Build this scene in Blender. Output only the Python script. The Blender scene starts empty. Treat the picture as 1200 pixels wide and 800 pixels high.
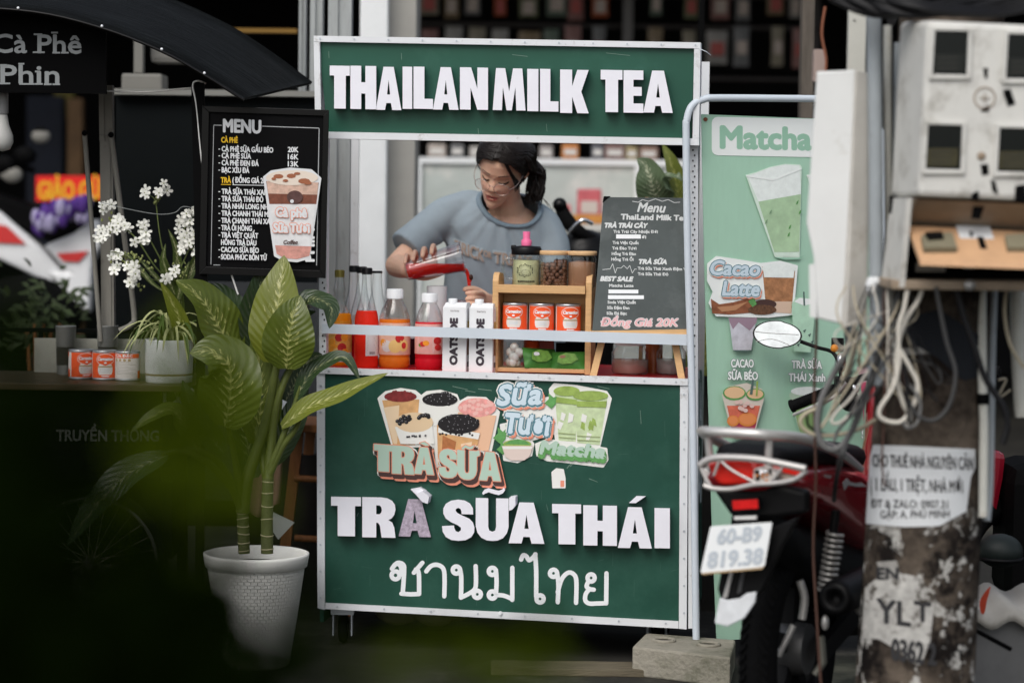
import bpy, bmesh, math, random
from mathutils import Vector, Matrix
from mathutils.bvhtree import BVHTree
R = math.radians
rnd = random.Random(7)
scene = bpy.context.scene
COL = scene.collection

# ------------------------------------------------------------------ camera
CAM_D, CAM_H, FPX = 7.1, 1.36, 2840.0          # metres to the cart, eye height, focal length in 1200-px units
PITCH, ROLL = R(3.43), R(0.75)
F = Vector((0, math.cos(PITCH), -math.sin(PITCH)))
U0 = Vector((0, math.sin(PITCH), math.cos(PITCH)))
X0 = Vector((1, 0, 0))
RT = X0 * math.cos(ROLL) + U0 * math.sin(ROLL)
UP = U0 * math.cos(ROLL) - X0 * math.sin(ROLL)
CAM = Vector((0, -CAM_D, CAM_H))
cd = bpy.data.cameras.new('camera')
cam = bpy.data.objects.new('camera', cd)
COL.objects.link(cam)
mw = Matrix((RT, UP, -F)).transposed().to_4x4()
mw.translation = CAM
cam.matrix_world = mw
cd.sensor_width = 36.0
cd.lens = 36.0 * FPX / 1200.0
cd.clip_end = 400
cd.dof.use_dof = True
cd.dof.focus_distance = 6.95
cd.dof.aperture_fstop = 2.0
scene.camera = cam

# ------------------------------------------------------------------ world and sun (bright overcast)
SUN_EL, SUN_AZ = R(47), R(202)                   # azimuth clockwise from +Y
wld = bpy.data.worlds.new('World')
scene.world = wld
wld.use_nodes = True
nt = wld.node_tree
sky = nt.nodes.new('ShaderNodeTexSky')
sky.sky_type = 'NISHITA'
sky.sun_disc = False
sky.sun_elevation = SUN_EL
sky.sun_rotation = SUN_AZ
sky.air_density = 1.0
sky.dust_density = 3.0
sky.ozone_density = 1.0
hs = nt.nodes.new('ShaderNodeHueSaturation')
hs.inputs['Saturation'].default_value = 0.45
nt.links.new(sky.outputs[0], hs.inputs['Color'])
nt.links.new(hs.outputs[0], nt.nodes['Background'].inputs[0])
nt.nodes['Background'].inputs[1].default_value = 0.13
sl = bpy.data.lights.new('sun', 'SUN')
sl.energy = 1.05
sl.angle = R(42)
sl.color = (1.0, 0.97, 0.93)
so = bpy.data.objects.new('sun', sl)
COL.objects.link(so)
sdir = Vector((math.sin(SUN_AZ) * math.cos(SUN_EL), math.cos(SUN_AZ) * math.cos(SUN_EL), math.sin(SUN_EL)))
so.rotation_euler = (-sdir).to_track_quat('-Z', 'Y').to_euler()
so.location = (-6, -14, 14)
vs = scene.view_settings
vs.view_transform = 'Standard'
vs.look = 'None'
vs.gamma = 1
vs.exposure = 0.35
vs.use_curve_mapping = False
scene.cycles.use_denoising = True
scene.cycles.max_bounces = 10
scene.cycles.transparent_max_bounces = 24

# ------------------------------------------------------------------ pixel helpers: where a measured point of the photo lies at a chosen depth
def ray(px, py):
    return F * FPX + RT * (px - 600.0) - UP * (py - 400.0)
def W(px, py, y):
    d = ray(px, py)
    return CAM + d * ((y - CAM.y) / d.y)
def WZ(px, py, z):
    d = ray(px, py)
    return CAM + d * ((z - CAM.z) / d.z)
def SC(y):
    return (y + CAM_D) / FPX
class Plane:
    def __init__(s, p, n):
        s.p, s.n = Vector(p), Vector(n).normalized()
    def __call__(s, px, py, off=0.0):
        d = ray(px, py)
        return CAM + d * (((s.p + s.n * off - CAM).dot(s.n)) / d.dot(s.n))

# ------------------------------------------------------------------ materials
MATS = {}
def mat(name, col, rough=0.5, metal=0.0, var=0.0, vscale=8.0, bump=0.0, bscale=40.0, trans=0.0, ior=1.45, spec=0.3,
        dirt=None, dscale=6.0, dlo=0.5, dhi=0.7, alpha=1.0, sss=0.0, coat=0.0, stretch=None, rvar=0.0):
    if name in MATS: return MATS[name]
    m = bpy.data.materials.new(name)
    m.use_nodes = True
    t = m.node_tree
    b = t.nodes['Principled BSDF']
    b.inputs['Base Color'].default_value = (*col, 1)
    b.inputs['Roughness'].default_value = rough
    b.inputs['Metallic'].default_value = metal
    b.inputs['Transmission Weight'].default_value = trans
    b.inputs['IOR'].default_value = ior
    b.inputs['Specular IOR Level'].default_value = spec
    b.inputs['Alpha'].default_value = alpha
    b.inputs['Coat Weight'].default_value = coat
    if sss:
        b.inputs['Subsurface Weight'].default_value = sss
        b.inputs['Subsurface Radius'].default_value = (0.01, 0.004, 0.002)
    N = t.nodes.new
    L = t.links.new
    if var or dirt or bump or rvar:
        tc = N('ShaderNodeTexCoord')
        src = tc.outputs['Object']
        if stretch:
            mp = N('ShaderNodeMapping'); mp.inputs['Scale'].default_value = stretch
            L(src, mp.inputs['Vector']); src = mp.outputs[0]
        cur = None
        if var:
            n = N('ShaderNodeTexNoise'); n.inputs['Scale'].default_value = vscale; n.inputs['Detail'].default_value = 6
            n.inputs['Roughness'].default_value = 0.65
            L(src, n.inputs['Vector'])
            mr = N('ShaderNodeMapRange'); mr.inputs['From Min'].default_value = 0.25; mr.inputs['From Max'].default_value = 0.75
            mr.inputs['To Min'].default_value = 1 - var; mr.inputs['To Max'].default_value = 1 + var
            L(n.outputs['Fac'], mr.inputs['Value'])
            mx = N('ShaderNodeMix'); mx.data_type = 'RGBA'; mx.blend_type = 'MULTIPLY'; mx.inputs['Factor'].default_value = 1
            mx.inputs['A'].default_value = (*col, 1)
            L(mr.outputs[0], mx.inputs['B'])
            cur = mx.outputs['Result']
        if dirt:
            n = N('ShaderNodeTexNoise'); n.inputs['Scale'].default_value = dscale; n.inputs['Detail'].default_value = 9
            n.inputs['Roughness'].default_value = 0.7
            L(src, n.inputs['Vector'])
            mr = N('ShaderNodeMapRange'); mr.inputs['From Min'].default_value = dlo; mr.inputs['From Max'].default_value = dhi
            L(n.outputs['Fac'], mr.inputs['Value'])
            mx = N('ShaderNodeMix'); mx.data_type = 'RGBA'
            L(mr.outputs[0], mx.inputs['Factor'])
            if cur: L(cur, mx.inputs['A'])
            else: mx.inputs['A'].default_value = (*col, 1)
            mx.inputs['B'].default_value = (*dirt, 1)
            cur = mx.outputs['Result']
        if cur: L(cur, b.inputs['Base Color'])
        if bump:
            n = N('ShaderNodeTexNoise'); n.inputs['Scale'].default_value = bscale; n.inputs['Detail'].default_value = 5
            L(src, n.inputs['Vector'])
            bp = N('ShaderNodeBump'); bp.inputs['Strength'].default_value = bump; bp.inputs['Distance'].default_value = 0.01
            L(n.outputs['Fac'], bp.inputs['Height'])
            L(bp.outputs[0], b.inputs['Normal'])
        if rvar:
            n = N('ShaderNodeTexNoise'); n.inputs['Scale'].default_value = 9; n.inputs['Detail'].default_value = 6
            L(src, n.inputs['Vector'])
            mr = N('ShaderNodeMapRange'); mr.inputs['To Min'].default_value = max(0.02, rough - rvar); mr.inputs['To Max'].default_value = min(1, rough + rvar)
            L(n.outputs['Fac'], mr.inputs['Value']); L(mr.outputs[0], b.inputs['Roughness'])
    MATS[name] = m
    return m
def glass(name, tint=(0.95, 0.97, 0.97), refl=0.10):
    if name in MATS: return MATS[name]
    m = bpy.data.materials.new(name); m.use_nodes = True
    t = m.node_tree; t.nodes.remove(t.nodes['Principled BSDF'])
    tr = t.nodes.new('ShaderNodeBsdfTransparent'); tr.inputs[0].default_value = (*tint, 1)
    gl = t.nodes.new('ShaderNodeBsdfGlossy'); gl.inputs['Roughness'].default_value = 0.06
    lw = t.nodes.new('ShaderNodeLayerWeight'); lw.inputs[0].default_value = 0.35
    mr = t.nodes.new('ShaderNodeMapRange'); mr.inputs['To Min'].default_value = refl * 0.5; mr.inputs['To Max'].default_value = min(1, refl * 6)
    mx = t.nodes.new('ShaderNodeMixShader')
    t.links.new(lw.outputs['Facing'], mr.inputs['Value']); t.links.new(mr.outputs[0], mx.inputs[0])
    t.links.new(tr.outputs[0], mx.inputs[1]); t.links.new(gl.outputs[0], mx.inputs[2])
    t.links.new(mx.outputs[0], t.nodes['Material Output'].inputs[0])
    MATS[name] = m
    return m

# ------------------------------------------------------------------ mesh builder
class MB:
    def __init__(s):
        s.v, s.f, s.m, s.sm, s.mats, s.uv = [], [], [], [], [], {}
    def mi(s, m):
        if m not in s.mats: s.mats.append(m)
        return s.mats.index(m)
    def add(s, vs, fs, m, smooth=False, uvs=None):
        b = len(s.v); k = s.mi(m)
        s.v += [tuple(v) for v in vs]
        if uvs:
            for i, u in enumerate(uvs): s.uv[b + i] = u
        for f in fs:
            s.f.append(tuple(b + i for i in f)); s.m.append(k); s.sm.append(smooth)
    def box(s, lo, hi, m, rot=None, bev=0.0):
        (x0, y0, z0), (x1, y1, z1) = lo, hi
        if bev:
            bm = bmesh.new(); bmesh.ops.create_cube(bm, size=1)
            for v in bm.verts: v.co = Vector(((x0 + x1) / 2 + v.co.x * (x1 - x0), (y0 + y1) / 2 + v.co.y * (y1 - y0), (z0 + z1) / 2 + v.co.z * (z1 - z0)))
            bmesh.ops.bevel(bm, geom=bm.edges[:], offset=bev, segments=2, affect='EDGES', profile=0.6)
            bm.verts.index_update()
            vs = [v.co.copy() for v in bm.verts]; fs = [[v.index for v in f.verts] for f in bm.faces]; bm.free()
        else:
            vs = [Vector((x, y, z)) for x in (x0, x1) for y in (y0, y1) for z in (z0, z1)]
            fs = [(0, 1, 3, 2), (4, 6, 7, 5), (0, 4, 5, 1), (2, 3, 7, 6), (0, 2, 6, 4), (1, 5, 7, 3)]
        if rot is not None: vs = [rot @ v for v in vs]
        s.add(vs, fs, m)
    def hexa(s, a, b, m):
        """solid between two polygons of equal count (front a, back b)"""
        n = len(a)
        s.add(list(a) + list(b), [tuple(range(n)), tuple(range(2 * n - 1, n - 1, -1))] + [(i, i + n, (i + 1) % n + n, (i + 1) % n) for i in range(n)], m)
    def poly(s, pl, pts, off, thick, m):
        a = [pl(x, y, off) for x, y in pts]
        if thick: s.hexa(a, [p - pl.n * thick for p in a], m)
        else: s.add(a, [tuple(range(len(a)))], m)
    def rect(s, pl, x0, y0, x1, y1, off, thick, m):
        s.poly(pl, [(x0, y0), (x1, y0), (x1, y1), (x0, y1)], off, thick, m)
    def tube(s, pts, r, m, seg=8, smooth=True, caps=True, sub=0, flat=1.0):
        pts = [Vector(p) for p in pts]
        rs = list(r) if isinstance(r, (list, tuple)) else [r] * len(pts)
        if sub and len(pts) > 2: pts, rs = spline(pts, rs, sub)
        n = len(pts); vs, fs = [], []
        prev = None
        for i, p in enumerate(pts):
            t = (pts[min(i + 1, n - 1)] - pts[max(i - 1, 0)]).normalized()
            if prev is None:
                a = Vector((0, 0, 1)) if abs(t.z) < 0.9 else Vector((1, 0, 0))
                x = t.cross(a).normalized()
            else:
                x = (prev - t * prev.dot(t)).normalized()
            prev = x
            y = t.cross(x)
            for k in range(seg):
                c = 2 * math.pi * k / seg
                vs.append(p + x * (rs[i] * math.cos(c)) + y * (rs[i] * math.sin(c) * flat))
        for i in range(n - 1):
            for k in range(seg):
                k2 = (k + 1) % seg
                fs.append((i * seg + k, i * seg + k2, (i + 1) * seg + k2, (i + 1) * seg + k))
        s.add(vs, fs, m, smooth)
        if caps:
            s.add(vs[:seg], [tuple(range(seg))[::-1]], m); s.add(vs[-seg:], [tuple(range(seg))], m)
    def lathe(s, prof, o, m, seg=24, smooth=True, axis=None, sx=1.0, sy=1.0, cap0=True, cap1=True, uv=False):
        """prof: (r, z) up the axis"""
        o = Vector(o); q = Vector((0, 0, 1)).rotation_difference(Vector(axis)) if axis is not None else None
        vs, fs, uvs = [], [], []
        cnt = seg + 1 if uv else seg
        for j, (r, z) in enumerate(prof):
            for k in range(cnt):
                c = 2 * math.pi * k / seg
                p = Vector((r * math.cos(c) * sx, r * math.sin(c) * sy, z))
                if q: p = q @ p
                vs.append(o + p); uvs.append((k / seg, z))
        for j in range(len(prof) - 1):
            for k in range(seg):
                k2 = k + 1 if uv else (k + 1) % seg
                fs.append((j * cnt + k, j * cnt + k2, (j + 1) * cnt + k2, (j + 1) * cnt + k))
        s.add(vs, fs, m, smooth, uvs if uv else None)
        if cap0 and prof[0][0] > 1e-6: s.add(vs[:seg], [tuple(range(seg))[::-1]], m)
        if cap1 and prof[-1][0] > 1e-6: s.add(vs[(len(prof) - 1) * cnt:(len(prof) - 1) * cnt + seg], [tuple(range(seg))], m)
    def torus(s, o, R0, r, m, axis=(0, 0, 1), seg=32, sub=10, sq=1.0, arc=None):
        q = Vector((0, 0, 1)).rotation_difference(Vector(axis)); o = Vector(o)
        vs, fs = [], []
        for i in range(seg):
            a = 2 * math.pi * i / seg
            for k in range(sub):
                c = 2 * math.pi * k / sub
                rr = R0 + r * math.cos(c)
                vs.append(o + q @ Vector((rr * math.cos(a), rr * math.sin(a), r * sq * math.sin(c))))
        for i in range(seg):
            for k in range(sub):
                i2, k2 = (i + 1) % seg, (k + 1) % sub
                fs.append((i * sub + k, i2 * sub + k, i2 * sub + k2, i * sub + k2))
        s.add(vs, fs, m, True)
    def ball(s, o, r, m, seg=14, rings=8, sc=(1, 1, 1)):
        o = Vector(o); prof = []
        vs, fs = [], []
        for j in range(rings + 1):
            a = math.pi * j / rings
            for k in range(seg):
                c = 2 * math.pi * k / seg
                vs.append(o + Vector((r * sc[0] * math.sin(a) * math.cos(c), r * sc[1] * math.sin(a) * math.sin(c), -r * sc[2] * math.cos(a))))
        for j in range(rings):
            for k in range(seg):
                k2 = (k + 1) % seg
                fs.append((j * seg + k, j * seg + k2, (j + 1) * seg + k2, (j + 1) * seg + k))
        s.add(vs, fs, m, True)
    def build(s, name, parent=None, world=True, kind=None, bevel=0.0):
        """world coordinates in; a child is stored relative to its parent, a thing relative to its base"""
        me = bpy.data.meshes.new(name)
        o = bpy.data.objects.new(name, me)
        if parent is not None:
            off = abs_loc(parent) if world else Vector((0, 0, 0))
        elif world and s.v:
            xs, ys, zs = zip(*s.v)
            off = Vector(((min(xs) + max(xs)) / 2, (min(ys) + max(ys)) / 2, min(zs)))
        else: off = Vector((0, 0, 0))
        me.from_pydata([Vector(v) - off for v in s.v], [], s.f)
        for m in s.mats: me.materials.append(m)
        me.polygons.foreach_set('material_index', s.m)
        me.polygons.foreach_set('use_smooth', s.sm)
        if s.uv:
            ul = me.uv_layers.new(name='UVMap')
            for lp in me.loops: ul.data[lp.index].uv = s.uv.get(lp.vertex_index, (0, 0))
        me.update()
        COL.objects.link(o)
        if parent is not None: o.parent = parent
        else: o.location = off
        if kind: o['kind'] = kind
        if bevel:
            b = o.modifiers.new('bevel', 'BEVEL'); b.width = bevel; b.segments = 2; b.limit_method = 'ANGLE'; b.angle_limit = R(40)
        return o
def abs_loc(o):
    v = Vector(o.location)
    while o.parent is not None:
        o = o.parent; v = v + Vector(o.location)
    return v
def spline(pts, rs, sub):
    out, ro = [], []
    n = len(pts)
    for i in range(n - 1):
        p0, p1, p2, p3 = pts[max(i - 1, 0)], pts[i], pts[i + 1], pts[min(i + 2, n - 1)]
        for k in range(sub):
            t = k / sub
            out.append(0.5 * ((2 * p1) + (p2 - p0) * t + (2 * p0 - 5 * p1 + 4 * p2 - p3) * t * t + (3 * p1 - p0 - 3 * p2 + p3) * t ** 3))
            ro.append(rs[i] + (rs[i + 1] - rs[i]) * t)
    out.append(pts[-1]); ro.append(rs[-1])
    return out, ro
def tag(o, label, cat, group=None):
    o['label'] = label; o['category'] = cat
    if group: o['group'] = group
    return o
def thing(name, label, cat, loc, rotz=0.0, group=None):
    o = bpy.data.objects.new(name, None)
    o.empty_display_size = 0.1
    COL.objects.link(o)
    o.location = loc; o.rotation_euler = (0, 0, rotz)
    return tag(o, label, cat, group)
def copy_tree(o, parent=None):
    c = o.copy(); COL.objects.link(c)
    if parent is not None: c.parent = parent
    for ch in [x for x in o.children]: copy_tree(ch, c)
    return c

# ------------------------------------------------------------------ lettering
def font_mesh(s, shear=0.0):
    c = bpy.data.curves.new('lettering', 'FONT'); c.body = s; c.shear = shear; c.resolution_u = 3
    o = bpy.data.objects.new('lettering', c)
    me = o.to_mesh()
    vs = [v.co.copy() for v in me.vertices]; fs = [tuple(p.vertices) for p in me.polygons]
    o.to_mesh_clear(); bpy.data.objects.remove(o); bpy.data.curves.remove(c)
    return vs, fs
_h, _ = font_mesh('H')
CAP = max(v.y for v in _h)
def text_px(mb, pl, s, x0, yb0, x1, yb1, h, m, off, bold=0.0, shear=0.0, dx=0.0, dy=0.0, n=8, wob=0.0):
    """flat lettering on a plane: from x0 to x1 along a baseline, capital height h, all in photo pixels; bold thickens the strokes"""
    vs, fs = font_mesh(s, shear)
    if not vs: return
    a = min(v.x for v in vs); b = max(v.x for v in vs)
    shifts = [(0, 0)] + ([(bold * math.cos(2 * math.pi * k / n), bold * math.sin(2 * math.pi * k / n)) for k in range(n)] if bold else [])
    for k, (sx, sy) in enumerate(shifts):
        out = []
        for v in vs:
            t = (v.x - a) / (b - a)
            out.append(pl(x0 + t * (x1 - x0) + sx + dx, yb0 + t * (yb1 - yb0) - v.y / CAP * h + sy + dy, off + k * 3e-5))
        mb.add(out, fs, m)
GLY = {
 'T': [[(0, 1), (1, 1), (1, .77), (.8, .77), (.8, 0), (.22, 0), (.22, .77), (0, .77)]],
 'H': [[(0, 0), (0, 1), (.42, 1), (.42, .62), (.58, .62), (.58, 1), (1, 1), (1, 0), (.58, 0), (.58, .36), (.42, .36), (.42, 0)]],
 'A': [[(0, 0), (.3, 1), (.7, 1), (1, 0), (.64, 0), (.59, .16), (.41, .16), (.36, 0)], [(.44, .36), (.56, .36), (.5, .7)]],
 'I': [[(0, 0), (0, 1), (1, 1), (1, 0)]],
 'L': [[(0, 0), (0, 1), (.56, 1), (.56, .24), (1, .24), (1, 0)]],
 'N': [[(0, 0), (0, 1), (.4, 1), (.62, .5), (.62, 1), (1, 1), (1, 0), (.62, 0), (.38, .52), (.38, 0)]],
 'M': [[(0, 0), (.1, 1), (.38, 1), (.5, .45), (.62, 1), (.9, 1), (1, 0), (.72, 0), (.69, .55), (.58, 0), (.42, 0), (.31, .55), (.28, 0)]],
 'K': [[(0, 0), (0, 1), (.42, 1), (.42, .62), (.6, 1), (1, 1), (.74, .5), (1, 0), (.6, 0), (.42, .38), (.42, 0)]],
 'E': [[(0, 0), (0, 1), (1, 1), (1, .78), (.5, .78), (.5, .61), (.92, .61), (.92, .4), (.5, .4), (.5, .22), (1, .22), (1, 0)]],
 'R': [[(0, 0), (0, 1), (.58, 1), (.76, .98), (.9, .92), (.98, .82), (1, .7), (.96, .57), (.88, .48), (.78, .44), (.9, .38), (.96, .26), (1, 0), (.58, 0), (.53, .3), (.48, .36), (.42, .37), (.42, 0)],
       [(.42, .8), (.42, .58), (.52, .58), (.57, .62), (.59, .69), (.57, .76), (.52, .8)]],
 'U': [[(0, 1), (.38, 1), (.38, .32), (.41, .23), (.5, .2), (.59, .23), (.62, .32), (.62, 1), (1, 1), (1, .32), (.95, .17), (.83, .05), (.66, -.01), (.5, -.02), (.34, -.01), (.17, .05), (.05, .17), (0, .32)]],
 'S': [[(.96, .66), (.95, .82), (.86, .94), (.7, 1.01), (.5, 1.03), (.28, 1.0), (.12, .92), (.04, .8), (.04, .66), (.12, .54), (.28, .45), (.48, .38), (.58, .32), (.58, .25), (.5, .2), (.42, .23), (.38, .3), (.37, .37), (0, .35), (.02, .2), (.12, .07), (.28, 0), (.5, -.02), (.72, 0), (.9, .08), (.99, .2), (1, .34), (.95, .46), (.84, .55), (.62, .63), (.47, .69), (.42, .74), (.43, .79), (.5, .82), (.57, .79), (.6, .72), (.6, .66)]],
}
def fill_mesh(polys):
    """triangulated face(s) of an outline with holes"""
    c = bpy.data.curves.new('outline', 'CURVE'); c.dimensions = '2D'; c.fill_mode = 'BOTH'
    for p in polys:
        sp = c.splines.new('POLY'); sp.points.add(len(p) - 1); sp.use_cyclic_u = True
        for q, (x, y) in zip(sp.points, p): q.co = (x, y, 0, 1)
    o = bpy.data.objects.new('outline', c)
    me = o.to_mesh()
    vs = [v.co.copy() for v in me.vertices]; fs = [tuple(p.vertices) for p in me.polygons]
    o.to_mesh_clear(); bpy.data.objects.remove(o); bpy.data.curves.remove(c)
    return vs, fs
def glyph_px(mb, pl, polys, x0, yt0, x1, yt1, h, off, thick, m, mside=None, dx=0, dy=0, lean=0.0):
    """a block letter: unit outline stretched from (x0, yt0) to (x1, yt1) along its top, height h"""
    def P(x, y, o): return pl(x0 + x * (x1 - x0) + (y - .5) * lean + dx, yt0 + x * (yt1 - yt0) + (1 - y) * h + dy, o)
    vs, fs = fill_mesh(polys)
    mb.add([P(v.x, v.y, off) for v in vs], fs, m)
    if thick:
        for p in polys:
            n = len(p)
            mb.add([P(x, y, off) for x, y in p] + [P(x, y, off - thick) for x, y in p], [(i, (i + 1) % n, (i + 1) % n + n, i + n) for i in range(n)], mside or m)
def ell(cx, cy, rx, ry, n=18, a0=0.0, a1=360.0):
    return [(cx + rx * math.cos(R(a0 + (a1 - a0) * k / (n if a1 - a0 >= 360 else n - 1))), cy + ry * math.sin(R(a0 + (a1 - a0) * k / (n if a1 - a0 >= 360 else n - 1)))) for k in range(n)]
class Art:
    """printed picture or lettering laid on a plane, each colour a thin film over the one before"""
    def __init__(s, pl, off, step=4e-4):
        s.pl, s.off, s.step, s.mb = pl, off, step, MB()
    def up(s): s.off += s.step
    def poly(s, pts, m): s.up(); s.mb.poly(s.pl, pts, s.off, 0, m)
    def ell(s, cx, cy, rx, ry, m, n=18): s.poly(ell(cx, cy, rx, ry, n), m)
    def fatpoly(s, pts, m, g):
        """outline grown by g pixels away from its centre of gravity and rounded by shifted copies"""
        s.up()
        for k in range(8):
            s.mb.poly(s.pl, [(x + g * math.cos(k * math.pi / 4), y + g * math.sin(k * math.pi / 4)) for x, y in pts], s.off + k * 3e-5, 0, m)
    def text(s, t, x0, yb0, x1, yb1, h, m, **k): s.up(); text_px(s.mb, s.pl, t, x0, yb0, x1, yb1, h, m, s.off, **k)
    def build(s, name, parent): return s.mb.build(name, parent)
# ------------------------------------------------------------------ shared materials
m_white = mat('white foam', (.80, .80, .86), .6, var=.03, vscale=30)
m_foam_shade = mat('foam edge shade', (.62, .58, .70), .8, var=.05)  # shade on the letter sides put into a darker lilac
m_alu = mat('white painted aluminium', (.70, .72, .74), .45, var=.06, dirt=(.33, .31, .28), dscale=22, dlo=.58, dhi=.78)
m_steel = mat('galvanised steel', (.50, .54, .58), .4, .5, var=.1)
m_tube = mat('pale blue painted steel tube', (.58, .64, .70), .35, var=.05)
m_green = mat('deep green panel vinyl', (.013, .064, .044), .42, var=.16, vscale=4, dirt=(.032, .105, .075), dscale=3.5, dlo=.48, dhi=.80, rvar=.15, bump=.10, bscale=5)
m_black = mat('matt black', (.0018, .0018, .002), .7, spec=.08)
m_blackgloss = mat('glossy black', (.002, .002, .0022), .3, spec=.25)
m_red = mat('red counter vinyl', (.55, .012, .02), .3)
m_wood = mat('pale bamboo wood', (.62, .38, .18), .5, var=.14, vscale=14, stretch=(1, 1, 9), bump=.1)
m_wood2 = mat('warm brown wood', (.27, .11, .04), .5, var=.25, vscale=12, stretch=(6, 6, 1))
m_rubber = mat('black rubber', (.0035, .0035, .0038), .8, spec=.12, var=.2, bump=.3, bscale=90)
m_chrome = mat('chrome', (.75, .76, .78), .15, 1.0)
m_clear = glass('clear plastic')
m_print_white = mat('white print', (.82, .84, .86), .6)
m_yellow = mat('yellow print', (.80, .52, .03), .6)
m_gold = mat('mustard print', (.55, .33, .03), .6)

# ------------------------------------------------------------------ ground
g = MB()
g.add([(-60, -12, 0), (60, -12, 0), (60, 60, 0), (-60, 60, 0)], [(0, 1, 2, 3)],
      mat('worn dark pavement', (.022, .021, .018), .8, var=.45, vscale=2.2, bump=.5, bscale=14, dirt=(.10, .095, .075), dscale=1.6, dlo=.55, dhi=.72))
o = g.build('pavement', world=False, kind='structure')

# ------------------------------------------------------------------ shop building behind
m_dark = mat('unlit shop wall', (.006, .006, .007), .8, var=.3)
m_ceil = mat('added shade slab', (.03, .03, .03), .9)
shop = thing('shop_building', 'dark open fronted shop building with pale columns behind the tea cart', 'building', (0, 9, 0))
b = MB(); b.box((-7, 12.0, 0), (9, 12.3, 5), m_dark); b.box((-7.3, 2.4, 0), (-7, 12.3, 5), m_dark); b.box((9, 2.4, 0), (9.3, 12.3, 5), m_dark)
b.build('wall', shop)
b = MB(); b.box((-7.3, 5.9, 3.0), (9.3, 12.3, 3.25), m_ceil); b.build('shade_ceiling', shop)  # added overhead out of view, to darken the shop interior
m_pillar = mat('pale painted column', (.82, .84, .84), .6, var=.06)
m_taupe = mat('taupe plaster', (.36, .35, .32), .7, var=.08)
Y = 2.6
b = MB(); p0, p1 = W(422, 0, Y), W(455, 0, Y)
b.box((p0.x, Y, 0), (p1.x, Y + .10, 3.0), m_pillar, bev=.008); b.build('column', shop)
b = MB(); p0, p1 = W(456, 0, Y + .08), W(488, 0, Y + .08)
b.box((p0.x, Y + .08, 0), (p1.x, Y + .5, 3.0), m_taupe); b.build('column_side', shop)
# grey aluminium shutter rails left of the cart
m_rail = mat('grey aluminium rail', (.36, .38, .38), .45, .3, var=.12, dirt=(.15, .14, .13), dscale=12, dlo=.55, dhi=.8, stretch=(4, 4, .6))
def rail(px0, px1, Y, name='shutter_rail'):
    b = MB(); a, c = W(px0, 200, Y), W(px1, 200, Y); w = c.x - a.x
    b.box((a.x, Y, 0), (c.x, Y + .05, 3.0), m_rail)
    b.box((a.x + w * .3, Y - .012, 0), (a.x + w * .42, Y - .001, 3.0), m_rail)
    b.box((c.x - w * .2, Y - .012, 0), (c.x - w * .02, Y - .001, 3.0), m_rail)
    return b.build(name, shop)
rail(383, 411, 1.0)
rail(362, 377, 1.5)
rail(349, 357, 1.8)
b = MB(); a, c = W(941, 0, 1.6), W(955, 0, 1.6)
b.box((a.x, 1.6, 0), (c.x, 1.68, 3.0), mat('weathered brown post', (.10, .085, .07), .8, var=.3, stretch=(8, 8, 1))); b.build('post', shop)
b = MB(); a, c = W(820, 0, 2.2), W(826, 0, 2.2)
b.box((a.x, 2.2, 1.0), (c.x, 2.24, 2.4), m_black); b.build('post', shop)
# slate partition left of the cart, with a shelf edge along its top
m_slate = mat('dark slate partition', (.0045, .0065, .0072), .55, spec=.12, var=.12)
par = thing('partition_board', 'dark slate partition board with a pale ledge behind the flowers', 'partition', (W(240, 300, 1.3).x, 1.3, 0))
b = MB(); a, c = W(136, 112, 1.3), W(372, 330, 1.3)
b.box((a.x, 1.3, .2), (c.x, 1.34, a.z), m_slate); b.build('board', par)
b = MB(); b.box((a.x, 1.25, a.z + .002), (c.x, 1.36, a.z + .022), mat('pale ledge', (.24, .24, .22), .6)); b.build('ledge', par)
for px in (268, 329):
    pass
b = MB(); a, c = W(238, 330, 1.22), W(372, 400, 1.22)
b.box((a.x, 1.22, .3), (c.x, 1.25, a.z), mat('mid grey board', (.075, .08, .085), .5, var=.1)); b.build('grey_board', par)
# beige fan-like machine above the partition
fan = thing('wall_machine', 'beige boxy machine with an upright stem on the ledge under the awning', 'machine', W(165, 108, 1.6))
m_beige = mat('old beige plastic', (.19, .185, .165), .6, var=.08)
b = MB(); a, c = W(142, 86, 1.6), W(190, 107, 1.6); b.box((a.x, 1.6, c.z), (c.x, 1.75, a.z), m_beige, bev=.01); b.build('base', fan)
b = MB(); a, c = W(157, 30, 1.62), W(167, 86, 1.62); b.box((a.x, 1.62, c.z + .002), (c.x, 1.67, a.z), m_beige); b.build('stem', fan)
b = MB(); a, c = W(175, 22, 1.68), W(222, 84, 1.68); b.box((a.x, 1.7, c.z + .03), (c.x, 1.8, a.z), mat('dull grey panel', (.17, .165, .15), .6), bev=.02); b.build('panel', fan)
# ledge the machine stands on reaches back to it
b = MB(); a, c = W(136, 109, 1.5), W(240, 109, 1.5); b.box((a.x, 1.37, W(165, 108, 1.6).z - .02), (c.x, 1.85, W(165, 108, 1.6).z - .001), m_beige); b.build('machine_shelf', par)

# ochre strip high behind
b = MB(); a, c = W(272, 33, 2.7), W(348, 39, 2.7); b.box((a.x, 2.7, c.z), (c.x, 2.74, a.z), mat('ochre batten', (.20, .11, .02), .6)); b.build('batten', shop)

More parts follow.
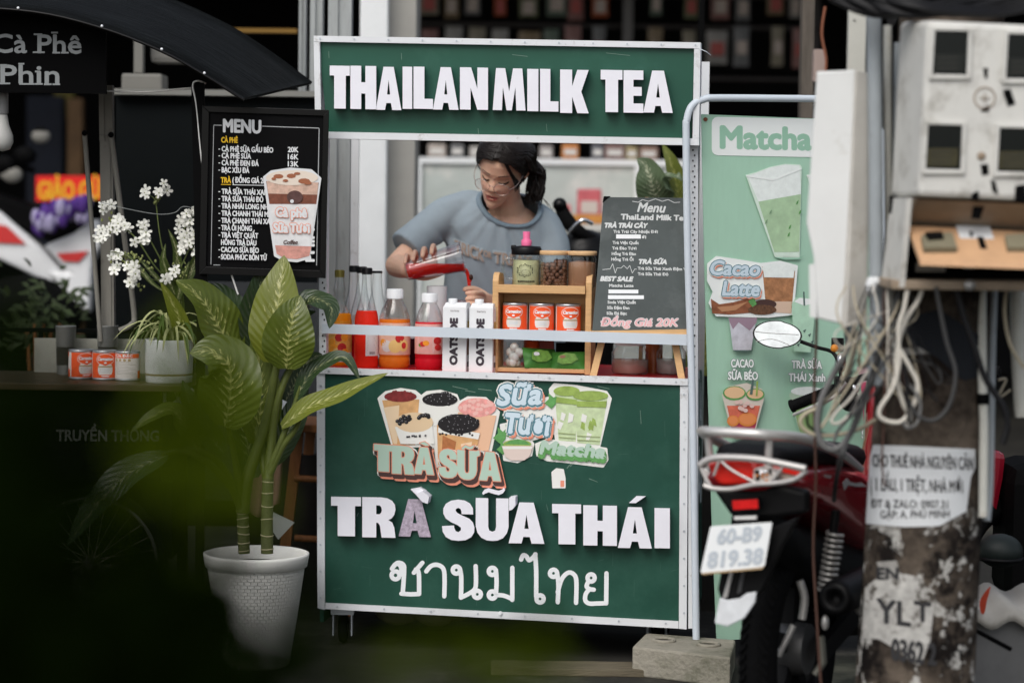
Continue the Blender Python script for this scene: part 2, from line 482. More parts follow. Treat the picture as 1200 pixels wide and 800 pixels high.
# display counter of pale glass and white frame
Y = 5.0
cab = thing('display_counter', 'long pale glass display counter with a white top rail behind the seller', 'display counter', W(640, 330, Y))
m_cabw = mat('white cabinet frame', (.72, .74, .74), .5)
m_cabg = mat('frosted cabinet glass', (.46, .50, .47), .3, var=.30, vscale=1.6, dirt=(.62, .62, .58), dscale=2.2, dlo=.5, dhi=.62)
b = MB(); a, c = W(486, 184, Y), W(812, 192, Y); b.box((a.x, Y, a.z - .03), (c.x, Y + .6, a.z), m_cabw); b.build('top_rail', cab)
b = MB(); b.box((a.x + .02, Y + .02, .75), (c.x, Y + .58, a.z - .032), m_cabg); b.build('glass_case', cab)
for px in (487, 744):
    b = MB(); q = W(px, 200, Y); b.box((q.x, Y - .005, .7), (q.x + .03, Y + .018, a.z - .032), m_cabw); b.build('post', cab)
b = MB(); b.box((a.x, Y - .02, 0), (c.x, Y + .6, .748), mat('pale counter base', (.42, .43, .41), .5, var=.2, vscale=1.5)); b.build('base', cab)
b = MB(); q0, q1 = W(650, 262, Y - .3), W(830, 262, Y - .3)
b.box((q0.x, Y - .45, q0.z - .03), (q1.x, Y - .03, q0.z), mat('pale shelf top', (.62, .60, .55), .5)); b.build('shelf', cab)
# soft pink and white goods standing in front of the glass on that shelf and things on the rail
goods = [(690, 205, 28, 40, (.50, .12, .14)), (662, 196, 14, 22, (.55, .16, .17)), (600, 178, 16, 16, (.42, .25, .13)), (560, 178, 20, 14, (.30, .28, .26)),
         (668, 176, 20, 18, (.40, .16, .05)), (640, 174, 16, 16, (.22, .20, .19)), (720, 176, 24, 18, (.16, .10, .09)), (760, 176, 22, 16, (.20, .13, .10)), (512, 177, 22, 16, (.30, .26, .23)), (536, 178, 16, 16, (.12, .12, .12)),
         (700, 178, 14, 18, (.09, .09, .10)), (740, 175, 14, 16, (.25, .20, .10))]
names = {0: ('tall pink packet lying inside the glass counter front', 'packet'), 1: ('small pink packet beside the larger pink one at the glass counter', 'packet')}
tints = ['pinkish', 'rosy', 'brown', 'grey', 'orange brown', 'dark grey', 'maroon', 'russet', 'sandy grey', 'charcoal', 'black', 'olive']
for i, (px, py, w, h, col) in enumerate(goods):
    yy = Y - .04 if i < 2 else Y + .25
    q = W(px, py + h / 2, yy); s_ = SC(yy)
    base = q.z if i < 2 else W(500, 184, Y).z + .001
    t = MB(); mm = mat('goods colour %s' % tints[i], col, .5, var=.3, vscale=30)
    hw = w * s_ / 2; hh = h * s_
    if i < 2: base = W(650, 262, Y - .3).z + .001; yy = Y - .14
    t.box((q.x - hw, yy - .03, base), (q.x + hw, yy + .05, base + hh), mm, bev=.012)
    t.box((q.x - hw * .7, yy - .034, base + hh * .3), (q.x + hw * .7, yy - .0305, base + hh * .65), mat('pale goods label', (.5, .48, .45), .5))
    o = t.build('goods_box')
    tag(o, ('%s goods box standing on the shelf before the glass counter' if i < 2 else '%s goods box standing on the rail of the glass counter') % tints[i], 'box', 'goods on the display counter')
# orange tray on the shelf
b = MB(); q = W(715, 248, Y - .28)
b.box((q.x - .22, q.y - .1, W(650, 262, Y - .3).z + .001), (q.x + .22, q.y + .1, W(650, 262, Y - .3).z + .045), mat('orange brown crate', (.50, .22, .05), .6, var=.2), rot=None, bev=.01)
tag(b.build('shallow_crate'), 'shallow orange brown crate on the shelf of the glass counter', 'crate')

# rack of hanging packets, far back
Y = 7.6
rk = thing('packet_rack', 'dark rack of rails for hanging packets deep in the shop', 'rack', (W(720, 60, Y).x, Y, 0))
m_rackbar = mat('rack bar', (.035, .03, .028), .5)
for py in (-8, 28, 88, 140):
    b = MB(); a, c = W(486, py, Y + .03), W(960, py + 6, Y + .03); b.tube([a, c], .012, m_rackbar); b.build('rail', rk)
for px in (490, 737, 958):
    b = MB(); a = W(px, -8, Y + .05); b.box((a.x - .015, Y + .04, 0), (a.x + .015, Y + .07, a.z + .3), m_rackbar); b.build('upright', rk)
b = MB(); a, c = W(731, -20, Y - .1), W(741, 60, Y - .1); b.box((a.x, Y - .1, 0), (c.x, Y - .05, 3.0), mat('grey inner post', (.12, .115, .11), .7)); b.build('upright', rk)
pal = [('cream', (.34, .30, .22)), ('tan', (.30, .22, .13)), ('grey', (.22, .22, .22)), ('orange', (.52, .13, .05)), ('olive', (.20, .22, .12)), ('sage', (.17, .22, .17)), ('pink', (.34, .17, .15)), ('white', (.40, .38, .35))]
cells = []
for (x0, x1, k) in ((493, 514, 0), (521, 540, 1), (548, 568, 2), (580, 596, 3), (608, 629, 4), (638, 659, 5), (668, 687, 6), (696, 714, 3), (762, 778, 5), (801, 818, 4), (834, 853, 6), (864, 880, 2), (898, 914, 1), (926, 940, 7)):
    cells.append((x0, x1, -9, 23, k, 'top'))
for (x0, x1, k) in ((497, 514, 6), (520, 538, 7), (549, 566, 0), (577, 598, 7), (607, 630, 1), (638, 658, 5), (664, 685, 6), (697, 712, 2), (762, 778, 1), (798, 814, 0), (829, 850, 7), (862, 881, 2), (904, 920, 0), (930, 944, 6)):
    cells.append((x0, x1, 33, 80, k, 'second'))
m_lbl = mat('packet label', (.36, .30, .26), .5, var=.4, vscale=60)
m_lbl2 = mat('packet red label', (.30, .06, .05), .5)
for i, (x0, x1, y0, y1, k, row) in enumerate(cells):
    jx, jy = rnd.uniform(-3, 3), rnd.uniform(-4, 4); a, c = W(x0 + jx, y0 + jy, Y), W(x1 + jx + rnd.uniform(-3, 3), y1 + rnd.uniform(-6, 3), Y)
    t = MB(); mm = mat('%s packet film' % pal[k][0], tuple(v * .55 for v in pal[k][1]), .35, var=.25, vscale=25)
    n = 5; vs = []; fs = []
    for side in (0, 1):
        for j in range(n + 1):
            for q in range(n + 1):
                u, v = q / n, j / n
                bulge = .025 * math.sin(math.pi * u) * math.sin(math.pi * v)
                vs.append((a.x + (c.x - a.x) * u, Y - bulge if side == 0 else Y + .004 + bulge * .5, a.z + (c.z - a.z) * v))
    for side in (0, 1):
        for j in range(n):
            for q in range(n):
                b0 = side * (n + 1) ** 2 + j * (n + 1) + q
                fs.append((b0, b0 + 1, b0 + n + 2, b0 + n + 1))
    t.add(vs, fs, mm, True)
    zc = (a.z + c.z) / 2; xc = (a.x + c.x) / 2; hw = (c.x - a.x) * .32
    t.box((xc - hw, Y - .034, zc - .05), (xc + hw, Y - .028, zc + .03), m_lbl if i % 3 else m_lbl2)
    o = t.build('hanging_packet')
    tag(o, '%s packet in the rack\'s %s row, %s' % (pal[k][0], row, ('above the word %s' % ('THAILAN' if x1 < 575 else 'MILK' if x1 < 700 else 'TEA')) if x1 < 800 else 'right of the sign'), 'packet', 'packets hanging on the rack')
# second row of packets seen under the sign is covered by the goods on the rail
# ------------------------------------------------------------------ the tea cart
YAW = R(8.5)
CN = Vector((-math.sin(YAW), -math.cos(YAW), 0)); CU = Vector((math.cos(YAW), -math.sin(YAW), 0)); CW = -CN
P0 = W(590, 437, 0)
CP = Plane(P0, CN)                                # front plane of the cart
def back(p, d): return Vector(p) + CW * d
cart = thing('drink_cart', 'green and white milk tea cart with big foam lettering', 'drinks cart', (P0.x, P0.y + .3, 0))
b = MB(); b.poly(CP, [(379, 438), (799, 449), (798, 729), (379, 707)], 0, .015, m_green); fp = b.build('front_panel', cart)
b = MB()
b.poly(CP, [(371, 432), (380.5, 432), (380.5, 714), (372, 712)], .006, .03, m_alu)
b.poly(CP, [(797, 446), (806.5, 446), (804.5, 737), (795.5, 736)], .006, .03, m_alu)
b.poly(CP, [(381, 706), (795, 727.5), (795, 736), (381, 713)], .005, .03, m_alu)
for k in range(9):
    for (x, y) in ((375.5, 452 + k * 31), (801.5, 462 + k * 32)):
        b.poly(CP, ell(x, y, 1.3, 1.3, 8), .0085, .002, m_steel)
for k in range(8):
    b.poly(CP, ell(395 + k * 55, 710.5 + k * 55 * .0507, 1.2, 1.2, 8), .0075, .002, m_steel)
b.poly(CP, ell(586, 718, 2.2, 2.2, 10), .012, .006, m_print_white)
b.build('panel_frame', cart)
b = MB(); b.poly(CP, [(372, 430.5), (806, 444), (806, 451.5), (372, 437.5)], .012, .02, m_alu)
for k in range(12): b.poly(CP, ell(385 + k * 37, 434.4 + k * 37 * .0318, 1.1, 1.1, 8), .0145, .002, m_steel)
b.build('counter_edge', cart)
# counter top
a0, a1 = CP(372, 431, -.01), CP(806, 445, -.01)
def counter(px, Y=None, w=None):
    """a point on the counter top under photo column px at depth w behind the front edge"""
    q = CP(px, 437, -w)
    t = (q - a0).dot(CU) / (a1 - a0).dot(CU)
    return Vector((q.x, q.y, a0.z + t * (a1.z - a0.z)))
b = MB(); b.hexa([a0, a1, back(a1, .52), back(a0, .52)], [p - Vector((0, 0, .03)) for p in (a0, a1, back(a1, .52), back(a0, .52))], m_red); b.build('counter_top', cart)
# sign board
m_sign = mat('sign green vinyl', (.016, .080, .052), .42, var=.10, vscale=4, dirt=(.035, .12, .085), dscale=3, dlo=.55, dhi=.85)
b = MB(); b.poly(CP, [(373, 49), (814, 56), (810, 163), (384, 157)], .03, .02, m_sign); sb = b.build('sign_board', cart)
b = MB()
b.poly(CP, [(367.5, 42), (821, 50), (821, 57), (367.5, 49)], .045, .05, m_alu)
b.poly(CP, [(367.5, 49.2), (374.5, 49.4), (376.5, 155), (369.5, 155)], .044, .05, m_alu)
b.poly(CP, [(813.5, 57), (821, 57.2), (819, 162), (811.5, 162)], .044, .05, m_alu)
b.poly(CP, [(385, 154.5), (819, 162.3), (819, 170.5), (385, 162.5)], .045, .05, m_alu)
for k in range(12): b.poly(CP, ell(375 + k * 40, 45.4 + k * 40 * .0176, 1.2, 1.2, 8), .0475, .002, m_steel)
b.tube([CP(819, 57, .05), CP(828, 61, .06), CP(833, 65, .05)], .0012, m_steel)
b.build('sign_frame', cart)
# posts
m_holes = mat('dark punched hole', (.02, .02, .02), .8)
b = MB(); b.poly(CP, [(806.5, 170.5), (818, 170.7), (817.5, 736), (806.5, 736)], -.002, .03, m_alu)
for k in range(44): b.poly(CP, ell(812 + (k % 2) * 2.0, 176 + k * 6.2, .9, 1.3, 8), -.0005, .001, m_holes)
b.build('post', cart)
b = MB(); b.poly(CP, [(374, 157), (384, 157), (382, 431), (374, 431)], -.002, .03, m_alu)
for k in range(40): b.poly(CP, ell(378 + (k % 2) * 2.0, 170 + k * 6.2, .9, 1.3, 8), -.0005, .001, m_holes)
b.build('post', cart)
for px in (372, 806):
    q = back(CP(px, 437, 0), .5); b = MB(); b.box((q.x - .012, q.y - .012, .05), (q.x + .012, q.y + .012, 1.78), m_alu); b.build('post', cart)
b = MB(); b.poly(CP, [(377, 379.5), (806.5, 392), (806.5, 404.5), (377, 390.5)], .012, .02, m_tube); b.build('guard_rail', cart)
# roof slab and top members


# side panels
SP = Plane(CP(808, 600, -.02), CU)
s0, s1 = CP(808, 446, -.03), CP(808, 730, -.03)
def side(px, mname):
    s0, s1 = CP(px, 446, -.035), CP(px, 728, -.035)
    b = MB(); q = [s0, back(s0, .46), back(s1, .46), s1]
    b.hexa([p + CU * .006 for p in q], [p - CU * .006 for p in q], m_green); return b.build('side_panel', cart), q
_, q = side(377, 0); sp, q = side(807, 1)
b = MB()
class SidePl:
    n = CU
    def __call__(s, px, py, off=0.0):            # px 0..1 along the side, py 0..1 downwards
        p = q[0].lerp(q[1], px).lerp(q[3].lerp(q[2], px), py)
        return p + CU * (.0065 + off)
sl_ = SidePl()
text_px(b, sl_, 'TRÀ SỮA', .06, .26, .94, .26, .20, m_print_white, .0005, bold=.012)
text_px(b, sl_, 'THÁI', .1, .56, .9, .56, .18, m_print_white, .0005, bold=.012)
b.build('lettering', sp)
# back panel, bottom shelf
s0, s1 = CP(376, 446, -.5), CP(806, 446, -.5)
b = MB(); b.hexa([s0, s1, Vector((s1.x, s1.y, .15)), Vector((s0.x, s0.y, .15))], [p + CW * .01 for p in (s0, s1, Vector((s1.x, s1.y, .15)), Vector((s0.x, s0.y, .15)))], m_green); b.build('back_panel', cart)
# castors
for px, w, nm in ((402, .10, 0), (770, .20, 0), (402, .45, 0), (780, .45, 0)):
    q_ = CP(px, 700, -w); b = MB()
    b.box((q_.x - .035, q_.y - .03, .095), (q_.x + .035, q_.y + .03, .13), m_steel)
    b.box((q_.x - .03, q_.y - .024, .03), (q_.x - .026, q_.y + .03, .095), m_steel); b.box((q_.x + .026, q_.y - .024, .03), (q_.x + .03, q_.y + .03, .095), m_steel)
    b.torus((q_.x, q_.y + .02, .045), .030, .0145, m_rubber, axis=(1, 0, 0), seg=20, sub=8)
    b.lathe([(.024, -.012), (.024, .012)], (q_.x, q_.y + .02, .045), mat('grey castor hub', (.25, .25, .26), .5), axis=(1, 0, 0), seg=16)
    b.build('castor', cart)
b = MB(); a, c = CP(382, 716, -.02), CP(800, 735, -.02); b.hexa([Vector((a.x, a.y, .135)), Vector((c.x, c.y, .135)), back(Vector((c.x, c.y, .135)), .47), back(Vector((a.x, a.y, .135)), .47)],
  [Vector((a.x, a.y, .15)), Vector((c.x, c.y, .15)), back(Vector((c.x, c.y, .15)), .47), back(Vector((a.x, a.y, .15)), .47)], m_black); b.build('floor_plate', cart)

# ---- foam lettering on the sign
b = MB(); HH = 50
for ch, x0, x1, y0 in (('T', 386, 410.5, 77), ('H', 410.2, 441.5, 77.5), ('A', 440, 471, 78), ('I', 471.4, 483.6, 78.4), ('L', 484.2, 508, 78.6), ('A', 507, 538, 79), ('N', 538.6, 572.5, 79.4),
                       ('M', 577, 616.5, 80), ('I', 617.5, 631.5, 80.8), ('L', 632.5, 655, 81), ('K', 656, 690.5, 81.4), ('T', 703.5, 730, 82), ('E', 730.3, 754.5, 82.6), ('A', 753.5, 789, 83)):
    jit = rnd.uniform(-.4, .4)
    glyph_px(b, CP, GLY[ch], x0 + .4, y0 + jit, x1 - .6, y0 + jit + (x1 - x0) * .018, HH + rnd.uniform(-.8, .8), .072 + rnd.uniform(-.003, .003), .04, m_white, m_foam_shade)
b.build('lettering', sb, ).modifiers.new('bevel', 'BEVEL').width = .0012
# ---- foam lettering on the front
ACC = {'grave': [(0, 1), (.45, 1), (1, 0), (.62, 0)], 'acute': [(0, 0), (.45, 1), (1, 1), (.4, 0)],
       'tilde': [(0, .3), (.1, .75), (.28, .95), (.5, .75), (.72, .6), (.86, .75), (.95, 1), (1, .7), (.9, .25), (.72, .02), (.5, .18), (.28, .4), (.12, .2), (.04, .05)]}
b = MB(); bs = MB()
m_sil = mat('peeled foam backing', (.44, .38, .46), .55, var=.5, vscale=120)
for ch, x0, x1, y0, hh, bb in (('T', 388, 423, 581.5, 46, b), ('R', 424.5, 463.5, 582, 47, b), ('S', 518, 556, 586, 46, b), ('U', 557.5, 596, 583, 49, b), ('A', 596, 638, 588, 48, b),
                           ('T', 647, 681, 590, 47, b), ('H', 683.5, 723, 591.5, 47, b), ('A', 724, 764, 593.5, 48, b), ('I', 767, 785, 594.8, 47, b)):
    glyph_px(bb, CP, GLY[ch], x0, y0, x1, y0 + (x1 - x0) * .02, hh, .045 + rnd.uniform(-.003, .003), .045, m_white, m_foam_shade)
glyph_px(bs, CP, GLY['A'], 467, 584, 505, 585, 44, .012, .012, m_sil, m_foam_shade)
bs.poly(CP, [(481, 573), (492, 571), (499, 575), (489, 581)], .02, .02, m_white)
b.poly(CP, [(487, 579), (495, 575), (503, 582), (501, 590), (495, 588)], .045, .045, m_white)
glyph_px(b, CP, [ACC['tilde']], 565, 571, 592, 571, 9, .035, .035, m_white, m_foam_shade)
b.poly(CP, [(596.5, 583), (601, 582), (604, 582), (604, 592), (600, 597), (596.5, 598)], .043, .043, m_white)
glyph_px(b, CP, [ACC['acute']], 737, 580.5, 757, 581, 8.5, .035, .035, m_white, m_foam_shade)
b.build('lettering', fp).modifiers.new('bevel', 'BEVEL').width = .0012
bs.build('damaged_letter', fp)
b = MB()
def pen(pts, wd=5.2, sub=5, loop=False):
    """one pen stroke of the Thai lettering, given in the photo's enlarged pixels"""
    P = [Vector((370 + x / 2.609, 570 + y / 2.606, 0)) for x, y in pts]
    if sub: P, _ = spline(P, [1] * len(P), sub)
    for k, (p, q) in enumerate(zip(P, P[1:])):
        d = (q - p); d = d.normalized() if d.length > 1e-6 else Vector((1, 0, 0)); nx, ny = -d.y * wd / 2, d.x * wd / 2
        o_ = .0008 + (k % 40) * 2e-5
        b.add([CP(p.x + nx, p.y + ny, o_), CP(q.x + nx, q.y + ny, o_), CP(q.x - nx, q.y - ny, o_), CP(p.x - nx, p.y - ny, o_)], [(0, 1, 2, 3)], m_print_white)
        b.add([CP(p.x + wd / 2 * math.cos(c * .5236), p.y + wd / 2 * math.sin(c * .5236), o_ + 1e-5) for c in range(12)], [tuple(range(12))], m_print_white)
    p = P[-1]; b.add([CP(p.x + wd / 2 * math.cos(c * .5236), p.y + wd / 2 * math.sin(c * .5236), .0018) for c in range(12)], [tuple(range(12))], m_print_white)
def ring(cx, cy, r=11): return [(cx + r * math.cos(R(a)), cy + r * math.sin(R(a))) for a in range(0, 361, 30)]
pen(ring(244, 270, 12)); pen([(256, 272), (262, 252), (256, 238), (244, 236), (233, 250)]); pen([(236, 246), (250, 232), (268, 238), (270, 262), (266, 326)]); pen([(262, 326), (290, 328), (316, 327)], sub=0); pen([(316, 327), (315, 264), (306, 252)]); pen([(300, 262), (312, 248), (326, 232)])
pen([(338, 258), (352, 242), (372, 238), (390, 250), (394, 280), (393, 334)])
pen(ring(430, 254, 11)); pen([(441, 250), (445, 280), (444, 338)]); pen([(444, 338), (468, 326), (486, 312), (490, 290), (489, 242)]); pen(ring(494, 328, 11))
pen(ring(540, 258, 11)); pen([(551, 254), (553, 290), (551, 326)]); pen(ring(540, 330, 11)); pen([(551, 330), (575, 332), (600, 342)]); pen([(601, 345), (601, 247)], sub=0)
pen([(628, 222), (634, 209), (644, 212), (652, 224), (664, 216), (672, 206)]); pen([(671, 206), (674, 260), (674, 335)]); pen(ring(686, 342, 11))
pen(ring(727, 264, 11)); pen([(738, 262), (742, 300), (740, 352)]); pen([(740, 322), (752, 282), (772, 262), (790, 268), (797, 290), (796, 354)])
pen(ring(842, 278, 11)); pen([(834, 288), (828, 304), (838, 312), (850, 314)]); pen([(838, 312), (826, 326), (824, 346), (836, 356), (860, 356), (888, 355)]); pen([(888, 356), (889, 264)], sub=0)
b.build('thai_lettering', fp)
# ---- stickers on the front panel
m_cream = mat("sticker cream", (.80, .80, .76), .5)
m_tea = mat('milk tea print', (.66, .38, .17), .5, var=.2, vscale=40)
m_tea2 = mat('dark tea print', (.42, .16, .06), .5, var=.35, vscale=50)
m_pearl = mat('black pearl print', (.02, .018, .02), .4)
m_pearlhi = mat('pearl glint print', (.45, .45, .48), .4)
m_pink = mat('pink print', (.80, .35, .32), .5, var=.25, vscale=90)
m_bean = mat('red bean print', (.22, .03, .03), .5, var=.4, vscale=90)
m_coral = mat('coral print', (.78, .29, .19), .5)
m_brown = mat('dark brown print', (.075, .04, .035), .5)
m_mint = mat('pale mint print', (.45, .60, .50), .5)
m_teal = mat('dull teal print', (.09, .22, .27), .5)
m_sky = mat('pale blue print', (.62, .74, .82), .5)
m_matcha = mat('matcha print', (.30, .42, .10), .5, var=.3, vscale=50)
m_matcha2 = mat('pale matcha print', (.55, .66, .40), .5, var=.2, vscale=50)
m_leafp = mat('leaf print', (.12, .33, .10), .5, var=.3, vscale=50)
def Z(pts): return [(420 + x / 3.75, 440 + y / 3.75) for x, y in pts]
def pearls(art, cx, cy, rx, ry, n, m, r=3.2, hi=True):
    for k in range(n):
        a = rnd.uniform(0, 6.28); q = math.sqrt(rnd.random())
        x, y = cx + rx * q * math.cos(a), cy + ry * q * math.sin(a)
        art.off += 3e-5
        art.mb.poly(art.pl, Z(ell(x, y, r * 3.75 / 1.3, r * 3.75 / 1.4, 9)), art.off, 0, m)
        if hi:
            art.off += 2e-5
            art.mb.poly(art.pl, Z(ell(x - 2.5, y - 3, 2, 1.6, 6)), art.off, 0, m_pearlhi)
A = Art(CP, .001, 1.5e-4)
sil = [[(88, 100), (120, 72), (185, 58), (250, 68), (282, 95), (262, 310), (150, 310)], [(270, 95), (300, 72), (360, 66), (432, 85), (447, 125), (430, 230), (290, 230)],
       [(428, 125), (480, 95), (560, 98), (618, 160), (580, 340), (430, 340)], [(148, 195), (200, 158), (320, 160), (340, 310), (180, 310)], [(325, 190), (360, 160), (480, 180), (542, 240), (505, 400), (345, 400)]]
for p in sil: A.fatpoly(Z(p), m_cream, 1.2)
A.poly(Z([(104, 108), (268, 104), (250, 305), (152, 305)]), m_tea); A.poly(Z([(110, 140), (180, 130), (170, 300), (155, 300)]), mat('pale tea print', (.80, .62, .42), .5))
A.ell(420 + 185 / 3.75, 440 + 92 / 3.75, 72 / 3.75, 24 / 3.75, m_bean); pearls(A, 185, 88, 60, 20, 20, m_bean, 2.4, False)
A.poly(Z([(280, 130), (438, 130), (422, 220), (292, 220)]), m_cream); A.ell(420 + 358 / 3.75, 440 + 105 / 3.75, 78 / 3.75, 30 / 3.75, m_pearl); pearls(A, 358, 103, 70, 28, 30, m_pearl)
A.poly(Z([(438, 160), (606, 175), (572, 330), (440, 330)]), mat('peach print', (.80, .50, .33), .5)); A.ell(420 + 522 / 3.75, 440 + 140 / 3.75, 84 / 3.75, 42 / 3.75, m_pink); pearls(A, 522, 138, 74, 34, 24, mat('pale pink print', (.85, .50, .45), .5), 3, False)
A.poly(Z([(160, 225), (322, 200), (335, 300), (185, 300)]), m_cream); A.ell(420 + 245 / 3.75, 440 + 205 / 3.75, 84 / 3.75, 44 / 3.75, mat('cream tea print', (.74, .56, .36), .5)); pearls(A, 195, 192, 36, 26, 16, m_pearl); pearls(A, 280, 178, 36, 12, 9, m_pearl); pearls(A, 235, 262, 70, 8, 9, m_pearl, 1.7)
A.poly(Z([(345, 215), (535, 250), (505, 390), (350, 390)]), m_tea); A.poly(Z([(370, 262), (430, 290), (415, 385), (365, 385)]), m_tea2); A.poly(Z([(450, 300), (500, 290), (488, 380), (455, 385)]), mat('pale tea print', (.8, .6, .4), .5))
A.poly(Z([(352, 222), (534, 252), (527, 280), (350, 250)]), m_cream); pearls(A, 440, 255, 85, 12, 16, m_pearl, 1.8, False)
A.ell(420 + 440 / 3.75, 440 + 212 / 3.75, 92 / 3.75, 44 / 3.75, m_pearl); pearls(A, 440, 208, 86, 38, 46, m_pearl)
lets = [('T', 68, 152, 300, 118), ('R', 148, 245, 305, 124), ('A', 245, 332, 312, 118), ('S', 352, 436, 322, 122), ('U', 434, 520, 325, 126), ('A', 530, 626, 332, 126)]
def bubble(dx, dy, m, fat):
    A.up()
    for ch, x0, x1, yt, hh in lets:
        for k in range(10 if fat else 1):
            c = k * math.pi / 5
            (X0_, Y0_), (X1_, Y1_) = Z([(x0 + dx + fat * math.cos(c), yt + dy + fat * math.sin(c)), (x1 + dx + fat * math.cos(c), yt + dy + fat * math.sin(c) + 6)])
            A.off += 1e-5
            glyph_px(A.mb, CP, [GLY[ch][0]] if fat > 6 else GLY[ch], X0_, Y0_, X1_, Y1_, hh / 3.75, A.off, 0, m)
    for pts in (([(268, 296), (292, 290), (312, 306), (296, 308)]), ([(452, 318), (470, 304), (490, 312), (510, 304), (504, 320), (488, 324), (470, 316), (460, 326)]), ([(516, 332), (532, 326), (534, 350), (518, 356)])):
        for k in range(8 if fat else 1):
            c = k * math.pi / 4; A.off += 1e-5
            A.mb.poly(CP, Z([(x + dx + fat * math.cos(c), y + dy + fat * math.sin(c)) for x, y in pts]), A.off, 0, m)
bubble(8, 12, m_cream, 12); bubble(17, 26, m_coral, 7); bubble(9, 15, m_brown, 8); bubble(0, 0, m_coral, 3.5); bubble(0, 0, m_mint, 0)
A.up()
for ch, x0, x1, yt, hh in lets:   # the orange band printed across the letters
    pass
A.build('milk_tea_sticker', fp)
A = Art(CP, .001, 1.5e-4)
def T2(t, x0, yb0, x1, yb1, h, m, **k):
    (a_, b_), (c_, d_) = Z([(x0, yb0), (x1, yb1)]); A.text(t, a_, b_, c_, d_, h / 3.75, m, **k)
for p in ([(840, 60), (860, 36), (960, 45), (1090, 70), (1110, 100), (1060, 310), (870, 300)], [(640, 140), (860, 90), (880, 250), (700, 300)], [(625, 215), (700, 200), (770, 300), (760, 350), (700, 380), (640, 370)], [(780, 300), (830, 280), (1090, 320), (1095, 370), (1075, 400), (900, 378), (830, 372), (785, 350)]):
    A.fatpoly(Z(p), m_cream, 1.0)
A.poly(Z([(862, 70), (968, 85), (955, 290), (880, 285)]), m_matcha2); A.poly(Z([(948, 100), (1095, 95), (1060, 305), (962, 295)]), m_matcha2)
for k in range(9):
    x = rnd.choice((880, 900, 920, 985, 1010, 1035)) + rnd.uniform(-8, 8); y = rnd.uniform(150, 250)
    A.poly(Z([(x, y), (x + rnd.uniform(8, 22), y + 10), (x + rnd.uniform(6, 20), y + 40), (x - 6, y + rnd.uniform(25, 48))]), m_matcha if k % 2 else m_cream)
A.ell(420 + 915 / 3.75, 440 + 68 / 3.75, 58 / 3.75, 22 / 3.75, m_matcha); A.ell(420 + 1020 / 3.75, 440 + 88 / 3.75, 78 / 3.75, 22 / 3.75, m_matcha)
A.poly(Z([(866, 92), (960, 106), (958, 128), (868, 118)]), m_matcha); A.poly(Z([(958, 112), (1092, 112), (1088, 140), (960, 136)]), m_matcha)
for (x, y, w) in ((880, 250, 74), (962, 262, 100)):
    for k in range(2): A.poly(Z([(x, y + k * 18), (x + w, y + 6 + k * 18), (x + w, y + 9 + k * 18), (x, y + 4 + k * 18)]), mat('olive print', (.30, .36, .16), .5))
for cx, cy, s_ in ((845, 110, 1.0), (622, 262, 1.1), (632, 315, .9), (655, 240, .8)):
    A.poly(Z([(cx - 28 * s_, cy + 10 * s_), (cx - 8 * s_, cy - 8 * s_), (cx - 10 * s_, cy - 34 * s_), (cx + 12 * s_, cy - 14 * s_), (cx + 26 * s_, cy - 20 * s_), (cx + 22 * s_, cy + 14 * s_), (cx + 4 * s_, cy + 36 * s_)]), m_leafp)
A.ell(420 + 698 / 3.75, 440 + 300 / 3.75, 62 / 3.75, 20 / 3.75, m_matcha); A.poly(Z([(640, 300), (668, 285), (700, 278), (735, 286), (758, 304)]), m_leafp)
A.poly(Z([(630, 308), (768, 308), (752, 355), (728, 372), (670, 372), (645, 355)]), mat('pink bowl print', (.72, .60, .54), .5)); A.poly(Z([(632, 312), (766, 312), (762, 322), (636, 322)]), m_cream)
for t, x0, y0, x1, y1, h in (('Sữa', 612, 128, 800, 122, 84), ('Tươi', 650, 248, 842, 262, 82)):
    T2(t, x0 + 9, y0 + 12, x1 + 9, y1 + 12, h, m_coral, bold=3.6, shear=.18); T2(t, x0, y0, x1, y1, h, m_cream, bold=4.6, shear=.18)
    T2(t, x0 + 1, y0 + 2, x1 + 1, y1 + 2, h, m_teal, bold=3.5, shear=.18); T2(t, x0, y0, x1, y1, h, m_sky, bold=1.5, shear=.18)
T2('Matcha', 800, 346, 1082, 366, 52, m_leafp, bold=3.2, shear=.15, dy=2.0); T2('Matcha', 800, 340, 1082, 360, 52, m_mint, bold=1.6, shear=.15)
A.build('matcha_sticker', fp)
A = Art(CP, .001, 1.5e-4)
A.fatpoly([(647, 553), (652, 549), (660, 550), (662, 560), (662, 571), (648, 571)], m_cream, .8); A.fatpoly([(657, 563), (661, 563), (661, 570), (657, 570)], m_coral, .3)
A.build('small_sticker', fp)
m_scr = mat('pale scratch', (.16, .25, .20), .6); m_scr2 = mat('faint scratch', (.05, .12, .09), .6)
b = MB()
for (x, y, dx, dy) in ((530, 452, 18, 4), (545, 457, 12, 2), (560, 455, 16, 2), (664, 548, 10, -12), (668, 546, 8, -10), (690, 560, 10, 4), (700, 452, 14, 3), (420, 600, -2, 4), (640, 590, 2, 8), (750, 480, 1, 16)):
    b.poly(CP, [(x, y), (x + dx, y + dy), (x + dx + .6, y + dy + .8), (x + .5, y + 1)], .0006, 0, m_scr)
for k in range(46):
    x, y = rnd.uniform(386, 790), rnd.choice((rnd.uniform(455, 470), rnd.uniform(640, 700), rnd.uniform(455, 700))); dx, dy = rnd.choice(((rnd.uniform(-14, 14), rnd.uniform(-3, 3)), (rnd.uniform(-.6, .6), rnd.uniform(6, 24))))
    b.poly(CP, [(x, y), (x + dx, y + dy), (x + dx + .35, y + dy + .3), (x + .3, y + .3)], .0006 + k * 3e-6, 0, m_scr2)
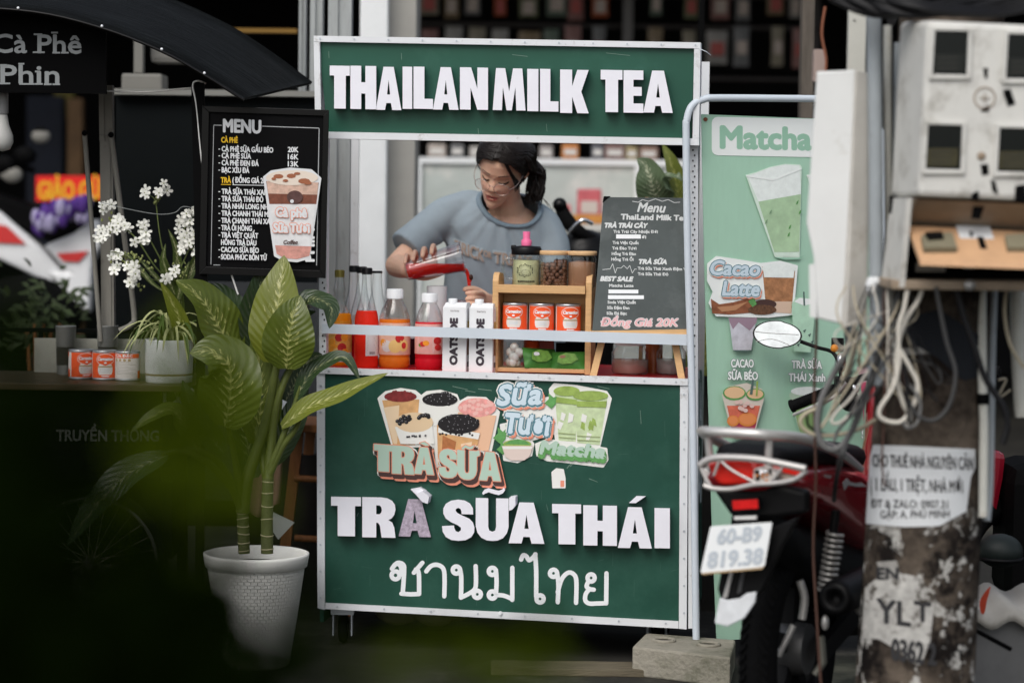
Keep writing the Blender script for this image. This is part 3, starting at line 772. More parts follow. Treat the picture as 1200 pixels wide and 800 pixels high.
for (x, y, dx, dy) in ((385, 60, .3, 8), (560, 150, 1, 12), (710, 62, 28, 3), (600, 64, 18, 2), (470, 62, .4, 8), (640, 145, .8, 9)):
    b.poly(CP, [(x, y), (x + dx, y + dy), (x + dx + .5, y + dy + .6), (x + .5, y + .6)], .0306, 0, m_scr)
b.build('scratches', fp)['kind'] = 'stuff'
# ------------------------------------------------------------------ things standing on the cart
def liquid(name, col, rough=.10):
    return mat(name, col, rough, trans=.12, ior=1.2, var=.08, vscale=25)
m_orange_l = liquid('orange juice', (.95, .30, .01)); m_redl = liquid('red syrup', (.88, .035, .018)); m_peach_l = liquid('peach syrup', (.80, .20, .02)); m_rasp = liquid('raspberry syrup', (.70, .015, .03))
m_pinkl = liquid('thin pink syrup', (.75, .45, .48))
m_capw = mat('white ribbed cap', (.78, .80, .82), .4); m_capk = mat('black cap', (.004, .004, .005), .4); m_capo = mat('olive gold cap', (.20, .17, .04), .35, .4)
m_lab_w = mat('white label', (.74, .72, .72), .45); m_lab_p = mat('pale peach label', (.80, .48, .36), .45, var=.15, vscale=40); m_lab_r = mat('pale rose label', (.78, .42, .38), .45, var=.15, vscale=40)
m_fruit_o = mat('orange fruit print', (.85, .34, .03), .5, var=.3, vscale=60); m_fruit_r = mat('red fruit print', (.55, .03, .03), .5, var=.3, vscale=60); m_fruit_y = mat('yellow flesh print', (.85, .60, .22), .5)
m_bar = mat('label small print', (.16, .13, .13), .6)
m_leafg = mat('label leaf print', (.10, .30, .04), .5)
class Cyl:
    """the outside of a bottle: px is the sideways offset in metres as seen from the camera, py the height in metres"""
    def __init__(s, r, dev=0.0): s.r, s.n = r, Vector((0, -1, 0)); s.dev = dev
    def __call__(s, px, py, off=0.0):
        a = px / s.r + s.dev
        return Vector(((s.r + off) * math.sin(a), -(s.r + off) * math.cos(a), py))
def label_band(mb, cyl, a0, a1, z0, z1, m, off, n=14):
    vs, fs = [], []
    for k in range(n + 1):
        x = cyl.r * (a0 + (a1 - a0) * k / n)
        vs += [cyl(x, z0, off), cyl(x, z1, off)]
    for k in range(n): fs.append((2 * k, 2 * k + 2, 2 * k + 3, 2 * k + 1))
    mb.add(vs, fs, m, True)
def blob(mb, cyl, cx, cz, rx, rz, m, off, n=12):
    vs = [cyl(cx, cz, off)] + [cyl(cx + f * rx * math.cos(6.2832 * k / n), cz + f * rz * math.sin(6.2832 * k / n), off) for f in (.35, .7, 1) for k in range(n)]
    fs = [(0, 1 + k, 1 + (k + 1) % n) for k in range(n)] + [(1 + j * n + k, 1 + j * n + n + k, 1 + j * n + n + (k + 1) % n, 1 + j * n + (k + 1) % n) for j in (0, 1) for k in range(n)]
    mb.add(vs, fs, m)
def ctext(mb, cyl, s, x0, x1, z, h, m, off, bold=0.0, shear=0.0, rot=False):
    vs, fs = font_mesh(s, shear)
    a = min(v.x for v in vs); b_ = max(v.x for v in vs)
    for k in range(5 if bold else 1):
        sx, sz = ((0, 0), (bold, 0), (-bold, 0), (0, bold), (0, -bold))[k]
        mb.add([cyl(x0 + (v.x - a) / (b_ - a) * (x1 - x0) + sx, z + v.y / CAP * h + sz, off + k * 2e-5) for v in vs], fs, m)
def bottle(name, label, px, w, prof, fill_m, fill_z, cap_m, cap, lab=None, group=None, liq_r=.96, tint='clear plastic'):
    """prof: outer (radius, height) in metres; fill up to fill_z; cap = (r, z0, z1)"""
    p = counter(px, w=w)
    t = thing(name, label, 'bottle', p, 0, group)
    b = MB(); up_ = [(r, z) for r, z in prof if z > fill_z]
    for (r0, z0), (r1, z1) in zip(prof, prof[1:]):
        if z0 <= fill_z < z1: up_ = [(r0 + (r1 - r0) * (fill_z - z0) / (z1 - z0), fill_z + .0004)] + up_
    b.lathe(up_, (0, 0, 0), m_clear, 28, cap0=False, cap1=False); b.build('shell', t, world=False)
    lp = []
    for (r, z) in prof:
        if z <= fill_z: lp.append((r, z))
    for (r0, z0), (r1, z1) in zip(prof, prof[1:]):
        if z0 <= fill_z < z1: lp.append((r0 + (r1 - r0) * (fill_z - z0) / (z1 - z0), fill_z)); break
    b = MB(); b.lathe(lp, (0, 0, 0), fill_m, 28); b.build('drink', t, world=False)
    b = MB(); r, z0, z1 = cap; n = 30
    b.lathe([(r, z0), (r * 1.03, z0 + .003), (r, z0 + .004), (r, z1 - .002), (r * .92, z1)], (0, 0, 0), cap_m, 30)
    for k in range(n):
        c = 2 * math.pi * k / n
        b.box((r - .0004, -.0007, z0 + .005), (r + .0006, .0007, z1 - .003), cap_m, rot=Matrix.Rotation(c, 3, 'Z'))
    b.build('cap', t, world=False)
    if lab:
        b = MB(); lab(b); b.build('label', t, world=False)
    return t
def S_(px): return px * .00253
def lab_orange(b):
    c = Cyl(.0383); label_band(b, c, -1.5, 1.5, .012, .04, m_lab_w, .0006); label_band(b, c, -1.5, 1.5, .0402, .095, mat('orange label ground', (.80, .42, .10), .45, var=.35, vscale=50), .0006)
    label_band(b, c, -1.5, 1.5, .095, .135, m_fruit_o, .0006)
    for x, z, r, m in ((-.012, .048, .017, m_fruit_o), (.012, .055, .014, m_fruit_r), (-.02, .070, .012, m_fruit_o), (.002, .085, .012, m_fruit_r), (.02, .086, .012, m_fruit_o), (-.005, .045, .010, m_fruit_y), (.022, .04, .012, m_fruit_o)):
        blob(b, c, x, z, r, r, m, .0009 + x * .004)
    for x, z in ((-.005, .112), (.004, .118), (-.012, .116)): blob(b, c, x, z, .006, .004, m_leafg, .0012 + x * .004)
    for x, z in ((.018, .108), (-.02, .104), (.006, .102)): blob(b, c, x, z, .008, .006, m_fruit_r, .0013 + x * .004)
P_ORANGE = [(.034, 0), (.038, .006), (.0385, .05), (.038, .13), (.036, .152), (.026, .172), (.017, .195), (.0195, .205), (.0165, .217), (.019, .228), (.0155, .24), (.0135, .262), (.0135, .27)]
bottle('orange_juice_bottle', 'orange juice bottle with a gold cap at the left end of the counter', 397, .16, P_ORANGE, m_orange_l, .158, m_capo, (.0145, .266, .288), lab_orange)
P_TALL = [(.034, 0), (.0365, .006), (.0365, .135), (.034, .155), (.026, .185), (.0185, .215), (.0155, .245), (.0145, .275), (.0145, .282)]
def lab_red(b):
    c = Cyl(.0368); label_band(b, c, .0, 1.25, .035, .12, m_lab_w, .0006)
    for k in range(9): b.add([c(.006 + q * (.03 - (k % 3) * .004), .052 + k * .007 + h * .0018, .001) for q, h in ((0, 0), (1, 0), (1, 1), (0, 1))], [(0, 1, 2, 3)], m_bar)
    for k in range(8): b.add([c(.012 + k * .0022 + q * .0012, .040 + h * .008, .001) for q, h in ((0, 0), (1, 0), (1, 1), (0, 1))], [(0, 1, 2, 3)], m_bar)
bottle('syrup_bottle', 'tall bright red syrup bottle with a white side label and black cap', 429, .12, P_TALL, m_redl, .17, m_capk, (.0155, .278, .298), lab_red)
bottle('syrup_bottle', 'nearly empty clear bottle with a black cap, left of the two behind the red one', 414, .29, P_TALL, m_pinkl, .03, m_capk, (.0155, .278, .298))
bottle('syrup_bottle', 'nearly empty clear bottle with a black cap, right behind the red syrup bottle', 423, .22, P_TALL, m_rasp, .12, m_capk, (.0155, .278, .298))
bottle('syrup_bottle', 'clear empty bottle leaning into the gap behind red and peach bottles', 441, .25, P_TALL, m_pinkl, .02, m_capk, (.0155, .278, .285))
P_WIDE = [(.042, 0), (.047, .008), (.047, .03), (.045, .033), (.047, .036), (.047, .14), (.0455, .155), (.038, .178), (.028, .196), (.023, .204), (.022, .215)]
def lab_peach(b):
    c = Cyl(.0473); label_band(b, c, -1.5, 1.5, .040, .135, m_lab_p, .0006)
    for x, z, r, m in ((-.022, .066, .018, m_lab_w), (.004, .066, .020, m_fruit_y), (.030, .068, .018, m_fruit_y), (-.036, .075, .012, m_fruit_o), (.018, .09, .014, m_fruit_r)): blob(b, c, x, z, r, r, m, .0009 + (x + .04) * .006)
    blob(b, c, .031, .068, .008, .010, m_fruit_r, .0018)
    b.add([c(x, z, .0010) for x, z in ((-.045, .12), (-.008, .12), (-.008, .134), (-.045, .134))], [(0, 1, 2, 3)], m_lab_w)
    ctext(b, c, 'peach', .004, .036, .119, .010, m_coral, .0012, bold=.0006, shear=.3)
bottle('syrup_bottle', 'wide peach syrup bottle with a white cap and peach pictures on its label', 462, .14, P_WIDE, m_peach_l, .146, m_capw, (.0245, .207, .236), lab_peach)
P_WIDE2 = [(r * .9, z * .96) for r, z in P_WIDE]
def lab_rasp(b):
    c = Cyl(.0426); label_band(b, c, -1.5, 1.5, .045, .135, m_lab_r, .0006)
    for x, z, r, m in ((-.018, .075, .010, m_fruit_r), (-.008, .078, .010, m_fruit_o), (-.026, .072, .007, m_leafg), (.028, .085, .014, m_fruit_r), (.03, .065, .012, m_fruit_r)): blob(b, c, x, z, r, r * .8, m, .0011 + (x + .04) * .006)
    b.add([c(x, z, .0009) for x, z in ((-.036, .05), (.014, .05), (.014, .095), (-.036, .095))], [(0, 1, 2, 3)], m_lab_w)
    ctext(b, c, 'berry', -.032, .008, .110, .010, m_print_white, .0012, bold=.0007, shear=.3)
bottle('syrup_bottle', 'raspberry red syrup bottle with a white cap beside the oat milk cartons', 502.5, .14, P_WIDE2, m_rasp, .14, m_capw, (.0235, .199, .226), lab_rasp)
q = counter(482, w=.28)
b = MB(); b.lathe([(.001, 0), (.014, .0), (.0145, .06), (.012, .075), (.012, .08)], q, mat('dark berry glass', (.04, .006, .012), .2), 20); b.lathe([(.0135, .08), (.0135, .094), (.001, .095)], q, m_capw, 20)
tag(b.build('small_jar'), 'tiny dark jar with a white lid between the peach and raspberry bottles', 'jar')

# ---- oat milk cartons
m_carton = mat('white carton board', (.76, .77, .78), .4, var=.03)
m_cart_txt = mat('carton dark lettering', (.045, .035, .045), .5)
m_goldspot = mat('carton gold spot', (.55, .40, .12), .5)
class Loc:
    """flat face of an object, local metres: px to the right, py up"""
    def __init__(s, o, r, u=(0, 0, 1)):
        s.o, s.r, s.u = Vector(o), Vector(r), Vector(u); s.n = s.r.cross(s.u).normalized()
    def __call__(s, px, py, off=0.0): return s.o + s.r * px + s.u * py + s.n * off
class Rot90:
    """the same face with lettering running upwards"""
    def __init__(s, base): s.b = base; s.n = base.n
    def __call__(s, px, py, off=0.0): return s.b(-py * -1.0, px, off)
def ltext(mb, loc, s, x0, z0, x1, h, m, off, bold=0.0, shear=0.0, up=False):
    vs, fs = font_mesh(s, shear); a = min(v.x for v in vs); b_ = max(v.x for v in vs)
    for k in range(9 if bold else 1):
        sx, sz = (0, 0) if k == 0 else (bold * math.cos(k * math.pi / 4), bold * math.sin(k * math.pi / 4))
        out = []
        for v in vs:
            t = x0 + (v.x - a) / (b_ - a) * (x1 - x0) + sx; y = v.y / CAP * h + sz
            out.append(loc(z0 - y, t, off + k * 2e-5) if up else loc(t, z0 + y, off + k * 2e-5))
        mb.add(out, fs, m)
def carton(px, label):
    t = thing('milk_carton', label, 'carton', counter(px, w=.06), R(-14), 'oat milk cartons')
    b = MB(); hw, hd, H = .0365, .030, .192
    b.box((-hw, -hd, 0), (hw, hd, H), m_carton, bev=.0025)
    b.hexa([Vector((-hw + .002, -hd + .002, H)), Vector((hw - .002, -hd + .002, H)), Vector((hw - .002, hd - .002, H)), Vector((-hw + .002, hd - .002, H))],
           [Vector((-hw + .004, -.01, H + .012)), Vector((hw - .004, -.01, H + .012)), Vector((hw - .004, hd - .004, H + .012)), Vector((-hw + .004, hd - .004, H + .012))], m_carton)
    b.build('box', t, world=False)
    b = MB(); b.lathe([(.0135, H + .004), (.0135, H + .022), (.012, H + .024), (.001, H + .024)], (-.012, -.006, 0), m_capw, 24); b.build('cap', t, world=False)
    b = MB(); fr = Loc((0, -hd, 0), (1, 0, 0)); sd = Loc((hw, 0, 0), (0, 1, 0))
    ltext(b, fr, 'OATSIDE', .022, .009, .158, .021, m_cart_txt, .0006, bold=.0023, up=True)
    b.add([fr(.018 + .008 * math.cos(k * .7854) * (1 if k % 2 else .6), .112 + .008 * math.sin(k * .7854) * (1 if k % 2 else .6), .0006) for k in range(8)], [tuple(range(8))], m_goldspot)
    ltext(b, fr, 'barista', -.012, .178, .014, .006, m_bar, .0006)
    b.add([sd(x, z, .0006) for x, z in ((-.020, .05), (.018, .05), (.018, .10), (-.020, .10))], [(0, 1, 2, 3)], mat('carton brown print', (.30, .13, .06), .5, var=.4, vscale=60))
    b.add([sd(x, z, .0006) for x, z in ((-.020, .12), (.016, .12), (.016, .15), (-.020, .15))], [(0, 1, 2, 3)], m_goldspot)
    b.add([sd(x, z, .0006) for x, z in ((-.018, .015), (.014, .015), (.014, .03), (-.018, .03))], [(0, 1, 2, 3)], m_bar)
    b.build('lettering', t, world=False)
carton(535, 'white oat milk carton beside the raspberry bottle'); carton(566, 'white oat milk carton touching the bamboo shelf')

# ---- little bamboo shelf
sa = counter(583, w=.07); sb_ = counter(692, w=.07)
shf = thing('bamboo_shelf', 'small two tier bamboo shelf holding cans and jars', 'shelf', counter(637, w=.12), -YAW)
hwS = (sb_ - sa).length / 2
def zs(py): return (433 - py) * .00254
for sgn in (-1, 1):
    b = MB(); prof = [(-.06, 0), (-.06, zs(326)), (-.05, zs(319)), (-.03, zs(316)), (.04, zs(318)), (.055, zs(330)), (.055, 0)]
    x = sgn * hwS
    b.hexa([Vector((x - .009, y, z)) for y, z in prof], [Vector((x + .009, y, z)) for y, z in prof], m_wood); b.build('side_panel', shf, world=False, bevel=.002)
for z, nm in ((0.004, 'shelf_board'), (zs(391), 'shelf_board'), (zs(337), 'shelf_board')):
    b = MB(); d0 = -.062 if z < .2 else -.066
    b.box((-hwS + .009, d0, z), (hwS - .009, .05, z + .012), m_wood, bev=.002)
    if z > .2: b.box((-hwS + .0095, d0 - .004, z - .006), (hwS - .0095, d0 + .006, z + .018), m_wood, bev=.002)
    b.build(nm, shf, world=False)
b = MB(); b.box((-hwS + .009, .044, zs(391)), (hwS - .009, .0499, zs(331)), m_wood); b.build('back_board', shf, world=False)
Ms = Matrix.Rotation(-YAW, 4, 'Z'); Ms.translation = shf.location
def on_shelf(x, y, z): return Ms @ Vector((x, y, z))
# ---- condensed milk cans
m_can = mat('white can label', (.78, .74, .70), .35); m_canr = mat('orange red can label', (.85, .11, .03), .35); m_tin = mat('tin plate', (.55, .56, .58), .3, .8, var=.1)
m_cangold = mat('can beige band', (.45, .33, .18), .4)
def can_proto(name, label, loc, rotz, group):
    t = thing(name, label, 'can', loc, rotz, group)
    r, H = .0368, .088
    b = MB(); b.lathe([(r * .97, 0), (r * 1.02, .0015), (r * 1.02, .004), (r, .006), (r, H - .006), (r * 1.02, H - .004), (r * 1.02, H - .001), (r * .97, H), (r * .96, H - .004), (.001, H - .004)], (0, 0, 0), m_tin, 32)
    b.build('tin', t, world=False)
    b = MB(); c = Cyl(r)
    label_band(b, c, -3.14, 3.14, .007, H - .007, m_can, .0004, 40)
    # orange red field, white dome below, red badge edged in white above
    label_band(b, c, -1.3, 1.3, .0075, H - .0075, m_canr, .0008, 20)
    blob(b, c, 0, .032, .0225, .0245, m_can, .0012, 22); label_band(b, c, -.6, .6, .0075, .0165, m_canr, .0015, 8)
    blob(b, c, 0, .062, .0275, .0175, m_can, .0014, 20); blob(b, c, 0, .062, .0258, .0158, m_canr, .0016, 20); blob(b, c, 0, .051, .0085, .007, m_canr, .00165, 14)
    ctext(b, c, 'Carnation', -.022, .022, .059, .0095, m_print_white, .0022, bold=.0007, shear=.2)
    blob(b, c, 0, .052, .004, .0028, m_print_white, .0022)
    label_band(b, c, -.6, .6, .039, .0425, m_cangold, .0019, 10)
    for k in range(3): label_band(b, c, -.35, .35, .033 - k * .004, .0342 - k * .004, m_sky, .0018, 6)
    label_band(b, c, -.3, .3, .011, .014, m_print_white, .0019, 6)
    # the back of the label: nutrition print
    for k in range(9): label_band(b, c, 1.9, 4.2 - (k % 3) * .3, .02 + k * .0045, .0215 + k * .0045, mat('can grey print', (.45, .42, .40), .5), .0008, 10)
    label_band(b, c, 1.6, 4.6, H - .020, H - .0075, m_canr, .0009, 20)
    for k in range(4): blob(b, c, r * (2.5 + k * .38), .062, .0045, .0045, m_cangold, .0011)
    label_band(b, c, 4.4, 4.8, .0075, .03, m_canr, .0009, 4)
    ctext(b, c, 'SỮA ĐẶC', r * 2.3, r * 3.9, H - .017, .007, m_print_white, .0013, bold=.0004)
    b.build('label', t, world=False)
    return t
zsh = zs(391) + .0125
cans = 'condensed milk cans'
can0 = can_proto('milk_can', 'left can of the three in the bamboo shelf', on_shelf(-.085, -.018, zsh), R(-8), cans)
for px, rz, lb in ((635, 2, 'middle can of the three in the bamboo shelf'), (666, 10, 'right can of the three in the bamboo shelf')):
    c_ = copy_tree(can0); c_.location = on_shelf(-.085 + (px - 604) * .00256, -.018, zsh); c_.rotation_euler.z = R(rz); c_['label'] = 'red and white condensed milk can, ' + lb
can0['label'] = 'red and white condensed milk can, left one of three in the bamboo shelf'
# ---- jars on the shelf top
ztop = zs(337) + .0125
m_glass = glass('jar glass', (.93, .95, .94), .10)
m_lidw = mat('bamboo lid', (.66, .42, .22), .5, var=.15, vscale=30)
def jar(x, y, label, fill):
    t = thing('storage_jar', label, 'jar', on_shelf(x, y, ztop), 0)
    b = MB(); b.lathe([(.040, 0), (.042, .004), (.042, .085), (.040, .092), (.0405, .094)], (0, 0, 0), m_glass, 28, cap1=False); b.build('glass', t, world=False)
    b = MB(); b.lathe([(.0425, .0945), (.044, .096), (.044, .105), (.042, .107), (.001, .107)], (0, 0, 0), m_lidw, 28); b.build('lid', t, world=False)
    b = MB(); fill(b); b.build('contents', t, world=False)
m_ball = mat('chocolate ball', (.17, .075, .045), .35, var=.25, vscale=60)
def balls(b):
    k = 0
    for lay in range(8):
        for ring, n in ((.0335, 13), (.020, 8)):
            for i in range(n):
                c = 6.2832 * (i + .5 * (lay % 2)) / n + lay * .2 + rnd.uniform(-.22, .22)
                z = .008 + lay * .0095 + rnd.uniform(-.001, .001)
                if lay == 7 and (math.cos(c) < 0.1): continue
                b.ball((ring * math.cos(c), ring * math.sin(c), z), .0076, m_ball, 8, 6)
def powder(b): b.lathe([(.039, .002), (.0405, .006), (.0405, .07), (.039, .073), (.02, .078), (.001, .080)], (0, 0, 0), mat('cocoa powder', (.34, .17, .095), .9, var=.12, bump=.2, bscale=120), 28)
jar(.028, -.012, 'glass jar of brown chocolate balls with a bamboo lid', balls)
jar(.112, -.012, 'glass jar of light brown powder with a bamboo lid', powder)
# ---- tumbler with a pink spout
t = thing('tumbler', 'clear tumbler with black lid and pink spout on the bamboo shelf', 'tumbler', on_shelf(-.055, -.012, ztop), 0)
b = MB(); b.lathe([(.040, 0), (.0415, .003), (.0415, .092)], (0, 0, 0), m_glass, 28, cap1=False); b.build('glass', t, world=False)
b = MB(); b.lathe([(.039, .003), (.0398, .006), (.0398, .078), (.001, .078)], (0, 0, 0), mat('pale green drink', (.50, .49, .29), .3, var=.3, vscale=30), 28); b.build('drink', t, world=False)
b = MB(); b.lathe([(.043, .093), (.0445, .096), (.0445, .112), (.042, .118), (.016, .120), (.001, .120)], (0, 0, 0), m_capk, 28)
b.box((-.046, -.020, .108), (-.03, .02, .122), m_capk, bev=.004); b.build('lid', t, world=False)
b = MB(); b.lathe([(.015, .1205), (.0155, .124), (.0155, .136), (.0115, .139), (.0105, .141), (.011, .160), (.010, .162), (.001, .162)], (0, 0, 0), mat('pink spout plastic', (.82, .16, .33), .4), 24); b.build('spout', t, world=False)
b = MB(); b.tube([(-.041, 0, .080), (-.058, 0, .082), (-.068, 0, .066), (-.068, 0, .042), (-.058, 0, .024), (-.041, 0, .022)], .0045, m_glass, 10, sub=5); b.build('handle', t, world=False)
b = MB(); c = Cyl(.0418)
for (cx, cz, rx, rz) in ((-.004, .048, .024, .018), (-.002, .042, .014, .008)):
    n = 26
    for k in range(n):
        a0_, a1_ = 6.2832 * k / n, 6.2832 * (k + .8) / n
        w0 = 1 + .10 * math.sin(k * 2.4)
        b.add([c(cx + rx * w0 * f * math.cos(a), cz + rz * w0 * f * math.sin(a), .0006) for f, a in ((1, a0_), (1, a1_), (.90, a1_), (.90, a0_))], [(0, 1, 2, 3)], m_capk)
for k in range(9): b.add([c(-.026 + k * .006 + q, .013 + h, .0006) for q, h in ((0, 0), (.004, 0), (.004, .005), (0, .005))], [(0, 1, 2, 3)], m_capk)
b.build('print', t, world=False)
# ---- lower shelf: glass of white cubes, red jar, two green packets
t = thing('glass_jar', 'ribbed glass jar of white sweets on the lower bamboo shelf', 'jar', on_shelf(-.088, -.02, .0165), 0)
b = MB(); b.lathe([(.030, 0), (.034, .004), (.036, .03), (.038, .076)], (0, 0, 0), m_glass, 24, cap1=False); b.build('glass', t, world=False)
b = MB()
for k in range(22): b.ball((rnd.uniform(-.019, .019), rnd.uniform(-.019, .019), .014 + (k // 7) * .015), .0135, mat('white sweet', (.88, .88, .86), .6), 10, 7)
b.build('contents', t, world=False)
t = MB(); q = on_shelf(-.040, .02, .0165); t.lathe([(.024, 0), (.024, .075), (.02, .078), (.001, .078)], q, mat('orange red tub', (.50, .07, .02), .4), 20); t.lathe([(.025, .0785), (.025, .088), (.001, .089)], q, mat('dark maroon lid', (.12, .01, .015), .4), 20)
tag(t.build('tub'), 'orange red tub with a dark lid beside the jar of white sweets', 'tub')
t = MB(); q = on_shelf(.005, .025, .0165); t.box((q.x - .022, q.y - .015, q.z), (q.x + .022, q.y + .015, q.z + .085), mat('maroon carton', (.20, .03, .025), .5), bev=.002); tag(t.build('small_box'), 'maroon box standing behind the green packets', 'box')
t = MB(); q = on_shelf(.075, .025, .0165); t.box((q.x - .042, q.y - .02, q.z), (q.x + .042, q.y + .012, q.z + .072), m_black, bev=.002); tag(t.build('small_box'), 'black box at the back of the lower bamboo shelf', 'box')
m_gpack = mat('green foil packet', (.055, .20, .035), .35, .1, var=.35, vscale=22); m_gp2 = mat('packet leaf picture', (.16, .33, .06), .5, var=.5, vscale=60)
def packet(x, y, z, L_, Wd, tilt, rz, label, capm):
    b = MB(); n = 12; vs, fs = [], []
    for side in (1, -1):
        for i in range(n + 1):
            for j in range(n + 1):
                u, v = i / n * 2 - 1, j / n * 2 - 1
                th = .015 * max(0, (1 - abs(u) ** 4) * (1 - v * v)) + rnd.uniform(0, .0012)
                vs.append((u * L_, v * Wd, side * th))
    for s_ in range(2):
        for i in range(n):
            for j in range(n):
                q0 = s_ * (n + 1) ** 2 + i * (n + 1) + j; fs.append((q0, q0 + 1, q0 + n + 2, q0 + n + 1))
    k = len(fs) // 2
    Mx = Matrix.Translation(on_shelf(x, y, z)) @ Matrix.Rotation(R(rz), 4, 'Z') @ Matrix.Rotation(R(tilt), 4, 'X') @ Matrix.Rotation(R(6 if rz > 0 else -4), 4, 'Y')
    b.add([Mx @ Vector(v) for v in vs], fs, m_gpack, True)
    pic = [(u * L_ * .62, v * Wd * .62) for u, v in ((-1, -.6), (-.5, -1), (.4, -.9), (1, -.2), (.7, .8), (-.2, 1), (-.9, .5))]
    for sd_ in (1,):
        b.add([Mx @ Vector((u, v, .0175)) for u, v in pic], [tuple(range(7))], m_gp2)
        b.add([Mx @ Vector((u * .3 - .015, v * .3 + .006, .0182)) for u, v in pic], [tuple(range(7))], capm)
    o = b.build('snack_packet'); tag(o, label, 'packet', 'green packets on the bamboo shelf')
packet(-.008, -.028, .043, .052, .034, 58, 14, 'green foil packet with a white spot lying slanted in the lower shelf', m_print_white)
packet(.078, -.030, .038, .050, .030, 60, -6, 'green foil packet with a brown spot at the right of the lower shelf', mat('brown spot print', (.30, .16, .09), .5))
# ---- chalk menu board on its easel
Bp = W(750, 310, CP(750, 310, -.03).y)
tl, tr = CP(707.5, 231, -.085), CP(808, 232, -.085); bl, br = CP(694, 388, -.02), CP(805, 386, -.02)
ez = thing('menu_easel', 'grey chalk style drinks menu on a small wooden easel', 'menu board', counter(750, w=.06))
nrm = (br - bl).cross(tl - bl).normalized()
if nrm.dot(CN) < 0: nrm = -nrm
m_chalk = mat('grey chalkboard print', (.068, .082, .082), .55, var=.22, vscale=7, dirt=(.14, .155, .155), dscale=5, dlo=.5, dhi=.8)
b = MB(); b.hexa([tl, tr, br, bl], [p - nrm * .008 for p in (tl, tr, br, bl)], m_chalk); bd = b.build('board', ez)
EP = Plane(bl, nrm)
b = MB()
b.poly(EP, [(707.5, 230), (716, 230), (712, 233), (706, 238)], .0004, 0, m_black)
m_ck = mat('chalk white print', (.66, .68, .68), .7); m_ckp = mat('chalk rose print', (.72, .40, .42), .7)
def E_(t, x0, y0, x1, y1, h, m=m_ck, **k): text_px(b, EP, t, x0, y0, x1, y1, h, m, .0006, **k)
E_('Menu', 747, 248, 780, 249, 10.5, bold=.5, shear=.3)
E_('ThaiLand Milk Tea', 728, 257, 805, 258.5, 6, bold=.45, shear=.05)
E_('TRÀ TRÁI CÂY', 709, 266.5, 759, 267, 5, bold=.55, shear=.25)
for i, s_ in enumerate(('Trà Trái Cây Nhiệt Đới', None, 'Trà Việt Quất', 'Trà Đào Tươi', 'Hồng Trà Đào', 'Hồng Trà Ổi')):
    y = 273 + i * 6.45
    if s_: E_(s_, 719 - i * .5, y, 719 - i * .5 + len(s_) * 2.35, y + .3, 3.2, bold=.2)
    else:
        E_('ới', 752, y, 757, y, 3.2, bold=.3)
E_('TRÀ SỮA', 749, 309, 781, 309.5, 5, bold=.55, shear=.25)
E_('Trà Sữa Thái Xanh Đậm Vị', 747.5, 316, 805, 317, 3.2, bold=.2); E_('Trà Sữa Thái Đỏ', 747.5, 322.5, 783, 323, 3.2, bold=.2)
E_('BEST SALE', 703.5, 329, 742, 329.5, 5, bold=.55, shear=.25)
for i, s_ in enumerate(('Matcha Latte', None, None, 'Soda Việt Quất', 'Sữa Đậm Đen', 'Sữa Đá Bạc')):
    y = 336 + i * 6.5
    if s_: E_(s_, 714 - i * .6, y, 714 - i * .6 + len(s_) * 2.35, y + .3, 3.2, bold=.2)
for x0, y0, x1, y1 in ((722, 274.6, 751, 279.6), (713, 339.2, 748, 343.8), (712.5, 345.8, 754.5, 350.4)):
    b.poly(EP, [(x0, y0), (x1, y0 + .2), (x1, y1), (x0, y1)], .0009, 0, m_print_white)
# flourish and pulse line
def stroke(mb, pl, pts, wd, off, m):
    for (xa, ya), (xb, yb) in zip(pts, pts[1:]):
        l = math.hypot(xb - xa, yb - ya) or 1; nx, ny = -(yb - ya) / l * wd / 2, (xb - xa) / l * wd / 2
        mb.add([pl(xa + nx, ya + ny, off), pl(xb + nx, yb + ny, off), pl(xb - nx, yb - ny, off), pl(xa - nx, ya - ny, off)], [(0, 1, 2, 3)], m)
stroke(b, EP, [(706, 316), (715, 315), (718, 309), (721, 320), (723, 314), (728, 314), (731, 311), (735, 315), (738, 311), (741, 320), (744, 315), (746, 315.5)], .6, .0006, m_ck)
stroke(b, EP, [(741, 236), (748, 237), (753, 234), (760, 236), (768, 233), (776, 236), (783, 234), (790, 237.5), (797, 237)], .8, .0006, m_ck)
E_('Đồng Giá 20K', 704.5, 381.5, 795, 382, 8.5, m_ck, bold=1.1, shear=.22); text_px(b, EP, 'Đồng Giá 20K', 704.5, 381.5, 795, 382, 8.5, m_ckp, .0010, bold=.35, shear=.22)
b.build('lettering', bd)
b = MB(); a_, c_ = CP(691, 388, .0), CP(806, 386, .0)
b.hexa([a_, c_, c_ - Vector((0, 0, .014)), a_ - Vector((0, 0, .014))], [back(p, .05) for p in (a_, c_, c_ - Vector((0, 0, .014)), a_ - Vector((0, 0, .014)))], m_wood); b.build('ledge', ez)
for (x0, x1) in ((707, 695), (789, 799)):
    b = MB(); zc_ = counter(x1, w=.03)
    top = CP(x0, 391, -.035); bot = CP(x1, 437, -.015); bot.z = zc_.z + .001
    w_ = CU * .010
    b.hexa([top - w_, top + w_, bot + w_, bot - w_], [back(p, .014) for p in (top - w_, top + w_, bot + w_, bot - w_)], m_wood); b.build('leg', ez)
b = MB(); top = back(tl.lerp(tr, .5), .012); bot = counter(750, w=.22); b.tube([top, bot], .006, m_wood); b.build('prop', ez)
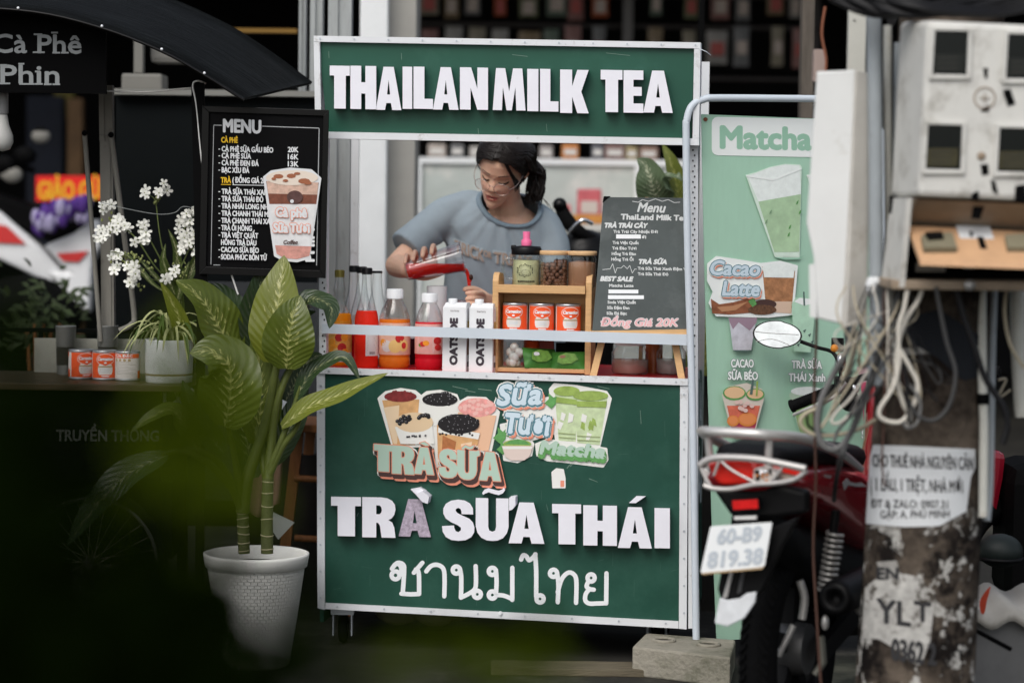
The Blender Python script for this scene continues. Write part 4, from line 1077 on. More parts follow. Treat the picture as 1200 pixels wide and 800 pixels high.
# ---- glass jars behind the easel
for px, w, r, h, lb, liq in ((738, .19, .055, .085, 'squat glass jar of pale pink syrup behind the easel legs', (.62, .35, .30)), (786, .22, .045, .09, 'small clear glass jar at the right end of the counter', (.42, .36, .34))):
    t = thing('glass_jar', lb, 'jar', counter(px, w=w), 0)
    b = MB(); b.lathe([(r * .9, 0), (r, .008), (r, h * .75), (r * .8, h * .9), (r * .8, h)], (0, 0, 0), m_glass, 26, cap1=False); b.build('glass', t, world=False)
    b = MB(); b.lathe([(r * .88, .003), (r * .96, .01), (r * .96, h * .5), (.001, h * .5)], (0, 0, 0), mat('faint syrup %s' % lb[:5], liq, .2), 26); b.build('contents', t, world=False)
    b = MB(); b.lathe([(r * .84, h), (r * .84, h + .012), (.001, h + .013)], (0, 0, 0), m_capw if px < 750 else m_tin, 24); b.build('lid', t, world=False)
t = MB(); q = counter(766, w=.26); t.lathe([(.026, 0), (.026, .12), (.018, .14), (.001, .141)], q, mat('amber bottle', (.38, .10, .03), .25), 20); tag(t.build('amber_bottle'), 'amber bottle between the two glass jars behind the easel', 'bottle')
# white jug seen behind the pouring hand
t = MB(); q = counter(511, w=.42); t.lathe([(.026, 0), (.03, .16), (.032, .235), (.030, .237), (.001, .236)], q, m_capw, 24); tag(t.build('white_cup'), 'tall white cup standing behind the raspberry bottle', 'cup')
# ------------------------------------------------------------------ the seller
from mathutils import noise as mnoise
m_skin = mat('skin', (.80, .50, .36), .48, var=.06, vscale=30, sss=.12)
m_lip = mat('lips', (.52, .15, .125), .4)
m_hair = mat('black hair', (.010, .007, .006), .38, var=.4, vscale=60, stretch=(6, 6, 1))
m_shirt = mat('blue grey cotton', (.30, .36, .405), .9, var=.06, vscale=12, bump=.12, bscale=260)
m_collar = mat('blue grey ribbing', (.20, .265, .32), .9, bump=.2, bscale=300)
person = thing('person', 'young seller in glasses and blue grey T-shirt pouring a red drink', 'person', (W(590, 400, .82).x, .84, 0))
def voxel(mb, size, smooth_it):
    o = mb.build('temp', world=False)
    md = o.modifiers.new('r', 'REMESH'); md.mode = 'VOXEL'; md.voxel_size = size
    sm = o.modifiers.new('s', 'SMOOTH'); sm.factor = .5; sm.iterations = smooth_it
    dg = bpy.context.evaluated_depsgraph_get(); dg.update()
    ev = o.evaluated_get(dg); me = ev.to_mesh()
    vs = [v.co.copy() for v in me.vertices]; fs = [tuple(p.vertices) for p in me.polygons]
    ev.to_mesh_clear(); me0 = o.data; bpy.data.objects.remove(o); bpy.data.meshes.remove(me0)
    return vs, fs
def capsule(b, pts, rs, m, sub=5, seg=14):
    b.tube(pts, rs, m, seg, sub=sub)
    for p, r in ((pts[0], rs[0]), (pts[-1], rs[-1])): b.ball(p, r * .995, m, 14, 9)
YC = .42
# head frame: local x to the viewer's right, y away from the viewer, z up
HR = Matrix.Rotation(R(14), 3, 'Y') @ Matrix.Rotation(R(-12), 3, 'Z') @ Matrix.Rotation(R(33), 3, 'X')
HT = [(0, .014, -.070, -.030), (.05, .030, -.083, -.015), (.14, .045, -.087, .02), (.24, .0555, -.0865, .05), (.35, .0635, -.0845, .072), (.5, .0695, -.0800, .088), (.6, .0715, -.0850, .095), (.72, .0715, -.083, .098), (.82, .065, -.072, .09), (.9, .052, -.053, .075), (.96, .033, -.030, .05), (.99, .015, -.010, .028)]
HH_ = .228
def hprof(t):
    for (t0, *a), (t1, *c) in zip(HT, HT[1:]):
        if t <= t1:
            k = (t - t0) / (t1 - t0); k = k * k * (3 - 2 * k) * .4 + k * .6
            return [u + (v - u) * k for u, v in zip(a, c)]
    return list(HT[-1][1:])
def gs(x, z, cx, cz, sx, sz): return math.exp(-((x - cx) / sx) ** 2 - ((z - cz) / sz) ** 2)
def hpoint(a, t, grow=0.0):
    """a: 0 at the face, turning towards the viewer's right"""
    w, f, bk = hprof(t)
    w += grow; f -= grow; bk += grow
    sa, ca = math.sin(a), math.cos(a)
    e = .92
    x = w * math.copysign(abs(sa) ** e, sa)
    cy = (f + bk) / 2; d = (bk - f) / 2
    mid = .01 + (bk - .01) * .15
    y = mid - (mid - f) * abs(ca) ** .85 if ca > 0 else mid + (bk - mid) * abs(ca) ** .95
    z = t * HH_
    if ca > 0 and not grow:
        k = min(1, ca * 2.2)
        ax = abs(x); d = 0
        nb = max(0, min(1, (.53 - t) / .16))
        if .335 < t < .56: d += (.003 + .0145 * nb ** 1.3) * math.exp(-(x / (.0075 + .0055 * nb)) ** 2) * (1 if t > .375 else max(0, (t - .335) / .04))
        d += .0065 * gs(ax, t, .0125, .368, .007, .028)
        d -= .0075 * gs(ax, t, .031, .505, .017, .05)
        d += .0060 * gs(ax, t, .031, .490, .0135, .030)
        d += .0022 * gs(ax, t, .028, .585, .02, .03)
        d += .0035 * gs(ax, t, .040, .37, .02, .09)
        d += .0048 * gs(x, t, 0, .262, .019, .020) + .0055 * gs(x, t, 0, .212, .017, .022) - .0035 * gs(x, t, 0, .237, .022, .008)
        d -= .003 * gs(x, t, 0, .165, .02, .02)
        d += .0045 * gs(x, t, 0, .085, .018, .05)
        y -= d * k
    return Vector((x, y, z - HH_ * .5))
HC = W(588, 198, .70)
def hw(p): return HC + HR @ Vector(p)
hb = MB(); NA, NT = 84, 72
vs, fs = [], []
ts = [0.0] + [(j / (NT - 1)) ** .92 * .99 for j in range(1, NT)]
for t in ts:
    for i in range(NA):
        u = i / NA * 2 - 1
        a = math.pi * (u * .72 + .28 * u ** 3)           # finer over the face
        vs.append(hpoint(a, t))
for j in range(NT - 1):
    for i in range(NA):
        i2 = (i + 1) % NA; fs.append((j * NA + i, j * NA + i2, (j + 1) * NA + i2, (j + 1) * NA + i))
fs.append(tuple(range(NA))[::-1]); fs.append(tuple((NT - 1) * NA + i for i in range(NA)))
face_bvh = BVHTree.FromPolygons(vs, fs)
head_vs = [hw(v) for v in vs]; head_fs = fs
def onface(x, t, off=.0006):
    z = t * HH_ - HH_ * .5
    h = face_bvh.ray_cast(Vector((x, -.3, z)), Vector((0, 1, 0)))
    p = h[0] if h[0] is not None else Vector((x, 0, z))
    return hw(p + Vector((0, -off, 0)))
# body: chest, neck, both arms and hands as one skin
b = MB()
neck0, neck1 = hw((0, .025, -.075)), W(598, 262, .83)
capsule(b, [hw((0, .03, -.03)), neck0.lerp(neck1, .35), neck1], [.052, .052, .068], m_skin)
capsule(b, [W(550, 275, .83), W(598, 264, .83), W(636, 280, .83)], [.04, .08, .04], m_skin)
capsule(b, [W(594, 280, .82), W(590, 400, .84)], [.10, .11], m_skin)
EL, WRI = W(465, 311, .69), W(477, 316, YC + .085)
capsule(b, [W(522, 256, .80), W(492, 283, .77), EL], [.036, .038, .038], m_skin)
capsule(b, [EL, EL.lerp(WRI, .45), WRI], [.038, .035, .026], m_skin)
# hand on the cup: palm behind it, four fingers over the top, thumb along the back
ang = math.atan2(17, 68)
for k, (px, py) in enumerate(((475.5, 304), (485, 300), (496, 296), (506.5, 292.5))):
    r = (.0076, .0087, .009, .0086)[k]
    capsule(b, [W(px + 3, py + 15, YC + .058), W(px + 2.5, py + 2, YC + .045), W(px + 1.5, py - 4.5, YC + .018), W(px, py - 2, YC - .012), W(px - 1, py + 4, YC - .030)], [r * 1.12, r * 1.05, r, r * .95, r * .8], m_skin, 4, 10)
b.hexa([W(474, 312, YC + .045), W(512, 303, YC + .045), W(510, 320, YC + .05), W(478, 328, YC + .05)], [W(474, 312, YC + .078), W(512, 303, YC + .073), W(510, 320, YC + .078), W(478, 328, YC + .085)], m_skin)
capsule(b, [WRI, W(489, 316, YC + .07)], [.026, .022], m_skin)
capsule(b, [W(483, 322, YC + .068), W(497, 325, YC + .055), W(509, 323, YC + .047), W(519, 319, YC + .044)], [.013, .011, .0095, .008], m_skin, 4, 10)
# other arm and hand round the receiving cup
EL2, WR2 = W(652, 350, .74), W(585, 356, .47)
capsule(b, [W(640, 276, .82), W(650, 310, .80), EL2], [.036, .042, .038], m_skin)
capsule(b, [EL2, EL2.lerp(WR2, .45), WR2], [.037, .034, .025], m_skin)
b.hexa([W(560, 342, .375), W(580, 346, .43), W(580, 372, .43), W(560, 372, .375)], [W(566, 342, .40), W(584, 346, .455), W(584, 372, .455), W(566, 372, .40)], m_skin)
for k in range(4):
    y = 343.5 + k * 6.6; r = .0085 - .0006 * (k == 3)
    capsule(b, [W(566, y + 2, .39), W(562, y, .345), W(555, y - .5, .318), W(547, y, .318)], [r * 1.1, r, r * .95, r * .8], m_skin, 4, 10)
capsule(b, [W(574, 350, .43), W(562, 341, .43), W(552, 338, .415), W(545, 339, .405)], [.012, .0105, .0095, .008], m_skin, 4, 10)
bv, bf = voxel(b, .0032, 3)
b = MB(); b.add(bv, bf, m_skin, True); b.add(head_vs, head_fs, m_skin, True)
# ears belong to the same skin
for sx in (1, -1):
    q = [(sx * .0705, .012, .006), (sx * .079, .022, .018), (sx * .081, .026, .004), (sx * .075, .016, -.018)]
    b.tube([hw(p) for p in q], [.006, .008, .008, .006], m_skin, 8, sub=4); b.tube([hw(q[0]), hw(q[3])], .006, m_skin, 8)
    b.ball(hw((sx * .0735, .017, .002)), .011, m_skin, 10, 8)
body = b.build('body', person)
# lips, brows, lash lines
b = MB()
def strip(c, wd, m, n=14, taper=True, off=.0008):
    """c(u) -> (x, t) centre line, wd(u) half height in t"""
    vs, fs = [], []
    for k in range(n + 1):
        u = k / n; x, t = c(u); w = wd(u)
        vs += [onface(x, t - w, off), onface(x, t, off + .0004), onface(x, t + w, off)]
    for k in range(n): fs += [(3 * k, 3 * k + 3, 3 * k + 4, 3 * k + 1), (3 * k + 1, 3 * k + 4, 3 * k + 5, 3 * k + 2)]
    b.add(vs, fs, m, True)
lp = lambda u: 1 - abs(2 * u - 1) ** 2.2
strip(lambda u: (-.0225 + .045 * u, .258 - .006 * (2 * u - 1) ** 2 - .004 * math.exp(-((u - .5) / .08) ** 2)), lambda u: .0165 * lp(u) + .002, m_lip)
strip(lambda u: (-.0215 + .043 * u, .214 + .016 * (2 * u - 1) ** 2), lambda u: .021 * lp(u) + .002, m_lip)
strip(lambda u: (-.0225 + .045 * u, .2375 + .004 * (2 * u - 1) ** 2), lambda u: .0035 * lp(u) + .001, mat('dark lip line', (.10, .025, .025), .5), off=.0016)
m_brow = mat('brow hair', (.035, .022, .018), .7)
for sx in (-1, 1):
    strip(lambda u: (sx * (.014 + .034 * u), .592 + .022 * math.sin(u * 2.3) - .012 * u), lambda u: (.009 - .006 * u), m_brow)
    strip(lambda u: (sx * (.016 + .029 * u), .487 - .022 * math.sin(u * math.pi) + .004 * u), lambda u: (.010 + .010 * u) * (1 - .3 * u), mat('lash line', (.008, .006, .005), .95, spec=.0), off=.0016)
    strip(lambda u: (sx * (.018 + .026 * u), .527 - .004 * math.sin(u * math.pi)), lambda u: .002, mat('eyelid crease', (.27, .12, .075), .6))
    b.ball(onface(sx * .0095, .352, -.0008), .0032, mat('nostril', (.10, .035, .025), .7), 8, 6, (1, .6, .7))
b.build('facial_features', person)
# glasses
m_wire = mat('thin gold wire', (.70, .55, .48), .25, .9)
b = MB(); gl = MB()
gt = .432 * HH_ - HH_ / 2
for sx in (-1, 1):
    pts = []
    for k in range(28):
        a = 6.2832 * k / 28
        pts.append(hw((sx * .0325 + .0255 * math.cos(a), -.099 + .004 * (abs(sx * .0325 + .0255 * math.cos(a)) / .06) ** 2 * 2, gt + .0205 * math.sin(a))))
    b.tube(pts + [pts[0]], .0011, m_wire, 6, caps=False)
    gl.add(pts, [tuple(range(28))], glass('rose tinted lens', (.985, .95, .965), .05))
    b.tube([hw((sx * .058, -.093, gt + .006)), hw((sx * .073, -.06, gt + .012)), hw((sx * .0795, .012, gt + .03)), hw((sx * .079, .03, gt + .022))], .0011, m_wire, 6, sub=4)
b.tube([hw((-.0085, -.1, gt + .006)), hw((0, -.104, gt + .009)), hw((.0085, -.1, gt + .006))], .0011, m_wire, 6, sub=4)
gf = b.build('glasses', person); gl.build('lens', gf)
# hair: a cap with a parting, combed strands, a tied tail
b = MB()
def hairline(a):
    aa = abs(a)
    return .80 - .02 * aa if aa < .55 else max(.16, .79 - (aa - .55) * .36) if aa < 1.25 else max(.15, .54 - (aa - 1.25) * .75)
NA2, NT2 = 72, 30
vs, fs = [], []
for i in range(NA2):
    a = -math.pi + 2 * math.pi * i / NA2
    h0 = hairline(a)
    for j in range(NT2 + 1):
        t = h0 + (.99 - h0) * j / NT2
        g = .004 + .009 * min(1, j / 5)
        part = math.exp(-((a - .12) / .10) ** 2) * (1 if abs(a) < 1 else 0)
        vs.append(hw(hpoint(a, t, g - .006 * part) + Vector((0, 0, g * .6))))
for i in range(NA2):
    i2 = (i + 1) % NA2
    for j in range(NT2): fs.append((i * (NT2 + 1) + j, i2 * (NT2 + 1) + j, i2 * (NT2 + 1) + j + 1, i * (NT2 + 1) + j + 1))
fs.append(tuple(i * (NT2 + 1) + NT2 for i in range(NA2)))
b.add(vs, fs, m_hair, True)
rh = random.Random(3)
for k in range(150):                       # combed strands from the parting round to the back
    sd = 1 if k % 2 else -1
    t0 = rh.uniform(.80, .985)
    a_end = sd * rh.uniform(1.5, 2.9); t_end = rh.uniform(.22, .62)
    pts = []
    for q in range(9):
        u = q / 8
        a = sd * (.10 + .1 * rh.random() * 0) + (a_end - sd * .1) * u ** .9
        t = t0 + (t_end - t0) * u ** 1.6
        t = max(t, hairline(a) + .005)
        pts.append(hw(hpoint(a, min(t, .985), .0125 + rh.uniform(-.001, .0025)) + Vector((0, 0, .007))))
    b.tube(pts, [.0022, .003, .003, .003, .003, .003, .0028, .002, .0012], m_hair, 5)
# tail gathered at the nape, falling on the viewer's right
q0 = hw((.045, .10, -.03))
for k in range(150):
    j = lambda s_: Vector((rh.gauss(0, s_), rh.gauss(0, s_), rh.gauss(0, s_)))
    a_ = rh.uniform(1.45, 2.7); e_ = rh.uniform(-1, 1)
    pts = [hw(hpoint(a_ * .6, .95, .012)), hw(hpoint(a_ * .85, .78, .015 + .01 * rh.random())), hw(hpoint(a_, .55, .016 + .016 * rh.random())), W(629 + 7 * e_, 203 + rh.uniform(-4, 4), .745) + j(.007), W(628 + 8 * e_, 220, .74) + j(.007), W(625 + 9 * e_, 232 + rh.uniform(-4, 8), .735) + j(.005)]
    b.tube(pts, [.0025, .0035, .004, .004, .0032, .0006], m_hair, 5, sub=4)
for k in range(26):                        # loose locks over the viewer's right temple
    e = rh.uniform(-1, 1)
    pts = [hw(hpoint(.12, .93, .014)), hw(hpoint(.42 + .04 * e, .80, .013)), hw(hpoint(.72 + .05 * e, .62, .012)), hw(hpoint(.98 + .08 * e, .46 + .02 * e, .012)), hw(hpoint(1.12 + .1 * e, .34 + .03 * e, .014))]
    b.tube(pts, [.0022, .0028, .0026, .0018, .0006], m_hair, 5, sub=4)
for k in range(7):
    e = rh.uniform(-1, 1)
    b.tube([W(622, 222, .73), W(632 + 3 * e, 230, .72), W(640 + 5 * e, 236 + 4 * e, .72), W(646 + 6 * e, 245 + 6 * e, .72)], .0005, m_hair, 4, sub=4)
b.build('hair', person)
# T-shirt
b = MB()
rings = [((590, 470), .83, .205, .135), ((590, 400), .83, .20, .135), ((590, 340), .83, .198, .138), ((588, 298), .82, .188, .132), ((586, 268), .815, .178, .118), ((588, 246), .815, .146, .102), ((594, 228), .82, .09, .08)]
vs, fs = [], []; n = 32
for (px, py), y, rx, ry in rings:
    o = W(px, py, y); sl = -.10 if py < 300 else -.04
    for k in range(n):
        c = 6.2832 * k / n
        vs.append(o + Vector((rx * math.cos(c), ry * math.sin(c), sl * rx * math.cos(c) * (1 if py < 320 else 0))))
for j in range(len(rings) - 1):
    for k in range(n): fs.append((j * n + k, j * n + (k + 1) % n, (j + 1) * n + (k + 1) % n, (j + 1) * n + k))
fs += [tuple(range(n))[::-1], tuple((len(rings) - 1) * n + k for k in range(n))]
b.add(vs, fs, m_shirt)
b.tube([W(552, 240, .815), W(526, 250, .80), W(500, 270, .775), W(476, 292, .735)], [.052, .058, .060, .066], m_shirt, 20, sub=4)
b.ball(W(552, 240, .815), .05, m_shirt)
b.tube([W(622, 250, .815), W(634, 263, .815), W(643, 290, .80), W(647, 318, .77)], [.050, .060, .066, .068], m_shirt, 20, sub=4)
sv, sf = voxel(b, .008, 6)
def fold(p):
    q = p - W(588, 240, .8)
    rad = math.atan2(q.x, -q.z + .02); dist = math.hypot(q.x, q.z)
    f = mnoise.noise(Vector((rad * 5.5, dist * 2.2, q.y * 2))) * .009 + mnoise.noise(Vector((q.x * 30 + q.z * 14, q.z * 7, q.y * 8))) * .0035
    k = W(512, 285, .78) - p                       # creases pulled from the armpit
    f += .007 * math.exp(-(k.length / .07) ** 2) * math.sin((k.x * .8 + k.z * .5) * 150)
    return f
cen = W(588, 330, .83)
sv = [p + (p - Vector((cen.x, cen.y, p.z))).normalized() * fold(p) for p in sv]
# neckline: the cloth inside a slanting ring round the neck is cut away
NAx = Vector((.02, -.50, .86)).normalized(); NC = W(597, 247, .77)
NX = Vector((1, 0, -.10)).normalized(); NX = (NX - NAx * NX.dot(NAx)).normalized(); NY = NAx.cross(NX)
def inneck(p):
    q = p - NC; h = q.dot(NAx)
    return (q.dot(NX) / .098) ** 2 + (q.dot(NY) / .083) ** 2 < 1 and h > -.07
keep = [f for f in sf if not inneck(sum((sv[i] for i in f), Vector()) / len(f))]
bv_shirt = BVHTree.FromPolygons(sv, sf)
b = MB(); used = sorted({i for f in keep for i in f}); ix = {i: k for k, i in enumerate(used)}
b.add([sv[i] for i in used], [tuple(ix[i] for i in f) for f in keep], m_shirt, True)
shirt = b.build('t_shirt', person)
shirt.modifiers.new('soft', 'SUBSURF').levels = 1
shirt.modifiers['soft'].render_levels = 1
ringp = []
for k in range(40):
    c = 6.2832 * k / 40
    o = NC + NX * (.098 * math.cos(c)) + NY * (.083 * math.sin(c))
    h = bv_shirt.ray_cast(o + NAx * .25, -NAx)
    if h[0] is not None: ringp.append(h[0] + NAx * .001)
for _ in range(3): ringp = [(ringp[i - 1] + ringp[i] * 2 + ringp[(i + 1) % len(ringp)]) / 4 for i in range(len(ringp))]
cb = MB(); vs, fs = [], []; n = len(ringp); cc = sum(ringp, Vector()) / n
for p in ringp:
    out = (p - cc); out = (out - NAx * out.dot(NAx)).normalized()
    sn = bv_shirt.find_nearest(p + out * .012)
    vs += [p - out * .004 + NAx * .001, p - out * .002 + NAx * .006, p + out * .012 + NAx * .003, (sn[0] or p) + out * .003]
for i in range(n):
    i2 = (i + 1) % n
    for q in range(3): fs.append((i * 4 + q, i2 * 4 + q, i2 * 4 + q + 1, i * 4 + q + 1))
cb.add(vs, fs, m_collar, True); cb.build('collar', shirt)
# printed words across the chest
m_pr1 = mat('tan shirt print', (.42, .33, .27), .8); m_pr2 = mat('pale shirt print', (.38, .45, .49), .8)
cb = MB()
def chest(px, py, off=0.0):
    h = bv_shirt.ray_cast(CAM, ray(px, py).normalized())
    return (h[0] if h[0] is not None else W(px, py, .68)) - ray(px, py).normalized() * (.0045 + off)
chest.n = Vector((0, -1, 0))
text_px(cb, chest, 'TRICK', 532, 293, 566, 305, 13, m_pr2, .0008, bold=1.1); text_px(cb, chest, 'TRICK', 533, 294.5, 567, 306.5, 13, m_pr1, .0016, bold=.45)
text_px(cb, chest, 'OR', 567, 300, 576, 303, 7, m_pr1, .0016, bold=.4)
text_px(cb, chest, 'TREAT', 578, 307, 622, 312, 13, m_pr2, .0008, bold=1.1); text_px(cb, chest, 'TREAT', 579, 308.5, 623, 313.5, 13, m_pr1, .0016, bold=.45)
cb.build('print', shirt)
# trousers and shoes
m_jean = mat('dark denim', (.03, .035, .05), .9)
b = MB()
for sx in (-1, 1):
    x = person.location.x + sx * .09
    b.tube([(x, .84, .92), (x + sx * .01, .84, .55), (x + sx * .01, .87, .09)], [.115, .085, .06], m_jean, 16, sub=4)
b.build('trousers', person)
for sx in (-1, 1):
    b = MB(); x = person.location.x + sx * .10
    b.ball((x, .80, .045), .05, mat('dark canvas shoe', (.04, .04, .045), .7), 16, 10, (.95, 2.4, .9)); b.build('shoe', person)
# ------------------------------------------------------------------ the cup being poured, the stream and the receiving cup
c0, c1 = W(476, 317.5, YC), W(542, 301, YC)
ax = (c1 - c0).normalized(); L_ = (c1 - c0).length
ex = Vector((0, 1, 0)); ey = ax.cross(ex).normalized(); ex = ey.cross(ax)
r0, r1 = .030, .047
m_cup = glass('clear cup', (.93, .93, .94), .16)
pc = thing('plastic_cup', 'tilted clear plastic cup of red drink held by the seller', 'cup', c0)
b = MB(); n = 30; vs, fs = [], []
for j in range(11):
    u = j / 10
    for k in range(n):
        c = 6.2832 * k / n; r = r0 + (r1 - r0) * u + (.002 if j == 10 else 0)
        vs.append(c0 + ax * (L_ * u) + ex * (r * math.cos(c)) + ey * (r * math.sin(c)))
for j in range(10):
    for k in range(n): fs.append((j * n + k, j * n + (k + 1) % n, (j + 1) * n + (k + 1) % n, (j + 1) * n + k))
fs.append(tuple(range(n))); b.add(vs, fs, m_cup, True)
rim = vs[10 * n:]; b.tube(rim + [rim[0]], .0016, m_cup, 6, caps=False)
b.build('shell', pc)
zs_ = W(540, 309, YC).z
m_drink = mat('red drink', (.78, .028, .018), .12, trans=.1, var=.12, vscale=22)
b = MB(); vs, fs = [], []
for j in range(11):
    u = .015 + j / 10 * .97
    for k in range(n):
        c = 6.2832 * k / n; r = (r0 + (r1 - r0) * u) * .96
        p = c0 + ax * (L_ * u) + ex * (r * math.cos(c)) + ey * (r * math.sin(c))
        if p.z > zs_: p = Vector((p.x, p.y, zs_))
        vs.append(p)
fs = []
for j in range(10):
    for k in range(n): fs.append((j * n + k, j * n + (k + 1) % n, (j + 1) * n + (k + 1) % n, (j + 1) * n + k))
fs += [tuple(range(n)), tuple(10 * n + k for k in range(n))]
b.add(vs, fs, m_drink, False)
lip = c1 + ey * (-r1 if ey.z > 0 else r1)
st = [lip - ax * .010 + Vector((0, 0, .005)), lip - ax * .002 + Vector((0, 0, .004)), lip + ax * .005 + Vector((0, 0, -.010)), lip + ax * .010 + Vector((0, 0, -.045)), lip + ax * .013 + Vector((0, 0, -.085)), lip + ax * .014 + Vector((0, 0, -.115))]
b.tube(st, [.007, .007, .0058, .005, .006, .010], m_drink, 10, sub=5)
rr = random.Random(5)
for k in range(14): b.ball(st[3].lerp(st[4], rr.random()) + Vector((rr.gauss(0, .004), -.006, rr.gauss(0, .008))), rr.uniform(.0025, .005), m_drink, 8, 6)
b.build('drink', pc)
b = MB(); b.ball(lip + ax * .016 + Vector((0, -.006, -.022)), .0065, mat('brown jelly', (.06, .02, .01), .3), 10, 8, (1, 1, 1.5)); b.build('jelly', pc)
rc = thing('plastic_cup', 'upright clear plastic cup catching the red stream behind the cartons', 'cup', (st[5].x - .012, YC - .045, counter(540, w=.36).z + .06))
b = MB(); b.lathe([(.030, 0), (.034, .04), (.044, .135), (.0465, .1365)], (0, 0, 0), m_cup, 30, cap1=False); b.tube([(.0455 * math.cos(6.2832 * k / 30), .0455 * math.sin(6.2832 * k / 30), .136) for k in range(31)], .0014, m_cup, 6, caps=False); b.build('shell', rc, world=False)
b = MB(); b.lathe([(.0285, .002), (.0325, .04), (.0345, .062), (.001, .062)], (0, 0, 0), m_drink, 26); b.build('drink', rc, world=False)
# ------------------------------------------------------------------ leaves
def variegated(name, base, pale, amount=.5, rough=.30):
    if name in MATS: return MATS[name]
    m = bpy.data.materials.new(name); m.use_nodes = True
    t = m.node_tree; b = t.nodes['Principled BSDF']; N = t.nodes.new; L = t.links.new
    def math_(op, a, c=None):
        n = N('ShaderNodeMath'); n.operation = op
        for i, v in enumerate((a, c)):
            if v is None: continue
            if isinstance(v, (int, float)): n.inputs[i].default_value = v
            else: L(v, n.inputs[i])
        return n.outputs[0]
    uv = N('ShaderNodeUVMap'); sp = N('ShaderNodeSeparateXYZ'); L(uv.outputs[0], sp.inputs[0])
    au = math_('ABSOLUTE', sp.outputs['X'])
    vein = math_('SUBTRACT', math_('MULTIPLY', sp.outputs['Y'], 12.0), math_('MULTIPLY', au, 3.0))
    cb = N('ShaderNodeCombineXYZ'); L(math_('MULTIPLY', vein, 1.15), cb.inputs['X']); L(math_('MULTIPLY', sp.outputs['X'], 2.1), cb.inputs['Y'])
    n1 = N('ShaderNodeTexNoise'); n1.inputs['Scale'].default_value = 2.2; n1.inputs['Detail'].default_value = 8; n1.inputs['Roughness'].default_value = .6
    L(cb.outputs[0], n1.inputs['Vector'])
    tooth = math_('SINE', math_('MULTIPLY', vein, 6.283))
    s = math_('ADD', n1.outputs['Fac'], math_('MULTIPLY', tooth, .045))
    edge = N('ShaderNodeMapRange'); L(au, edge.inputs['Value']); edge.inputs['From Min'].default_value = .05; edge.inputs['From Max'].default_value = .85
    edge.inputs['To Min'].default_value = .02; edge.inputs['To Max'].default_value = -.20
    s = math_('ADD', s, edge.outputs[0])
    mr = N('ShaderNodeMapRange'); L(s, mr.inputs['Value']); mr.inputs['From Min'].default_value = .60 - .16 * amount; mr.inputs['From Max'].default_value = .68 - .16 * amount
    mid = N('ShaderNodeMapRange'); L(au, mid.inputs['Value']); mid.inputs['From Min'].default_value = .015; mid.inputs['From Max'].default_value = .04; mid.inputs['To Min'].default_value = .45; mid.inputs['To Max'].default_value = 0
    f = math_('MAXIMUM', mr.outputs[0], mid.outputs[0])
    n2 = N('ShaderNodeTexNoise'); n2.inputs['Scale'].default_value = 3; L(uv.outputs[0], n2.inputs['Vector'])
    m0 = N('ShaderNodeMix'); m0.data_type = 'RGBA'; L(n2.outputs['Fac'], m0.inputs['Factor'])
    m0.inputs['A'].default_value = (*[c * .75 for c in base], 1); m0.inputs['B'].default_value = (*[c * 1.25 for c in base], 1)
    mx = N('ShaderNodeMix'); mx.data_type = 'RGBA'; L(f, mx.inputs['Factor']); L(m0.outputs['Result'], mx.inputs['A']); mx.inputs['B'].default_value = (*pale, 1)
    L(mx.outputs['Result'], b.inputs['Base Color'])
    bp = N('ShaderNodeBump'); bp.inputs['Strength'].default_value = .2; bp.inputs['Distance'].default_value = .004
    L(tooth, bp.inputs['Height']); L(bp.outputs[0], b.inputs['Normal'])
    b.inputs['Roughness'].default_value = rough
    tr = N('ShaderNodeBsdfTranslucent'); L(mx.outputs['Result'], tr.inputs['Color'])
    ms = N('ShaderNodeMixShader'); ms.inputs[0].default_value = .22
    L(b.outputs[0], ms.inputs[1]); L(tr.outputs[0], ms.inputs[2]); L(ms.outputs[0], t.nodes['Material Output'].inputs[0])
    MATS[name] = m
    return m
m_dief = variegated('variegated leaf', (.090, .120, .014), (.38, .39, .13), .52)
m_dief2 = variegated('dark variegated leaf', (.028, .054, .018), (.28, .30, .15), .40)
m_dief3 = variegated('pale leaf', (.155, .18, .022), (.44, .44, .17), .52)
m_stalk = mat('pale green stalk', (.085, .105, .022), .5, var=.2, vscale=25)
def leaf(mb, pts, hw, m, nrm=(0, -1, .25), fold=.25, wave=.06, prof=None, sub=6, M=8, twist=0.0, seed=0):
    """blade along the world points pts; hw half width in metres; nrm the side the upper face looks to"""
    pts = [Vector(p) for p in pts]
    P, _ = spline(pts, [1] * len(pts), sub)
    n = len(P); nr = Vector(nrm).normalized()
    acc = [0.0]
    for a, c in zip(P, P[1:]): acc.append(acc[-1] + (c - a).length)
    vs, uvs, fs = [], [], []
    for i, p in enumerate(P):
        t = (P[min(i + 1, n - 1)] - P[max(i - 1, 0)]).normalized(); v = acc[i] / acc[-1]
        nn = Matrix.Rotation(twist * v, 3, t) @ nr
        bb = t.cross(nn)
        bb = bb.normalized() if bb.length > 1e-4 else Vector((1, 0, 0))
        n2 = bb.cross(t).normalized()
        w = hw * (prof(v) if prof else (math.sin(math.pi * min(1, v * .97 + .03) ** .80) ** .75) * (1 - .15 * v))
        for j in range(M + 1):
            s = j / M * 2 - 1
            z = fold * abs(s) * w + wave * w * math.sin(v * 15 + s * 2 + seed) * s * s
            vs.append(p + bb * (s * w) + n2 * z); uvs.append((s, v))
    for i in range(n - 1):
        for j in range(M): fs.append((i * (M + 1) + j, i * (M + 1) + j + 1, (i + 1) * (M + 1) + j + 1, (i + 1) * (M + 1) + j))
    mb.add(vs, fs, m, True, uvs)
def lpx(mb, pts, hwpx, m, **k):
    y = sum(p[2] for p in pts) / len(pts)
    leaf(mb, [W(*p) for p in pts], hwpx * SC(y), m, **k)
